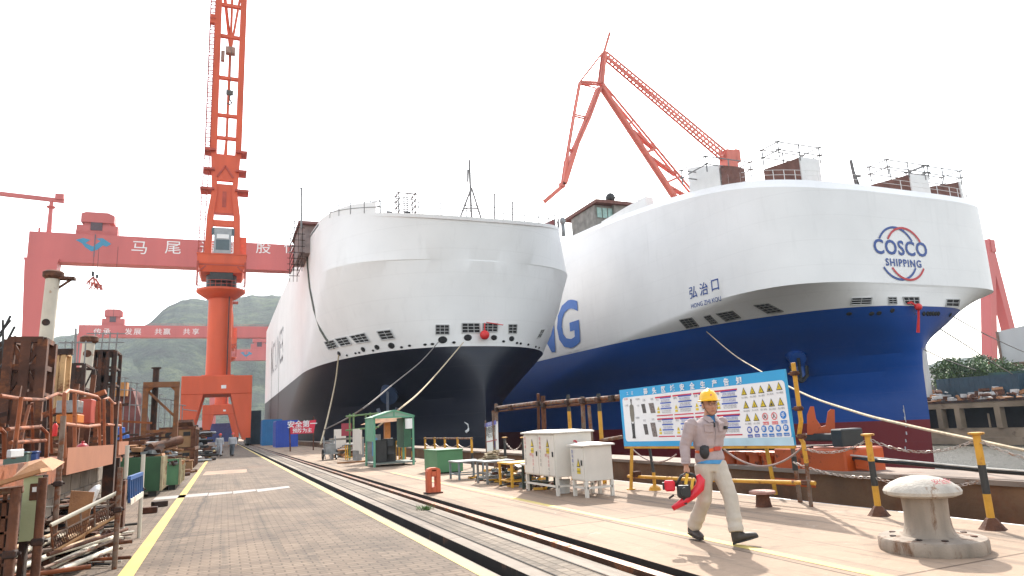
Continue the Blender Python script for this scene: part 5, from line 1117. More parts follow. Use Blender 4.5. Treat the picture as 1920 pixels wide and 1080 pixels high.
for j, ch in enumerate('安全第一'): a = R(-112+j*16); c_ = Vector((-.05+.41*math.cos(a), .41*math.sin(a), .752)); put_text(ch, .11, c_+Vector((0, 0, 0)), (-math.sin(a), math.cos(a), 0), Vector((-math.cos(a)*.87, -math.sin(a)*.87, .5)), PRD, t, 'red_lettering', off=.012)
# orange mooring machine at the edge
OM = mat('orange_machine_paint', (.46, .07, .008), .5, 0, .25, 1.5, .38, (.08, .03, .015), 3)
t = thing('orange_mooring_unit', 'orange mooring roller unit with two upright horns on the quay edge behind the board', 'mooring unit', (10.0, 10, .0)); o = t.location
def U(u, v, X=10.0): return atX(u, v, X)-o
hc_ = atX(1540, 815, 10.0); hn = Vector((hc_.x, hc_.y, 0)).normalized()
def UH(u, v): d = ray(u, v); return CAM+d*((hc_-CAM).dot(hn)/d.dot(hn))-o
b = MB(); pr = [UH(u, v) for u, v in ((1513, 815), (1513, 778), (1519, 762), (1526, 762), (1530, 785), (1540, 800), (1548, 798), (1552, 772), (1558, 767), (1565, 768), (1566, 815))]
b.loft([pr, [p+hn*.14 for p in pr]]); b.done('horn_fork', OM, t)
b = MB(); q = U(1540, 825); b.box(q+Vector((-.1, -.35, -.02)), q+Vector((.3, .3, .12)), bev=.02); b.box(q+Vector((-.3, -.75, -.1)), q+Vector((.2, -.5, .2)), bev=.02); b.done('roller_housing', BLK, t)
b = MB(); q = U(1603, 846); q2 = U(1520, 893); b.box((q.x-.25, q.y, q2.z+.06), (q2.x+.7, q2.y+.6, q.z+.05), bev=.03); b.done('machine_base', OM, t)
b = MB(); q3 = U(1540, 900); b.tube(q3+Vector((.0, -.1, -.05)), q3+Vector((0, .9, -.05)), .26, 20); b.done('lower_roller', OM, t, smooth='auto')
for k in range(6):
    q = U(1372+k*24, 862, 10.1); b = MB(); b.tube((q.x, q.y, -.4), (q.x, q.y, .62), .16, 16); b.lathe([(.2, .60), (.2, .66), (.1, .68)], (q.x, q.y, 0), 16); b.done('guide_roller', OM, t, smooth='auto')
b = MB(); a_, c_ = U(1350, 852), U(1530, 850); b.bar(a_+Vector((-.1, 0, .10)), c_+Vector((-.1, 0, .10)), .12, .05); b.bar(a_+Vector((-.15, 0, -.3)), c_+Vector((-.15, 0, -.3)), .1, .1); b.bar(a_+Vector((.5, 0, .1)), c_+Vector((.5, 0, .1)), .5, .06); b.done('frame_beam', RUSTD, t)
b = MB(); a_ = U(1603, 872); b.box(a_+Vector((-.1, -.35, -.05)), a_+Vector((.25, -.1, .1))); b.done('end_block', OM, t)
# black hose run above the edge beam, with pale strap
t = MB(); t.path([atX(1575, 858, 9.95), atX(1700, 868, 9.9), atX(1850, 882, 9.9), atX(1990, 892, 9.9)], .035, 8); tag(t.done('edge_hose', BLK), 'black cable strung taut above the quay edge beam behind the bollard', 'cable')
t = MB(); t.path([atX(1575, 854, 9.95)+Vector((-.05, 0, .03)), atX(1700, 864, 9.85), atX(1850, 878, 9.85), atX(1990, 888, 9.85)], .014, 6); tag(t.done('edge_rope', mat('pale_rope', (.55, .52, .47), .9, 0, .2, 9)), 'thin pale rope lying along the black cable above the edge beam', 'rope')

# mooring ropes
ROPE = mat('mooring_rope', (.46, .37, .25), .9, 0, .25, 6); ROPD = mat('dark_mooring_rope', (.16, .14, .13), .9, 0, .2, 4)
def rope(label, pts, r, m=ROPE, group='mooring ropes of the ships'):
    """pts: Vectors; smooth through them (Catmull-Rom)"""
    P = [pts[0]]+pts+[pts[-1]]; out = []
    for i in range(1, len(P)-2):
        for k in range(8):
            t_ = k/8; a_, b_, c_, d_ = P[i-1:i+3]; out.append(.5*((2*b_)+(c_-a_)*t_+(2*a_-5*b_+4*c_-d_)*t_*t_+(3*b_-a_-3*c_+d_)*t_**3))
    out.append(pts[-1]); n = len(out); rs = r if isinstance(r, tuple) else (r, r)
    b = MB(); b.path(out, [rs[0]+(rs[1]-rs[0])*i/(n-1) for i in range(n)], 6); return tag(b.done('mooring_rope', m), label, 'rope', group)
s = hp(T2, 1325, 622)[0]
rope('long pale mooring rope from the blue hull passing behind the board to the right edge', [s, atY(1372, 662, 55), atY(1421, 693, 36), atY(1500, 735, 21), atY(1600, 771, 13.5), atY(1700, 797, 9.8), atY(1830, 825, 7.3), atY(1920, 844, 6.2), atY(2100, 880, 4.8)], (.055, .017))
e1 = atX(601, 834, 9.0); e1.z = .3
rope('thick pale rope from the forward mooring port of the navy ship down to the quay', [hp(T1, 637, 666)[0]+Vector((-.2, -.4, 0)), atY(629, 715, e1.y+22), atY(615, 780, e1.y+7), e1], (.10, .09))
rope('thin dark rope sweeping low across the navy hull to the quay', [hp(T1, 820, 642)[0]+Vector((0, -.6, 0)), atY(790, 677, 67), atY(735, 722, 55), atY(670, 773, 46), atX(608, 806, 8.9)], .06, ROPD)
rope('pale rope from the centre of the navy bow down behind the green shelter', [hp(T1, 866, 643)[0]+Vector((0, -.6, 0)), atY(830, 688, 62), atY(790, 732, 48), atY(748, 768, 36), atX(690, 815, 8.9)], (.07, .045))
rope('upper dark rope from the port bow of the blue ship to the far bank', [hp(T2, 1781, 590)[0], atY(1850, 628, 72), atY(1925, 662, 95), atY(2000, 690, 110)], .09, ROPD)
rope('middle dark rope from the blue stem to the far bank past the red crane leg', [hp(T2, 1716, 588)[0], atY(1800, 640, 64), atY(1870, 685, 80), atY(1925, 716, 95)], .10, ROPD)
rope('lowest thin rope from the blue stem towards the trees', [hp(T2, 1728, 653)[0], atY(1775, 675, 64), atY(1830, 694, 82)], .08, ROPD)

# green shelter
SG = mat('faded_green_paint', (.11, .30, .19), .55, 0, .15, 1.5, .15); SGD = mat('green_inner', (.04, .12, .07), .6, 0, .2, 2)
t = thing('green_shelter', 'open green steel shelter with low gabled roof on the quay, ship behind', 'shelter', (6.33, 28.0, 0))
W_ = .77; D_ = 1.7
MB().box((-W_, 0, .10), (W_+.15, D_, .16)).done('floor_plate', mat('shelter_floor', (.16, .18, .16), .7), t)
for x in (-W_, W_+.05):
    for y in (0, D_): MB().box((x-.04, y-.04, 0), (x+.04, y+.04, 1.95)).done('leg', SG, t)
b = MB(); b.box((-W_-.02, .04, 1.0), (-W_+.02, D_-.04, 1.95)); b.done('side_panel', SG, t)
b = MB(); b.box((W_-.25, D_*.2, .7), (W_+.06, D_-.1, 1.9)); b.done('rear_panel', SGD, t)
f = lambda a, c: Vector((a, -.05, c))
b = MB(); b.loft([[(-W_-.08, -.08, 1.95), (W_+.12, -.08, 1.95), (.02, -.08, 2.22)], [(-W_-.08, D_+.08, 1.95), (W_+.12, D_+.08, 1.95), (.02, D_+.08, 2.22)]]); b.done('roof', mat('shelter_roof', (.26, .36, .28), .6, 0, .2, 1, .2), t)
b = MB(); b.bar((-W_, -.1, 1.93), (W_+.1, -.1, 1.93), .06); b.bar((-W_-.05, -.1, 1.95), (.02, -.1, 2.2), .06); b.bar((W_+.1, -.1, 1.95), (.02, -.1, 2.2), .06); b.bar((.02, -.1, 1.95), (.02, -.1, 2.15), .05); b.done('gable_truss', SG, t)
b = MB(); b.tube((W_-.15, -.1, 1.45), (W_-.15, -.1, 1.85), .15, 16); b.done('white_canister', WHT, t)
b = MB(); b.box((-W_+.1, .2, .16), (-W_+.55, .6, 1.05), bev=.03); b.done('black_locker', BLK, t)
t = thing('oil_drum', 'black drum standing inside the green shelter', 'drum', (6.30, 28.7, .16)); MB().lathe([(.28, 0), (.28, .28), (.29, .3), (.28, .32), (.28, .6), (.29, .62), (.28, .64), (.28, .9), (.27, .92), (.02, .9)], n=22).done('drum_body', BLK, t, smooth='auto'); MB().tube((.1, -.1, .9), (.1, -.1, .95), .04, 8).done('drum_cap', WHT, t)
t = thing('yellow_barrier_frame', 'small yellow barred frame standing behind the shelter leg', 'barrier', (7.1, 30.3, 0)); b = MB()
for k in range(5): b.bar((-.28+k*.14, 0, .12), (-.28+k*.14, 0, .95), .05)
b.bar((-.3, 0, .12), (.3, 0, .12), .06); b.bar((-.3, 0, .92), (.3, 0, .92), .06); b.done('bar_frame', YEL, t); MB().box((-.4, -.2, 0), (.4, .2, .1)).done('foot', YEL, t)
t = thing('orange_pillar_crane', 'orange stand with a flat wooden canopy seen through the green shelter', 'stand', (6.95, 32.0, 0)); MB().box((-.13, -.13, 0), (.13, .13, 1.85)).done('stand_column', mat('stand_orange', (.45, .17, .04), .6, 0, .2, 3, .3), t)
b = MB(); b.loft([[(-1.1, -.7, 1.72), (1.05, -.7, 1.85), (1.05, .7, 1.85), (-1.1, .7, 1.72)], [(-.2, -.2, 2.08), (.2, -.2, 2.08), (.2, .2, 2.08), (-.2, .2, 2.08)]]); b.done('canopy', WOOD, t)
# farther clutter along the edge
t = thing('notice_stand', 'pair of white perforated panels on short feet left of the green shelter', 'panel stand', (6.05, 34.6, 0))
b = MB(); b.box((0, -.3, .5), (.05, 1.4, 1.55)); b.box((0, -.95, .35), (.05, -.3, 1.5)); each(b, 'white_panel', CABM, t); b = MB()
for k in range(6): b.box((0, -.8+k*.42, 0), (.06, -.72+k*.42, .52))
each(b, 'panel_foot', GREY, t)
t = thing('blue_poster_stand', 'narrow grey stand with a blue poster beside the green shelter', 'poster stand', (6.3, 32.0, 0)); MB().box((-.3, 0, 0), (.35, .3, 1.25)).done('stand_box', GREY, t); b = MB(); b.face([(-.05, -.004, .3), (.2, -.004, .3), (.2, -.004, 1.1), (-.05, -.004, 1.1)]); b.done('poster', mat('poster_blue', (.10, .28, .50), .5), t)
t = thing('green_pole_frame', 'thin green scaffold frame rising left of the green shelter', 'frame', (6.6, 36, 0)); b = MB()
for x, y in ((-.5, 0), (.35, 0), (-.5, 1.2), (.35, 1.2)): b.tube((x, y, 0), (x, y, 2.35), .045, 6)
for z in (1.5, 2.2): b.tube((-.9, 0, z), (.8, 0, z+.1), .045, 6); b.tube((-.5, -.4, z), (-.5, 1.5, z), .045, 6)
b.done('scaffold_tubes', mat('green_pole_paint', (.12, .20, .08), .6, 0, .3, 3, .3), t)
t = thing('steel_trestle', 'grey steel trestle bench with a red board behind it, left of the white panels', 'trestle', (6.3, 39.5, 0)); b = MB(); b.box((-.9, -.4, 1.0), (.9, .4, 1.1)); b.done('bench_top', CONC, t); b = MB()
for x in (-.85, .8): b.box((x, -.4, 0), (x+.1, .4, 1.0))
each(b, 'bench_side', GREY, t); MB().box((-.2, .5, 1.2), (.35, .55, 1.9)).done('red_board', mat('dull_red_board', (.28, .03, .05), .6), t)
table('yellow steel work table beside the white perforated panels', 6.2, 37.0, .7, .7, .8, GREY, YTB)
pile('edge_clutter', 'low heap of timbers and fittings on the quay edge at the foot of the rope', 'clutter', (7.4, 42, 0), (CONC, RUST, WOOD), 40, 2.4, 4, .7, 21, (.1, .35), rods=.3)
MBT = MB(); MBT.box((4.9, 33.2, 0), (6.4, 33.4, .07)); tag(MBT.done('timber_beam', WOOD), 'single pale timber lying on the quay left of the green shelter', 'timber')
t = thing('red_banner', 'red banner with white characters stretched on poles at the foot of the navy ship', 'banner', (7.6, 62, 0)); o = t.location
c = [atY(u, v, 62)-o for u, v in ((545, 814), (588, 812), (593, 787), (543, 793))]; b = MB(); b.loft([c, [p+Vector((0, .05, 0)) for p in c]]); b.done('banner_cloth', mat('banner_red', (.60, .03, .06), .7, 0, .1, 1), t)
x_ = (c[1]-c[0]).normalized(); y_ = Vector((0, 0, 1)); put_text('安全第一', .62, (c[0]+c[1])/2+Vector((0, 0, .58)), x_, y_, BWH, t, bold=.03, off=.03); put_text('预防为主', .40, (c[0]+c[1])/2+Vector((0, 0, .12)), x_, y_, BWH, t, bold=.02, off=.03)
b = MB(); b.tube((c[0].x, .1, 0), (c[3].x, .1, c[3].z), .06, 6); b.tube((c[1].x, .1, 0), (c[1].x, .1, c[2].z+.3), .06, 6); each(b, 'banner_pole', RUST, t)
BC = mat('bright_blue_container', (.012, .05, .33), .5, 0, .1, 1, .1); BC2 = mat('sky_blue_container', (.01, .13, .32), .5, 0, .1, 1, .1)
container('container', 'deep blue container beside the red banner at the foot of the navy ship', (6.65, 86, 0), (2.4, 5.0, 3.0), BC, 0, 12, 'blue containers by the quay')
container('container', 'lighter blue container just beyond the deep blue one', (6.3, 107, 0), (2.6, 5.0, 3.6), BC2, 0, 12, 'blue containers by the quay')
container('container', 'dark green container standing beyond the right leg of the orange crane', (4.6, 128, 0), (2.2, 6.0, 5.6), DKB, 0, 12)
container('container', 'far blue container seen under the portal of the orange crane', (-1.5, 236, 0), (9, 8, 5.6), mat('far_blue', (.04, .10, .3), .6), 0, 12)
container('container', 'far white container seen under the portal of the orange crane, left of the blue one', (-8.5, 250, 0), (4, 8, 7), PALE, 0, 12)
t = thing('hand_cart', 'small grey two wheeled cart parked by the white board near the red banner', 'cart', (5.25, 38.5, 0)); b = MB(); b.lathe([(.27, -.03), (.3, -.03), (.3, .03), (.27, .03)], n=20, cap=False)
for v in b.bm.verts: v.co = Vector((v.co.z-.35, v.co.x, v.co.y+.3))
b.done('wheel', BLK, t); b = MB(); b.lathe([(.27, -.03), (.3, -.03), (.3, .03), (.27, .03)], n=20, cap=False)
for v in b.bm.verts: v.co = Vector((v.co.z+.35, v.co.x, v.co.y+.3))
b.done('wheel', BLK, t); b = MB()
for x in (-.3, .3): b.path([(x, -.6, .1), (x, -.2, .35), (x, .1, 1.25)], .03, 6)
for z in (.4, .7, 1.0): b.bar((-.3, -.1+.1*z, z), (.3, -.1+.1*z, z), .04)
b.box((-.35, -.55, .3), (.35, .0, .36)); b.box((-.25, -.4, .36), (.25, -.05, .85)); b.done('cart_frame', GREY, t)
t = thing('white_board', 'plain white board standing behind the grey cart', 'board', (6.3, 42.5, 0)); MB().box((-.25, 0, .35), (.45, .06, 1.6)).done('board_panel', CABM, t); each(MB().box((-.2, 0, 0), (-.12, .06, .35)).box((.3, 0, 0), (.38, .06, .35)), 'board_foot', GREY, t)
# weed in the paving
b = bmesh.new(); rnd = random.Random(2); c = gnd(797, 955)
for k in range(160):
    a = rnd.random()*6.28; r_ = rnd.random()**.6*.16; p = Vector((c.x+math.cos(a)*r_, c.y+math.sin(a)*r_*1.3, 0)); d = Vector((math.cos(a)*.05, math.sin(a)*.05, rnd.uniform(.03, .10))); s_ = Vector((-math.sin(a), math.cos(a), 0))*.006
    b.faces.new([b.verts.new(q) for q in (p-s_, p+s_, p+d)])
me = bpy.data.meshes.new('weed_tuft'); b.to_mesh(me); b.free(); me.materials.append(mat('weed_green', (.07, .14, .03), .7)); ob = bpy.data.objects.new('weed_tuft', me); COL.objects.link(ob); tag(ob, 'small green weed tuft growing beside the crane rail', 'weed')
# ------------------------------------------------------------ people
SKIN = mat('skin', (.42, .20, .12), .5, 0, .06, 5)
def remeshed(b, name, m, parent, vox=.012, it=2):
    bmesh.ops.recalc_face_normals(b.bm, faces=b.bm.faces); me = bpy.data.meshes.new(name); b.bm.to_mesh(me); b.bm.free()
    o = bpy.data.objects.new(name, me); COL.objects.link(o); k = o.modifiers.new('r', 'REMESH'); k.mode = 'VOXEL'; k.voxel_size = vox; k.use_smooth_shade = True
    if it: s_ = o.modifiers.new('s', 'SMOOTH'); s_.factor = .5; s_.iterations = it
    bpy.context.view_layer.update(); m2 = bpy.data.meshes.new_from_object(o.evaluated_get(bpy.context.evaluated_depsgraph_get())); o.modifiers.clear(); o.data = m2; bpy.data.meshes.remove(me)
    m2.name = name; m2.materials.clear(); m2.materials.append(m); m2.polygons.foreach_set('use_smooth', [True]*len(m2.polygons)); o.parent = parent; return o
def rings(b, L, n=18):
    """L: list of (x,y,z,rx,ry[,tiltx]) horizontal elliptical sections"""
    out = []
    for s_ in L:
        x, y, z, rx, ry = s_[:5]; tl = s_[5] if len(s_) > 5 else 0
        out.append([Vector((x+rx*math.cos(2*math.pi*k/n), y+ry*math.sin(2*math.pi*k/n), z+tl*math.sin(2*math.pi*k/n)*ry)) for k in range(n)])
    b.loft(out)
def hand(b, W, d, side, curl=1.0, s_=1.0, grip=False):
    """palm and five fingers from the wrist W along d; side = direction of the thumb; palm faces inward"""
    d = d.normalized(); side = (side-d*side.dot(d)).normalized(); pn = d.cross(side).normalized()
    b.path([W-d*.03*s_, W+d*.02*s_, W+d*.05*s_, W+d*.09*s_], [.024*s_, .028*s_, .036*s_, .034*s_], 10)
    for i, ln in enumerate((.072, .080, .075, .058)):
        o_ = W+d*.088*s_+side*(.028-.019*i)*s_; c = curl*(1+.12*i); a1, a2, a3 = .5*c, 1.2*c, 1.9*c
        f = lambda a: d*math.cos(a)+pn*math.sin(a)
        p1 = o_+f(a1)*ln*.42*s_; p2 = p1+f(a2)*ln*.33*s_; p3 = p2+f(a3)*ln*.25*s_
        b.path([o_-d*.02*s_, o_, p1, p2, p3], [.0095*s_, .0095*s_, .009*s_, .008*s_, .0065*s_], 7)
    o_ = W+d*.03*s_+side*.028*s_; q1 = o_+(side*.6+d*.7).normalized()*.035*s_; q2 = q1+(side*.1+d+pn*.5*curl).normalized()*.03*s_; q3 = q2+(d*.8+pn*.8*curl).normalized()*.022*s_
    b.path([o_-side*.01*s_, q1, q2, q3], [.013*s_, .0115*s_, .010*s_, .0075*s_], 7)
def head(b, c, k=1.0, rz=0):
    c = Vector(c); M_ = Matrix.Rotation(rz, 3, 'Z'); n = 24
    sec = ((-.115, -.062, .018, .020), (-.105, -.055, .036, .036), (-.085, -.038, .052, .058), (-.055, -.022, .062, .078), (-.02, -.010, .070, .090), (.02, .0, .075, .096), (.06, .004, .076, .098), (.09, .008, .068, .088), (.115, .01, .048, .062), (.128, .01, .02, .028))
    b.loft([[c+M_ @ Vector((rx*math.cos(2*math.pi*i/n)*k, (y+ry*math.sin(2*math.pi*i/n))*k, z*k)) for i in range(n)] for z, y, rx, ry in sec])
    def P(x, y, z): return c+M_ @ Vector((x*k, y*k, z*k))
    b.path([P(0, -.090, .012), P(0, -.108, -.018), P(0, -.112, -.032), P(0, -.094, -.042)], [.008*k, .012*k, .016*k, .011*k], 8)      # nose
    b.path([P(-.022, -.088, -.068), P(0, -.097, -.064), P(.022, -.088, -.068)], [.005*k, .009*k, .005*k], 6); b.path([P(-.018, -.085, -.078), P(0, -.094, -.078), P(.018, -.085, -.078)], [.004*k, .009*k, .004*k], 6)
    b.path([P(-.045, -.086, .026), P(-.02, -.098, .030)], .009*k, 6); b.path([P(.045, -.086, .026), P(.02, -.098, .030)], .009*k, 6)
    for sx in (-1, 1): b.ell(P(sx*.076, .008, -.01), .010*k, .020*k, .032*k, 10, 8); b.ell(P(sx*.04, -.068, -.03), .022*k, .022*k, .02*k, 10, 8)
    b.ell(P(0, -.082, -.103), .02*k, .018*k, .014*k, 10, 8)
    return P
def person(label, loc, rz, J, shirt, trouser, helmet_m, boot, vox=.011, detail=True, group=None):
    t = thing('person', label, 'person', loc, rz, group); g = {k: Vector(v) for k, v in J.items() if isinstance(v, tuple)}
    hd = g['head']; hz = J.get('hrz', 0) if isinstance(J.get('hrz', 0), (int, float)) else 0
    b = MB(); P = head(b, hd, 1.06, J['turn'] if 'turn' in J else 0)
    b.path([g['chest']+Vector((0, .01, .08)), g['neck'], hd+Vector((0, .02, -.06))], [.075, .058, .055], 12)
    rings(b, [(g['pel'].x, g['pel'].y, g['pel'].z-.06, .13, .09), (g['pel'].x, g['pel'].y, g['pel'].z+.1, .125, .085), (g['chest'].x, g['chest'].y, g['chest'].z-.05, .145, .09), (g['chest'].x, g['chest'].y, g['chest'].z+.09, .12, .07)])
    for s_ in 'rl':
        b.path([g[s_+'sh'], g[s_+'el'], g[s_+'wr']], [.045, .036, .026], 10); hd_ = g[s_+'hd']-g[s_+'wr']; hand(b, g[s_+'wr'], hd_, Vector((0, -1, .1)) if s_ == 'r' else Vector((-.5, -1, 0)), 1.0 if s_ == 'r' else .45, 1.05)
        b.path([g[s_+'hip'], g[s_+'kn'], g[s_+'an']], [.07, .05, .036], 10); b.path([g[s_+'an'], g[s_+'an']+Vector((0, 0, -.05))], [.03, .02], 8)
    remeshed(b, 'body', SKIN, t, min(vox, .009) if detail else vox, 1)
    # shirt: torso, collar, sleeves with fold ripples
    b = MB(); p, c = g['pel'], g['chest']
    rings(b, [(p.x, p.y+.01, p.z-.03, .178, .125), (p.x, p.y, p.z+.02, .190, .134), (p.x, p.y, p.z+.08, .178, .122), (p.x, p.y, p.z+.12, .162, .112), (p.x, p.y, p.z+.17, .196, .135), (p.x*.6+c.x*.4, p.y*.6+c.y*.4, p.z+.25, .196, .130), (c.x, c.y, c.z-.08, .206, .132), (c.x, c.y, c.z, .212, .128), (c.x, c.y+.005, c.z+.06, .195, .11), (c.x, c.y+.01, c.z+.10, .125, .085), (c.x, c.y+.008, c.z+.135, .075, .068)])
    for s_ in 'rl':
        a_, e_, w_ = g[s_+'sh'], g[s_+'el'], g[s_+'wr']; pts = []; rs = []
        for k in range(9): f = k/8; pts.append(a_.lerp(e_, f)); rs.append(.084-.020*f+(.004 if k % 2 else -.002)*(f > .35))
        for k in range(1, 10): f = k/9; pts.append(e_.lerp(w_, f*.97)); rs.append(.064-.014*f+(.005 if k % 2 else -.003)*(.6 if f < .6 else 1))
        rs[-1] = .044; b.ell(a_, .066, .07, .064, 12, 8); b.path(pts, rs, 14)
    remeshed(b, 'shirt', shirt, t, vox, 1)
    b = MB()
    for s_ in 'rl':
        h_, k_, a_ = g[s_+'hip'], g[s_+'kn'], g[s_+'an']; pts = []; rs = []
        for i in range(8): f = i/7; pts.append(h_.lerp(k_, f)); rs.append(.112-.028*f+(.003 if i % 2 else -.002))
        for i in range(1, 9): f = i/8; pts.append(k_.lerp(a_, f*1.0)); rs.append(.086-.004*f+(.007 if (i % 2 and f > .5) else -.002))
        b.path(pts, rs, 16)
    rings(b, [(p.x, p.y, p.z-.13, .155, .115), (p.x, p.y, p.z-.05, .168, .120), (p.x, p.y, p.z+.03, .158, .110)])
    remeshed(b, 'trousers', trouser, t, vox, 1)
    for s_ in 'rl':
        a_, to = g[s_+'an'], g[s_+'to']; heel = g[s_+'he']; b = MB(); fd = (to-heel); fd.z = 0; fl = (to-heel); sd = Vector((0, 0, 1)).cross(fl).normalized()
        up = sd.cross(fl.normalized())*-1; up = up if up.z > 0 else -up
        def S(f, w_, h_, z=0): c_ = heel+fl*f; return [c_+sd*w_*math.cos(2*math.pi*k/12)+up*(z+h_*(.5+.5*math.sin(2*math.pi*k/12))) for k in range(12)]
        b.loft([S(-.06, .02, .05), S(0, .042, .11), S(.12, .048, .13), S(.35, .048, .115), (S(.6, .053, .09)), S(.85, .054, .075), S(1.0, .042, .06), S(1.07, .012, .03, .01)])
        b.path([heel+fl*.14+up*.07, a_+Vector((0, 0, .085))], [.05, .058], 12); bt = remeshed(b, 'boot', boot, t, vox, 1)
        if detail:
            b = MB(); b.loft([[heel+fl*f+sd*w_*q+up*z for f, w_ in ((-.07, .028), (.3, .038), (.7, .046), (1.06, .03)) for q in ()] or [heel+fl*(-.08)+sd*.03, heel+fl*.3+sd*.042, heel+fl*.7+sd*.05, heel+fl*1.06+sd*.03, heel+fl*1.06-sd*.03, heel+fl*.7-sd*.05, heel+fl*.3-sd*.042, heel+fl*(-.08)-sd*.03] for z in (0,)]+[[q+up*.016 for q in (heel+fl*(-.08)+sd*.03, heel+fl*.3+sd*.042, heel+fl*.7+sd*.05, heel+fl*1.06+sd*.03, heel+fl*1.06-sd*.03, heel+fl*.7-sd*.05, heel+fl*.3-sd*.042, heel+fl*(-.08)-sd*.03)]]); b.done('sole', BLK, bt)
    # helmet
    n = 28; b = MB(); hc = hd+Vector((0, .01, .055)); M_ = Matrix.Rotation(J.get('turn', 0), 3, 'Z')
    def ring(r1, r2, z, oy=0): return [hc+M_ @ Vector((r1*math.cos(2*math.pi*k/n), oy+r2*math.sin(2*math.pi*k/n)-(.035*max(0, -math.sin(2*math.pi*k/n))**2 if z < .004 else 0), z)) for k in range(n)]
    b.loft([ring(.101, .118, -.008), ring(.128, .146, -.012), ring(.130, .148, -.004), ring(.108, .126, .006), ring(.106, .124, .03), ring(.099, .116, .062), ring(.082, .098, .092), ring(.056, .070, .114), ring(.024, .03, .124)]); hm = b.done('helmet', helmet_m, t, smooth='auto')
    b = MB(); b.path([hc+M_ @ Vector((0, -.105, .062)), hc+M_ @ Vector((0, -.06, .118)), hc+M_ @ Vector((0, 0, .132)), hc+M_ @ Vector((0, .06, .118)), hc+M_ @ Vector((0, .105, .062))], [.006, .014, .015, .014, .006], 8); b.done('helmet_ridge', helmet_m, hm, True)
    return t, g, P, M_, hd
SHIRT = mat('pinkish_grey_work_shirt', (.36, .28, .275), .85, 0, .09, 9, 0, bump=.9, bscale=10)
TROU = mat('cream_work_trousers', (.44, .385, .32), .85, 0, .10, 7, 0, bump=.9, bscale=9)
HELY = mat('yellow_helmet', (.78, .44, .01), .3, 0, .04, 3); BOOT = mat('dark_work_boot', (.035, .028, .024), .6, 0, .3, 8)
J = dict(pel=(0, .0, .93), chest=(.02, -.02, 1.30), neck=(.025, -.03, 1.44), head=(.035, -.055, 1.575), rsh=(-.205, 0, 1.365), rel=(-.295, .05, 1.10), rwr=(-.345, -.02, .885), rhd=(-.36, -.05, .80),
    lsh=(.225, .0, 1.365), lel=(.25, .17, 1.13), lwr=(.22, .29, .97), lhd=(.21, .33, .90), rhip=(-.085, .01, .88), rkn=(-.10, .04, .48), ran=(-.12, .30, .14), rhe=(-.12, .385, .05), rto=(-.13, .145, .015),
    lhip=(.085, -.01, .88), lkn=(.10, -.19, .51), lan=(.05, -.30, .14), lhe=(.035, -.27, .012), lto=(.225, -.43, .085))
J['turn'] = -.28
man, g, P, HM, hd = person('man in yellow helmet, pinkish grey shirt and cream trousers walking with a red power tool', (5.36, 6.86, 0), R(-4), J, SHIRT, TROU, HELY, BOOT)
# face details, hair, glasses
HAIR = mat('black_hair', (.012, .01, .009), .6)
b = MB()
for sx in (-1, 1): b.ell(P(sx*.031, -.089, .006), .013, .007, .006, 10, 6)
b.done('eye', mat('eye_dark', (.03, .02, .02), .3), man)
b = MB()
for sx in (-1, 1): b.path([P(sx*.048, -.094, .030), P(sx*.03, -.104, .036), P(sx*.012, -.106, .033)], .0045, 5)
b.done('eyebrow', HAIR, man)
b = MB(); b.path([P(-.024, -.0975, -.073), P(0, -.105, -.071), P(.024, -.0975, -.073)], .0035, 5); b.done('mouth', mat('lip', (.25, .07, .06), .5), man)
n = 20; b = MB(); c = hd; b.loft([[c+HM @ Vector((r1*math.cos(a), .022+r2*math.sin(a), z)) for a in [R(-20)+R(220)*k/n for k in range(n+1)]] for r1, r2, z in ((.078, .085, -.045), (.085, .092, -.01), (.087, .094, .06))], cap=False, closed=False); b.done('hair', HAIR, man, True)
b = MB()
for sx in (-1, 1):
    q = [P(sx*.031+.022*math.cos(2*math.pi*k/14), -.112, .006+.016*math.sin(2*math.pi*k/14)) for k in range(15)]; b.path(q, .0018, 4); b.path([P(sx*.053, -.11, .01), P(sx*.08, -.02, .008)], .002, 4)
b.bar(P(-.009, -.113, .008), P(.009, -.113, .008), .003); b.done('glasses', BLK, man)
b = MB()
for sx in (-1, 1): b.path([P(sx*.082, -.02, .06), P(sx*.074, -.04, -.04), P(sx*.045, -.065, -.095), P(0, -.075, -.122)], .004, 5)
b.done('chin_strap', mat('strap_dark', (.10, .07, .05), .7), man)
b = MB(); b.ell(hd+Vector((0, .01, .055))+HM @ Vector((0, -.112, .055)), .016, .008, .014, 12, 8); b.done('helmet_badge', mat('badge_pink', (.55, .15, .12), .5), man)
ch = g['chest']; pe = g['pel']
# collar, placket, pockets, badge, neck cloth
b = MB()
for sx in (-1, 1):
    b.loft([[ch+Vector(q) for q in ((sx*.078, -.02, .155), (sx*.03, -.088, .125), (sx*.012, -.122, .075), (sx*.065, -.112, .06), (sx*.098, -.05, .105))], [ch+Vector(q)+Vector((0, -.008, .004)) for q in ((sx*.078, -.02, .155), (sx*.03, -.088, .125), (sx*.012, -.122, .075), (sx*.065, -.112, .06), (sx*.098, -.05, .105))]])
b.done('collar', SHIRT, man)
b = MB(); b.path([ch+Vector((0, -.118, .07)), ch+Vector((-.002, -.133, 0)), ch+Vector((-.006, -.13, -.1)), pe+Vector((-.0, -.13, .18))], .007, 5); b.done('placket', mat('placket', (.30, .24, .24), .8), man)
for sx in (-1, 1):
    M2 = Matrix.Translation(ch+Vector((sx*.088, -.124, .0))) @ Matrix.Rotation(sx*.35, 4, 'Z'); b = MB(); b.box((-.052, -.006, -.045), (.052, .012, .055), M2); b.box((-.056, -.011, .03), (.056, .010, .058), M2, .003); b.done('pocket', SHIRT, man)
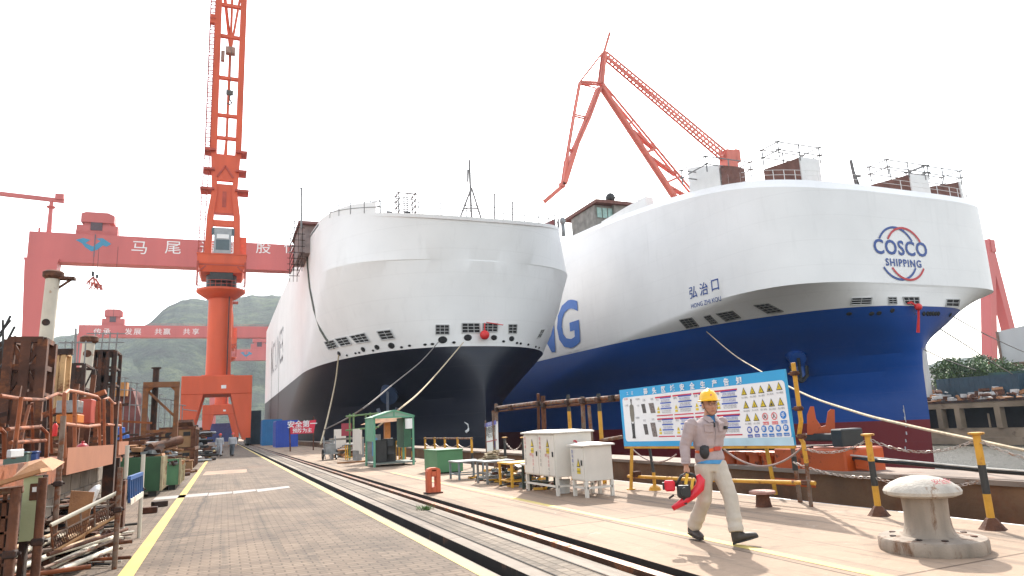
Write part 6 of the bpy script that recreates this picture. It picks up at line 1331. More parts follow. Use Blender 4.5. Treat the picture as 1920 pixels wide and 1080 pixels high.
b = MB(); b.box((-.022, -.03, -.02), (.022, .01, .02), Matrix.Translation(ch+Vector((.135, -.125, -.002))) @ Matrix.Rotation(.5, 4, 'Z'), .006); b.done('camera_clip', BLK, man)
b = MB(); b.loft([[ch+Vector(q) for q in ((-.05, -.06, .155), (.06, -.06, .155), (.03, -.115, .10), (.0, -.13, .055), (-.03, -.115, .10))], [ch+Vector(q)+Vector((0, .02, 0)) for q in ((-.05, -.06, .155), (.06, -.06, .155), (.03, -.115, .10), (.0, -.13, .055), (-.03, -.115, .10))]]); b.done('blue_neck_cloth', mat('neck_cloth', (.03, .13, .28), .8), man)
b = MB(); b.bar(ch+Vector((-.01, -.132, .06)), ch+Vector((-.012, -.136, .012)), .012); b.done('lanyard', BLK, man)
# orange belt with black pouch, blue under-shirt hem
n = 28
def band(name, z, h, rx, ry, m, tilt=0, c=pe):
    b = MB(); R_ = []
    for rr_, zz in ((0, 0), (.008, .004), (.008, h-.004), (0, h)): R_.append([c+Vector(((rx+rr_)*math.cos(2*math.pi*k/n), (ry+rr_)*math.sin(2*math.pi*k/n), z+zz+tilt*math.cos(2*math.pi*k/n))) for k in range(n)])
    b.loft(R_, cap=False); return b.done(name, m, man, smooth='auto')
band('orange_belt', .105, .042, .166, .116, mat('belt_orange', (.62, .11, .03), .6, 0, .12, 20), .03)
b = MB(); b.box((-.045, -.014, -.022), (.045, .004, .026), Matrix.Translation(pe+Vector((.03, -.122, .13))), .004); b.done('belt_buckle', mat('belt_red', (.45, .05, .03), .5), man)
b = MB(); b.ell(pe+Vector((-.135, -.105, .10)), .062, .045, .082, 16, 10); b.box((-.05, -.03, .03), (.05, .02, .08), Matrix.Translation(pe+Vector((-.135, -.11, .09))), .01); b.done('black_pouch', mat('pouch_black', (.012, .012, .014), .6, 0, .3, 9), man, True)
band('blue_shirt_hem', -.045, .05, .168, .122, mat('hem_blue', (.06, .25, .50), .8, 0, .15, 12), -.012)
band('cuff', 0, .02, .046, .046, SHIRT, 0, g['rwr']+Vector((0, 0, .02)))
# red power tool in the right hand
RT_ = mat('tool_red', (.60, .012, .03), .35, 0, .08, 6)
hw = man.matrix_basis @ Vector((-.375, -.07, .80))
tool = thing('power_tool', 'red and black power tool carried in the walking man\'s right hand', 'power tool', (hw.x, hw.y, hw.z), R(-30))
b = MB(); b.path([(.12, 0, -.02), (.15, 0, -.08), (.13, 0, -.16), (.04, 0, -.24), (-.08, 0, -.32), (-.20, 0, -.385)], [.03, .05, .055, .05, .042, .028], 12); b.done('curved_guard', RT_, tool, True)
b = MB(); b.box((-.13, -.06, -.27), (.02, .06, -.13), bev=.02); b.tube((-.04, -.09, -.2), (-.04, .09, -.2), .055, 14); b.box((-.08, -.04, -.34), (-.03, .04, -.26), bev=.01); b.done('motor_housing', BLK, tool)
b = MB(); b.box((-.27, -.05, -.19), (-.15, .05, -.07), bev=.018); b.done('fuel_tank', RT_, tool); b = MB(); b.box((-.29, -.03, -.17), (-.268, .03, -.09)); b.done('tank_cap', BLK, tool)
b = MB(); b.path([(-.14, 0, -.14), (-.07, 0, -.03), (0, 0, .005), (.07, 0, -.015), (.13, 0, -.08)], .017, 8); b.done('carry_handle', BLK, tool, True)
b = MB(); b.bar((.0, -.02, -.0), (-.03, -.03, -.12), .02, .03); b.bar((.03, 0, -.2), (.06, 0, -.06), .03); b.done('yellow_strap', mat('tool_yellow', (.6, .35, .03), .5), tool)
b = MB(); b.tube((-.17, 0, -.235), (-.23, 0, -.27), .012, 6); b.path([(.06, .03, -.05), (.02, .04, -.15), (-.06, .05, -.1)], .01, 6); b.done('black_cable', BLK, tool)
# two distant workers
WG = mat('pale_grey_overall', (.42, .42, .44), .85, 0, .1, 3); HELR = mat('red_helmet', (.60, .05, .04), .4)
J2 = dict(J); J2.update(turn=0, pel=(0, 0, .93), rsh=(-.2, 0, 1.37), rel=(-.26, .03, 1.10), rwr=(-.27, -.05, .87), rhd=(-.27, -.07, .8), lsh=(.2, 0, 1.37), lel=(.26, .03, 1.1), lwr=(.27, -.05, .87), lhd=(.27, -.07, .8))
person('left of the two distant workers in pale grey overalls and red helmet', (-.30, 58.5, 0), R(5), J2, WG, WG, HELR, BOOT, .02, False, 'distant workers on the road')
J3 = dict(J2); J3.update(rel=(-.24, .1, 1.10), rwr=(-.25, .12, .87), rhd=(-.25, .1, .8))
person('right of the two distant workers, darker trousers and red helmet', (.60, 57.0, 0), R(-8), J3, WG, mat('dark_trousers', (.10, .11, .12), .85), HELR, BOOT, .02, False, 'distant workers on the road')
# ------------------------------------------------------------ left side yard
WHP = mat('weathered_white_pipe', (.50, .46, .38), .7, 0, .15, 1, .25, (.22, .11, .06), 1.2)
def chimney(label, u, vt, Y, r, flange=True):
    a_ = atY(u, vt, Y); t = thing('standing_pipe', label, 'pipe', (a_.x, Y, 0), 0, 'tall pale standing pipes'); h = a_.z
    b = MB(); b.tube((-.25, 0, 0), (0, 0, h), r*1.05, 22, r); b.done('pipe_body', WHP, t, smooth='auto')
    if flange: b = MB(); b.lathe([(r*1.05, h-.5), (r*1.5, h-.35), (r*1.5, h-.1), (r*1.1, h)], n=24); b.done('top_flange', RUST, t, smooth='auto')
    return t, h, r
t, h, r = chimney('tallest pale vertical pipe in front of the red gantry leg', 101, 508, 46, .36)
b = MB(); b.box((.3, -.3, h-.5), (1.1, .3, h-.35)); b.bar((.3, 0, h-1), (1.0, 0, h-.4), .12); b.done('top_bracket', RUST, t)
b = MB(); b.tube((-.1, -r-.02, 8.35), (-.1, -r+.1, 8.35), .2, 16); b.done('round_port', RUSTD, t)
b = MB(); b.path([(.5*math.cos(2*math.pi*k/12), .5*math.sin(2*math.pi*k/12), 6.0) for k in range(13)], .03, 4); b.path([(.5*math.cos(2*math.pi*k/12), .5*math.sin(2*math.pi*k/12), 6.5) for k in range(13)], .03, 4); b.done('ring_rail', RUSTD, t)
t, h, r = chimney('shorter pale vertical pipe beside the dark lattice tower', 168, 630, 52, .36)
b = MB(); b.tube((0, -r-.02, h-1.2), (0, -r+.1, h-1.2), .24, 16); b.done('round_port', RUST, t)
FRT0 = mat('tower_rust', (.075, .028, .015), .85, 0, .45, 2, .45, (.15, .05, .018), 1.1, .4, 20)
# rusty towers
def tower(name, label, u0, u1, vt, Y, depth, m, panels, legs=3, brace=True, plate=None, w_=.28, seed=1):
    a_ = atY(u0, vt, Y); c_ = atY(u1, vt, Y); W = c_.x-a_.x; h = (a_.z+c_.z)/2; t = thing(name, label, 'steel frame', (a_.x, Y, 0)); rnd = random.Random(seed)
    for k in range(legs):
        x = W*k/(legs-1)
        for y in (0, depth): b = MB(); b.box((x-w_/2, y-w_/2, 0), (x+w_/2, y+w_/2, h)); b.done('column', m, t)
    n = panels
    b = MB()
    for j in range(n+1):
        z = h-(h*.9)*j/n; b.bar((0, 0, z), (W, 0, z), w_*.7); b.bar((0, depth, z), (W, depth, z), w_*.7); b.bar((0, 0, z), (0, depth, z), w_*.6); b.bar((W, 0, z), (W, depth, z), w_*.6)
    b.done('cross_beam', m, t)
    if brace:
        b = MB()
        for j in range(n):
            z0, z1 = h-(h*.9)*(j+1)/n, h-(h*.9)*j/n
            for k in range(legs-1): x0, x1 = W*k/(legs-1), W*(k+1)/(legs-1); (b.bar((x0, 0, z0), (x1, 0, z1), w_*.5) if (j+k) % 2 else b.bar((x1, 0, z0), (x0, 0, z1), w_*.5)); b.bar((x0, depth, z0), (x1, depth, z1), w_*.4)
        b.done('diagonal_brace', m, t)
    if plate:
        b = MB()
        for x0, x1, z0, z1 in plate: b.box((W*x0, -.02, h*z0), (W*x1, .05, h*z1))
        b.done('steel_plate', m, t)
    return t, W, h
tower('steel_tower', 'tall dark rusty steel tower with open panels at the far left', 20, 82, 637, 25, 1.2, FRT0, 5, 3, True, [(0, .12, 0, 1), (.42, .6, 0, 1), (.86, 1, 0, 1), (0, 1, 0, .45)], .26)
t, W, h = tower('perforated_tower', 'dark tower of perforated steel plates with thin railing on top', 176, 217, 658, 54, 2.5, RUSTD, 6, 4, False, [(0, 1, 0, .55), (0, 1, .94, 1), (0, .18, 0, 1), (.42, .55, 0, 1), (.84, 1, 0, 1), (0, 1, .72, .78)], .22)
b = MB()
for k in range(4): b.tube((W*k/3, 0, h), (W*k/3+.05, 0, h+1.3), .05, 5)
for z in (.6, 1.2): b.tube((-.5, 0, h+z), (W+.5, 0, h+z), .04, 5)
b.done('top_railing', SCF, t)
t, W, h = tower('steel_block', 'squat rusty brown steel block between the two pale pipes', 120, 158, 683, 44, 3, RUSTD, 4, 3, True, [(0, 1, 0, .97)], .2)
b = MB()
for k in range(4): b.tube((W*k/3, 0, h), (W*k/3, 0, h+1.3), .04, 5)
b.tube((-.3, 0, h+1.2), (W+.3, 0, h+1.2), .04, 5); b.tube((W*.55, 0, h), (W*.45, 0, h+2.0), .06, 5); b.done('top_railing', SCF, t)
t, W, h = tower('angle_frame', 'thin tan and rust frame leaning between the tower and the pale pipe', 108, 120, 662, 30, 1, mat('tan_steel', (.42, .26, .12), .7, 0, .25, 2, .4), 2, 2, True, None, .16)
b = MB(); b.bar((-1.4, 0, h), (.5, 0, h+.05), .22); b.done('top_arm', RUSTD, t)
t = thing('pipe_rack', 'dense rack of rusty angle frames and tubes in front of the dark towers, left edge', 'rack', (-4.6, 19, 0)); rnd = random.Random(77)
for nm, m_, cnt in (('frame_bar', RUST, 26), ('frame_tube', RUSTO, 18), ('dark_bar', RUSTD, 26)):
    b = MB()
    for k in range(cnt):
        x, y = rnd.uniform(-3.4, 1.6), rnd.uniform(-1, 8); hh_ = rnd.uniform(1.4, 3.1)
        if k % 3: b.bar((x, y, 0), (x+rnd.uniform(-.15, .15), y, hh_), rnd.uniform(.05, .13))
        else: b.bar((x, y, hh_*.8), (x+rnd.uniform(1, 2.4), y+rnd.uniform(-1, 1), hh_*.8+rnd.uniform(-.5, .5)), rnd.uniform(.05, .12))
    o_ = b.done(nm, m_, t); o_['kind'] = 'stuff'
# portal frame of rusty beams
Yp = 33; a_ = atY(272, 717, Yp); c_ = atY(336, 717, Yp); t = thing('rusty_portal_frame', 'rusty rectangular steel frame with a tall stub pipe and diagonal brace', 'steel frame', (a_.x, Yp, 0)); W = c_.x-a_.x; h = a_.z
FRT = mat('brown_rusty_beam', (.15, .065, .03), .8, 0, .4, 1.5, .5, (.20, .075, .025), 1.2)
b = MB(); b.box((-.05, -.12, 0), (.15, .12, h)); b.done('column', FRT, t); b = MB(); b.box((W-.16, -.12, 0), (W+.03, .12, h)); b.done('column', FRT, t); b = MB(); b.box((-.05, -.16, h-.22), (W+.03, .16, h)); b.done('top_beam', FRT, t)
b = MB(); b.box((.2, .9, 0), (.3, 1.0, h)); b.bar((.1, 0, h-.35), (W-.1, 0, h*.62), .1); b.bar((.1, 0, .5), (W-.1, 0, h*.45), .1); b.bar((0, 0, h*.47), (W, 0, h*.47), .13); b.prism([(W-.16, h-.22), (W-.16, h-.4), (W-.34, h-.22)], lambda a, c: Vector((a, -.1, c)), (0, .2, 0)); b.prism([(.15, h-.22), (.15, h-.42), (.35, h-.22)], lambda a, c: Vector((a, -.1, c)), (0, .2, 0)); b.done('brace', FRT, t)
q = atY(292, 690, Yp)-t.location; b = MB(); b.tube((q.x, .3, 0), (q.x, .3, q.z), .13, 14); b.tube((q.x, .3, q.z), (q.x, .3, q.z+.05), .2, 14); b.done('stub_pipe', RUSTD, t)
# scaffold clad drum (rust red mass with grey tubes) farther back
a_ = atY(215, 715, 75); c_ = atY(268, 760, 75); t = thing('scaffolded_steel_section', 'rust red curved steel section wrapped in grey scaffolding beyond the lattice towers', 'steel section', (a_.x, 75, 0)); W = c_.x-a_.x
b = MB(); b.loft([[(0, 0, 0), (W*1.1, 0, 0), (W*1.1, 8, 0), (0, 8, 0)], [(0, 0, a_.z*.6), (W, 0, a_.z*.45), (W, 8, a_.z*.45), (0, 8, a_.z*.6)], [(0, 2, a_.z), (W*.55, 1, a_.z*.92), (W*.6, 8, a_.z*.9), (0, 8, a_.z)]]); b.done('curved_plating', mat('dark_red_plating', (.14, .045, .04), .8, 0, .4, .6, .4), t)
b = MB(); b.box((W*.0, -.6, a_.z*.80), (W*.45, .8, a_.z*.98)); b.done('orange_cover', mat('orange_cover', (.45, .20, .06), .8, 0, .2, 1), t)
b = MB(); rnd = random.Random(4)
for k in range(14):
    x = -.5+k*(W+4)/13; zt = a_.z*(1.15-.5*k/13); b.tube((x, -1, 0), (x, -1, zt), .05, 5)
    if k % 2: b.tube((x, -1.5, zt-.4), (x+1.3, -1.2, zt-.6), .05, 5)
for z in (1.8, 3.4, 5.0, 6.4): b.tube((-.5, -1, z), (W+3.5-z*.5, -1, z-.3), .05, 5)
b.done('scaffold_tubes', SCF, t)
# lattice at the far left edge
t = thing('tangled_lattice', 'thin dark lattice of scaffold tubes at the extreme left edge', 'scaffold', atY(8, 700, 30).xy.to_3d()); o = t.location; b = MB()
for (u0, v0, u1, v1) in ((-5, 640, 20, 592), (0, 625, 20, 600), (5, 600, 8, 760), (15, 640, 18, 760), (-5, 660, 30, 630), (8, 650, 28, 612), (0, 690, 25, 655), (-5, 715, 24, 700), (2, 640, 26, 668), (-6, 745, 22, 742)): b.tube(atY(u0, v0, 30)-o, atY(u1, v1, 30)-o, .045, 5)
b.done('scaffold_tubes', BLK, t); b = MB(); q = atY(-4, 640, 30.5)-o; b.box(q+Vector((-.6, 0, -6)), q+Vector((.25, .4, 0))); b.done('dark_post', RUSTD, t)
# wooden machinery crates stacked
for k, (lab, z) in enumerate((('lower of the two stacked brown wooden crates at the left kerb', 0), ('upper of the two stacked brown wooden crates at the left kerb', 1.05))):
    CM = mat('plywood_crate', (.25, .145, .07), .8, 0, .2, 1.5, .2, (.16, .08, .035), 2)
    t = thing('wooden_crate', lab, 'crate', (-1.45, 39.5, z), 0, 'stacked wooden crates'); w_ = 1.6; d_ = 5.5; hh = 1.03
    b = MB(); b.box((-w_, 0, 0), (0, d_, hh-.02)); b.done('crate_panel', CM, t); b = MB()
    for x in (-w_, -w_*.52, -.12): b.box((x, -.06, 0), (x+.12, 0, hh)) if x > -w_ else b.box((x, -.06, 0), (x+.12, 0, hh))
    for y in (0, 1.3, 2.7, 4.1, 5.3): b.box((.0, y, 0), (.09, y+.18, hh))
    b.box((-w_, -.07, hh-.14), (.1, d_, hh)); b.done('batten', RUST, t)
    for x in (-w_*.82, -w_*.30): b = MB(); b.box((x, -.03, hh*.55), (x+.32, -.005, hh*.75)); b.done('vent_hole', DARK, t)
t = thing('small_crate', 'small brown box on the ground in front of the stacked crates', 'crate', (-1.60, 34.0, 0)); MB().box((-.35, 0, 0), (.35, .6, .5), bev=.02).done('box_side', MATS['plywood_crate'], t); MB().box((-.38, -.02, .5), (.38, .62, .54)).done('lid', WOOD, t)
# green skips
SKG = mat('skip_green_dark', (.018, .075, .028), .55, 0, .2, 2, .15); SKL = mat('skip_green_light', (.09, .22, .11), .55, 0, .2, 2, .2); EDG = mat('skip_edge', (.34, .28, .17), .7, 0, .3, 3, .4)
def skip(label, x1, y0, w_, d_, h, m, rim):
    t = thing('waste_skip', label, 'skip', (x1, y0, 0), 0, 'green waste skips'); z0 = .14
    b = MB(); b.box((-w_, 0, z0), (0, .05, h)).box((-w_, d_-.05, z0), (0, d_, h)).box((-w_, .05, z0), (-w_+.05, d_-.05, h)).box((-.05, .05, z0), (0, d_-.05, h)).box((-w_+.05, .05, z0), (-.05, d_-.05, z0+.05)); b.done('skip_wall', m, t)
    b = MB(); b.box((-.02, -.03, z0), (.04, .06, h+.01)); b.box((-.02, d_-.06, z0), (.04, d_+.03, h+.01)); each(b, 'corner_post', rim, t)
    for k in range(4): b = MB(); b.box((-.001, .35+k*d_/4.4, z0), (.03, .45+k*d_/4.4, h)); b.done('side_rib', rim, t)
    b = MB(); b.box((-w_+.1, .1, 0), (-w_+.3, d_-.1, z0)); b.box((-.3, .1, 0), (-.1, d_-.1, z0)); b.done('runner', BLK, t); return t
skip('darker green waste skip, the nearer one by the left kerb', -1.53, 21.2, 3.2, 1.3, 1.02, SKG, EDG)
skip('lighter green waste skip with yellowish end, the farther one', -1.20, 23.4, 1.5, 2.3, .90, SKL, EDG)
pile('scrap_load', 'rusty scrap heaped on the lighter green skip', 'scrap', (-2.0, 24.3, .75), (RUST, RUSTD, WOOD, GREY), 45, 1.3, 1.6, .6, 31, (.08, .25), rods=.4)
t = thing('rusty_pipe_length', 'thick rusty pipe resting aslant on top of the green skips', 'pipe', atY(282, 848, 23.8)); o = t.location; b = MB(); b.tube((0, 0, .12), atY(338, 828, 24.6)-o+Vector((0, 0, .05)), .14, 14); b.done('pipe_body', RUST, t, smooth='auto'); MB().tube(atY(338, 828, 24.6)-o+Vector((-.01, -.01, .05)), atY(338, 828, 24.6)-o+Vector((.01, .0, .053)), .12, 14).done('pipe_bore', DARK, t)
pile('yard_scrap', 'brown scrap heap behind the dark green skip at the foot of the rusty frame', 'scrap', (-5.5, 30, 0), (RUST, RUSTD, FRT, WOOD), 70, 7, 6, 2.6, 32, (.15, .5), rods=.45)
pile('yard_scrap', 'dark jumble of steel parts beyond the stacked crates along the kerb', 'scrap', (-2.6, 56, 0), (RUSTD, RUST, GREY, DARK), 70, 2.6, 16, 2.6, 33, (.2, .6), rods=.4)
pile('yard_scrap', 'dark steel clutter at the base of the tall tower behind the orange platform', 'scrap', (-7.5, 22, 0), (RUSTD, RUST, FRT), 90, 7, 6, 2.4, 34, (.15, .45), rods=.5)
for k, (x, y, lab) in enumerate(((-3.1, 24.5, 'blue plastic drum behind the orange platform, nearer one'), (-3.3, 27.5, 'blue plastic drum beside the brown scrap, farther one'))):
    t = thing('blue_drum', lab, 'drum', (x, y, 1.1 if k == 0 else .9), 0, 'blue plastic drums'); MB().lathe([(.26, 0), (.28, .1), (.27, .3), (.28, .6), (.26, .8), (.1, .84), (.02, .84)], n=20).done('drum_body', mat('drum_blue', (.01, .07, .30), .4), t, smooth='auto'); MB().tube((.1, 0, .83), (.1, 0, .87), .05, 8).done('drum_cap', BLK, t); MB().box((-.3, -.3, -1.1 if k == 0 else -.9), (.3, .3, 0)).done('drum_support', RUSTD, t)
# orange work platform with railings
t = thing('orange_work_platform', 'rusty orange raised work platform with tubular railings and pale toe boards', 'platform', (-2.2, 9, 0)); PX = -2.2
def pz(u, v, X=-2.2): return atX(u, v, X)-t.location
b = MB(); b.box((-2.6, -1.5, 1.12), (0, 9.6, 1.22)); b.box((-.06, -1.5, .95), (.02, 3.0, 1.28)); b.done('deck', RUSTO, t)
PNK = mat('salmon_primer', (.26, .095, .045), .75, 0, .12, 2, .12)
b = MB(); b.box((-.02, 3.35, 1.02), (.03, 8.1, 1.42)); b.done('toe_board', PNK, t)
b = MB(); b.box((-.02, 8.9, 1.18), (.03, 10.6, 1.48)); b.box((-.5, 9.0, 1.02), (-.02, 10.0, 1.12)); b.done('toe_board', PNK, t)
RL = mat('orange_tube', (.30, .10, .045), .65, 0, .25, 4, .4, (.16, .055, .02), 4)
def tubes(name, segs, r, m):
    for pth in segs: b = MB(); b.path([Vector(p) for p in pth], r, 8); b.done(name, m, t)
tubes('railing_tube', [[pz(121, 858), pz(120, 760), pz(121, 738), pz(128, 732), pz(150, 736), pz(182, 744), pz(187, 750), pz(187, 850)], [pz(121, 795), pz(165, 800), pz(186, 797)], [pz(140, 738), pz(140, 838)],
    [pz(196, 850), pz(195, 748), pz(203, 746), pz(213, 757), pz(225, 755), pz(227, 832)], [pz(200, 796), pz(226, 798)], [pz(210, 755), pz(210, 832)]], .028, RL)
tubes('railing_tube', [[pz(0, 742, -2.5), pz(40, 748, -2.5), pz(80, 750, -2.5), pz(108, 738, -2.5), pz(121, 742, -2.5)], [pz(25, 860, -2.4), pz(40, 745, -2.4)], [pz(15, 805, -2.5), pz(75, 800, -2.5), pz(88, 812, -2.5), pz(86, 870, -2.5)], [pz(0, 804, -2.4), pz(8, 812, -2.4), pz(8, 860, -2.4)], [pz(20, 830, -2.5), pz(85, 826, -2.5)], [pz(60, 755, -3.2), pz(62, 860, -3.2)], [pz(95, 745, -3.0), pz(97, 850, -3.0)], [pz(30, 860, -3), pz(55, 760, -3)]], .026, RUSTO)
b = MB(); b.box((-.15, 8.12, .3), (.06, 8.32, 2.35)); b.done('platform_column', RUSTD, t)
def pbx(u0, v0, u1, v1, Y, dp):
    a_ = atY(u0, v1, Y)-t.location; c_ = atY(u1, v0, Y)-t.location; b = MB(); b.box(a_, (c_.x, c_.y+dp, c_.z), bev=.01); return b
b = pbx(104, 776, 146, 794, 14, .6); b.done('orange_cabinet', mat('cabinet_orange', (.45, .13, .01), .5, 0, .15, 1, .2), t); b = pbx(148, 748, 172, 794, 15, .5); b.done('red_cabinet', mat('cabinet_red', (.34, .05, .03), .5, 0, .15, 1, .1), t); b = pbx(104, 750, 147, 775, 14, .5); b.done('grey_hood', GREY, t)
b = MB()
for k in range(4): b.box((-2.5+k*.8, -1, .0), (-2.35+k*.8, -.85, 1.12)); b.box((-2.5+k*.8, 9, 0), (-2.35+k*.8, 9.15, 1.12))
each(b, 'platform_leg', RUSTD, t)
for u, v, lab in ((102, 810, 'red fire extinguisher hanging on the orange platform railing'), ):
    p = atX(u, 818, -2.35); t2 = thing('fire_extinguisher', lab, 'extinguisher', p); t2.scale = (.62,)*3; MB().lathe([(.05, 0), (.055, .02), (.055, .25), (.03, .3), (.02, .31)], n=14).done('cylinder', RED, t2, smooth='auto'); MB().box((-.02, -.03, .31), (.02, .05, .35)).done('valve', BLK, t2)
p = atX(155, 836, -2.5); t2 = thing('red_tank', 'round dark red tank lying on the orange platform behind the toe board', 'tank', (p.x, p.y, 1.22)); t2.scale = (.6,)*3; b = MB(); b.ell((0, 0, .22), .2, .26, .22, 18, 12); b.tube((0, 0, .4), (0, 0, .5), .04, 8); b.done('tank_body', mat('tank_red', (.38, .01, .02), .4), t2, True); MB().box((-.12, -.15, 0), (.12, .15, .05)).done('tank_foot', BLK, t2)
for k, (u, m_, lab) in enumerate(((52, mat('toolbox_blue', (.02, .06, .20), .5), 'blue toolbox on the orange platform'), (34, mat('toolbox_green', (.06, .11, .09), .5), 'grey green toolbox left of the blue one on the orange platform'))):
    p = atX(u, 836, -2.7); t2 = thing('toolbox', lab, 'toolbox', (p.x, p.y, 1.22), 0, 'toolboxes on the platform'); t2.scale = (.55,)*3; MB().box((-.25, -.2, 0), (.25, .25, .26), bev=.02).done('box_body', m_, t2); MB().box((-.27, -.22, .26), (.27, .27, .32), bev=.02).done('lid', m_, t2)
p = atX(28, 851, -2.15); MBQ = MB(); MBQ.box(p-Vector((.02, .25, .04)), p+Vector((.02, .3, .05)), bev=.01); tag(MBQ.done('grey_plate', PAL), 'small pale grey plate on the edge of the orange platform', 'plate')
# block wall below the platform
BLM = concrete_ground('stained_block', (.20, .165, .13), (.5, .25, 0, .02))
t = thing('block_wall', 'low wall of stained concrete blocks under the orange platform', 'wall', (-2.7, 8, 0)); MB().box((-.3, 0, 0), (0, 13.5, .92)).done('block_courses', CONC, t)
b = MB()
for k in range(14): b.box((-.001, .02+k*.96, .02), (.04, .92+k*.96, .28)); b.box((-.001, .5+k*.96, .31), (.03, 1.4+k*.96, .58)); b.box((-.001, .02+k*.96, .61), (.035, .92+k*.96, .9))
b.done('concrete_block', mat('dull_block', (.19, .155, .125), .9, 0, .3, 2, .2), t)
# pale green steel cabinet with a buckled rusty roof
PG = mat('pale_green_cabinet', (.42, .46, .27), .65, 0, .15, 2.5, .22, (.22, .10, .04), 2.5, .2, 25, streak=3)
t = thing('old_green_cabinet', 'tall pale green steel cabinet with buckled rusty roof at the left edge', 'cabinet', (-1.9, 6.5, 0)); o = t.location
a_ = atX(45, 1000, -2.0)-o; Yc = atX(45, 1000, -2.0).y
t.location = (-1.95, 7.2, 0); q0 = atY(43, 930, 7.2); q1 = atY(80, 930, 7.2); zt = atY(60, 893, 7.2).z; zb = atY(60, 1018, 7.2).z
x0_, x1_ = q0.x+1.95, q1.x+1.95
b = MB(); b.box((x0_, 0, zb), (x1_, .16, zt)); b.done('cabinet_shell', RUSTD, t); b = MB(); b.box((x0_, -.02, zb+.02), (x1_-.01, 0, zt)); b.done('door', PG, t)
b = MB(); b.box((x0_+.05, -.03, zt-.2), (x0_+.12, -.02, zt-.06), bev=.005); b.done('lock_plate', RUST, t); b = MB(); b.box((x0_+.07, -.034, zt-.13), (x0_+.10, -.03, zt-.09)); b.done('lock_hole', WHT, t)
b = MB(); b.loft([[(x0_-.06, -.15, zt+.0), (x1_+.08, -.12, zt+.04), (x1_+.10, .25, zt+.10), (x0_-.04, .25, zt+.12)], [(x0_+.03, -.05, zt+.09), (x1_-.03, .0, zt+.13), (x1_, .2, zt+.15), (x0_+.06, .2, zt+.14)]]); b.done('roof', WOOD, t)
b = MB(); b.box((x0_, 0, 0), (x0_+.04, .15, zb)); b.box((x1_-.04, 0, 0), (x1_, .15, zb)); each(b, 'leg', RUSTD, t)
p = atY(20, 900, 6.6); MBQ = MB(); MBQ.box((-.3, -.1, -.015), (.22, .25, .015), Matrix.Translation(p) @ Matrix.Rotation(-.28, 4, 'Y')); tag(MBQ.done('rusty_sheet', WOOD), 'tilted orange rusty sheet jutting in from the left edge', 'sheet')
t = thing('rusty_cage', 'dark rusty grille cage with pale top bar at the lower left edge', 'cage', (atY(14, 1000, 6.9).x, 6.9, 0)); b = MB(); x1_ = atY(29, 950, 6.9).x-t.location.x
zt = atY(20, 925, 6.9).z
for k in range(7): b.box((-.5+k*(.5+x1_)/6, -.01, 0), (-.47+k*(.5+x1_)/6, .02, zt))
for k in range(9): b.bar((-.5, 0, zt*(k+.5)/9), (x1_, 0, zt*(k+.5)/9), .02)
b.done('grille', RUST, t); MB().box((-.6, .03, 0), (x1_-.03, .2, zt-.05)).done('cage_body', RUSTD, t); b = MB(); b.tube((-.6, -.03, zt), (x1_+.05, -.03, zt+.03), .03, 8); b.done('top_bar', POLE, t)
# scrap fence: posts, mesh panel, blue barrier, loose pipes
G_P = 'scaffold posts of the scrap fence'
def post(label, u, vt, X, vb=None, r=.026, m=POLE, Y=None):
    if Y is None: Y = gnd(u if vb is None else vb[0], 1075 if vb is None else vb[1]).y
    a_ = atY(u, vt, Y); t = thing('scaffold_post', label, 'post', (a_.x, Y, 0), 0, G_P); b = MB(); b.tube((0, 0, 0), (0, 0, a_.z), r, 12); b.done('tube', m, t, smooth='auto')
    b = MB(); b.box((-.045, -.045, a_.z*.55), (.045, .045, a_.z*.55+.06), bev=.01); b.tube((-.07, 0, a_.z*.55+.03), (.07, 0, a_.z*.55+.03), .012, 6); b.done('coupler', RUSTD, t); return t
post('tall post rising past the orange platform, second from the left edge', 119, 780, -1.6, (117, 1078), .030)
post('rusty post at the near end of the blue barrier panel', 226, 876, -1.1, (224, 1066), .030)
post('grey post at the left side of the blue barrier panel', 239, 835, -1.1, (238, 990), .034, WHP)
post('grey post at the right end of the blue barrier panel', 269, 852, -1.1, (267, 1008), .030, WHP)
post('thick rusty post beside the pale green cabinet', 81, 895, -2, None, .034, RUST, 7.0)
post('rusty post left of the pale green cabinet', 30, 915, -2, None, .034, RUST, 6.6)
post('grey post behind the toe board of the platform', 165, 840, -2, (163, 925), .045, WHP)
t = thing('mesh_barrier', 'leaning barrier panel with white top rail and rusty expanded mesh', 'barrier', (0, 0, 0)); 
A_, B_, C_, D_2 = atY(97, 985, 8.6), atY(226, 921, 9.7), atY(226, 962, 9.75), atY(103, 1020, 8.65)
A_, B_, C_, D_2 = [p for p in (atX(95, 985, -1.75), atX(226, 921, -1.16), atX(226, 963, -1.13), atX(100, 1035, -1.72))]
b = MB(); b.tube(A_, B_, .024, 10); b.done('top_rail', mat('dirty_white_rail', (.55, .50, .40), .7, 0, .2, 6, .25), t, smooth='auto')
b = MB(); b.tube(D_2, C_, .018, 8); b.done('bottom_rail', mat('yellow_rust_rail', (.40, .22, .10), .7, 0, .2, 4, .3), t)
b = MB()
for k in range(6): f = k/5; b.tube(A_.lerp(B_, f), D_2.lerp(C_, f), .012, 6)
b.tube(A_.lerp(D_2, .42), B_.lerp(C_, .42), .012, 6); b.done('upright', POLE, t)
b = MB(); N = 34
for k in range(N):
    f0, f1 = k/N, min(1, (k+2)/N)
    b.bar(A_.lerp(B_, f0).lerp(D_2.lerp(C_, f0), .42), A_.lerp(B_, f1).lerp(D_2.lerp(C_, f1), 1), .006); b.bar(A_.lerp(B_, f1).lerp(D_2.lerp(C_, f1), .42), A_.lerp(B_, f0).lerp(D_2.lerp(C_, f0), 1), .006)
b.done('expanded_mesh', RUST, t)
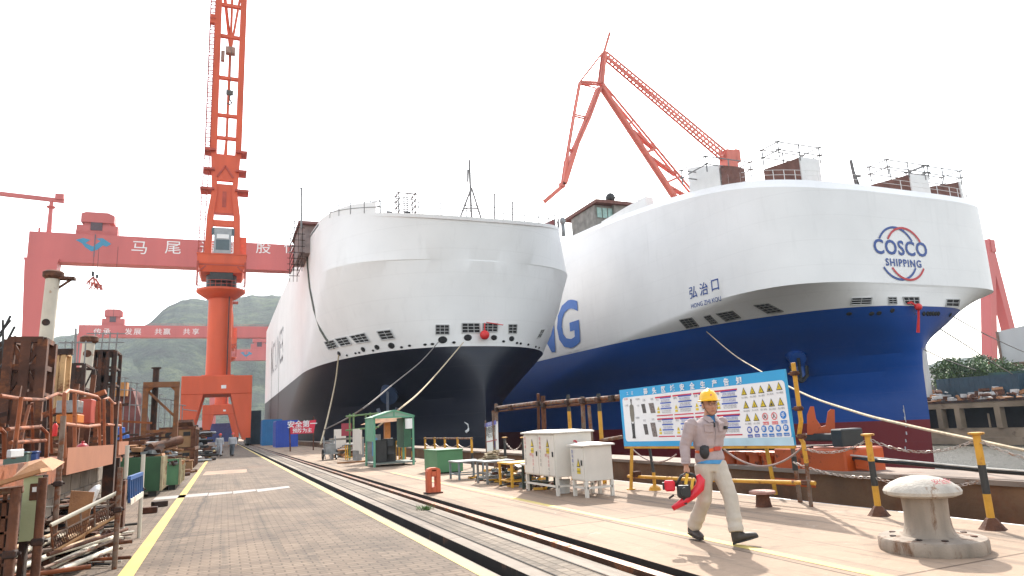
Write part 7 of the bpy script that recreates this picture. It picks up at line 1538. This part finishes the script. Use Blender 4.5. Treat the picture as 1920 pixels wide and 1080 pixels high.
t = thing('blue_barrier', 'small blue barred barrier panel between two grey posts at the left kerb', 'barrier', (0, 0, 0)); BP = mat('barrier_blue', (.02, .08, .24), .5, 0, .15, 4, .15)
a_, c_, d_, e_ = atX(242, 897, -1.1), atX(266, 888, -1.08), atX(266, 926, -1.08), atX(242, 942, -1.1)
b = MB(); b.bar(a_, c_, .04, .05)
for k in range(7): f = k/6; b.bar(a_.lerp(c_, f), e_.lerp(d_, f), .03)
b.done('bar_panel', BP, t); b = MB(); b.bar(e_, d_, .045, .07); b.done('pale_rail', WHP, t); b = MB(); b.box(e_+Vector((-.03, -.5, -.25)), e_+Vector((0, -.3, .3))); b.done('rusty_infill', RUST, t)
PIPEM = [WHP, RUST, mat('tan_pipe', (.42, .27, .15), .7, 0, .25, 4, .35), POLE, mat('cream_pipe', (.60, .54, .42), .6, 0, .15, 4, .2), RUSTO]
labs = ['uppermost cream pipe', 'rusty brown pipe', 'tan pipe with worn end', 'grey brown scaffold tube', 'white pipe with chipped paint', 'orange brown pipe', 'long pale pipe nearest the kerb', 'thin dark rusty tube', 'short cream pipe', 'thick white pipe', 'red brown tube']
segs = [((0, 1052), (125, 1000), .05, 4, .30), ((-10, 1070), (200, 985), .04, 1, .25), ((0, 1080), (120, 1030), .045, 0, .2), ((120, 1012), (226, 965), .04, 2, .32), ((100, 1060), (222, 1002), .05, 4, .12), ((110, 1070), (220, 1025), .045, 0, .07), ((60, 1080), (190, 1040), .04, 3, .06), ((130, 1052), (245, 1045), .03, 5, .04), ((100, 1035), (185, 1005), .035, 2, .22), ((150, 1025), (248, 1015), .035, 1, .12), ((0, 1090), (110, 1058), .05, 5, .05)]
for k, ((u0, v0), (u1, v1), r_, mi, z) in enumerate(segs):
    z += .05; a_, c_ = gnd(u0, v0, z), gnd(u1, v1, z); t = thing('loose_pipe', labs[k]+', '+['on top at the left of the kerb pile', 'lying across the upper kerb pile', 'at the bottom left of the kerb pile', 'lying under the mesh barrier panel', 'in the middle of the kerb pile', 'low in the pile', 'in the pile', 'sticking out past the rusty post', 'half buried in the kerb pile', 'pointing to the road', 'in the bottom left corner'][k], 'pipe', a_, 0, 'loose pipes piled by the kerb')
    b = MB(); r_ *= .68; b.tube((0, 0, 0), c_-a_, r_, 14); b.done('pipe_body', PIPEM[mi], t, smooth='auto'); d_ = (c_-a_).normalized(); MB().tube(c_-a_, c_-a_+d_*.003, r_*.8, 12).done('pipe_bore', DARK, t)
labs2 = ('second tan tube in the upper half of the kerb pile', 'dull rusty tube below the mesh barrier, nearer the road', 'thin cream tube crossing the kerb pile at mid height', 'bent looking brown tube at the far left of the kerb pile', 'dark tube resting on the thick white pipe', 'orange brown tube lowest in the kerb pile')
for k, ((u0, v0), (u1, v1), r_, mi, z) in enumerate((((-10, 1040), (180, 975), .026, 2, .38), ((90, 1040), (238, 992), .022, 1, .3), ((20, 1062), (205, 1010), .02, 4, .24), ((-20, 1048), (110, 1030), .03, 3, .3), ((80, 1066), (215, 1012), .018, 3, .2), ((10, 1085), (170, 1062), .024, 5, .16))):
    a_, c_ = gnd(u0, v0, z), gnd(u1, v1, z); t = thing('loose_pipe', labs2[k], 'pipe', a_, 0, 'loose pipes piled by the kerb'); b = MB(); b.tube((0, 0, 0), c_-a_, r_, 12); b.done('pipe_body', PIPEM[mi], t, smooth='auto'); d_ = (c_-a_).normalized(); MB().tube(c_-a_, c_-a_+d_*.003, r_*.8, 10).done('pipe_bore', DARK, t)
pile('scrap_heap', 'heap of rusty fittings, cloth and offcuts inside the mesh fence', 'scrap', (-1.9, 11.6, 0), (RUST, RUSTD, WHP, DARK, POLE), 70, 1.0, 2.6, .75, 41, (.03, .12), rods=.5)
pile('scrap_heap', 'dark rusty offcuts under the loose pipes at the lower left corner', 'scrap', (-2.5, 9.2, 0), (RUSTD, RUST, DARK), 40, .9, 1.6, .12, 42, (.03, .1), rods=.5)
t = thing('pale_sack', 'crumpled white and blue plastic sack leaning on the scrap heap', 'sack', atY(160, 945, 11)); b = MB(); b.ell((0, 0, 0), .10, .08, .26, 12, 10, Matrix.Rotation(.55, 3, 'Y'))
for v in b.bm.verts: v.co += Vector((noise.noise(v.co*9)*.05, noise.noise(v.co*9+Vector((3, 0, 0)))*.05, noise.noise(v.co*8+Vector((0, 5, 0)))*.05))
b.done('sack_body', WHT, t); b = MB(); b.ell((-.08, .03, .10), .09, .06, .07, 10, 8); b.done('sack_fold', mat('sack_blue', (.18, .25, .40), .6), t)
t = thing('plywood_offcut', 'orange brown plywood offcut standing against the block wall', 'board', atY(137, 985, 10.4)); b = MB(); b.loft([[(-.08, 0, -.2), (.12, 0, -.25), (.2, .05, .38), (-.06, .05, .42)], [(-.08, .03, -.2), (.12, .03, -.25), (.2, .08, .38), (-.06, .08, .42)]]); b.done('board_sheet', WOOD, t)
for k, (u, v, lab) in enumerate(((280, 962, 'small dark brick on the paving left of the yellow line, nearer one'), (299, 950, 'small dark brick on the paving left of the yellow line, farther one'))):
    p = gnd(u, v); MBQ = MB(); MBQ.box((-.15, -.1, 0), (.15, .1, .12), Matrix.Translation(p) @ Matrix.Rotation(.4*k, 4, 'Z'), .01); tag(MBQ.done('loose_brick', RUSTD), lab, 'brick', 'loose bricks by the yellow line')
hz = MB(); hz.box((-1600, -60, -9), (1500, 1900, 420))
_h = tag(hz.done('haze', None), kind='stuff'); _h.data.materials.clear()
mh = bpy.data.materials.new('haze_air'); mh.use_nodes = True; nh = mh.node_tree; nh.nodes.clear()
oo = nh.nodes.new('ShaderNodeOutputMaterial'); pv = nh.nodes.new('ShaderNodeVolumePrincipled'); nh.links.new(pv.outputs[0], oo.inputs['Volume'])
pv.inputs['Color'].default_value = (.74, .86, 1, 1); pv.inputs['Density'].default_value = .00011; pv.inputs['Anisotropy'].default_value = .0
_h.data.materials.append(mh)
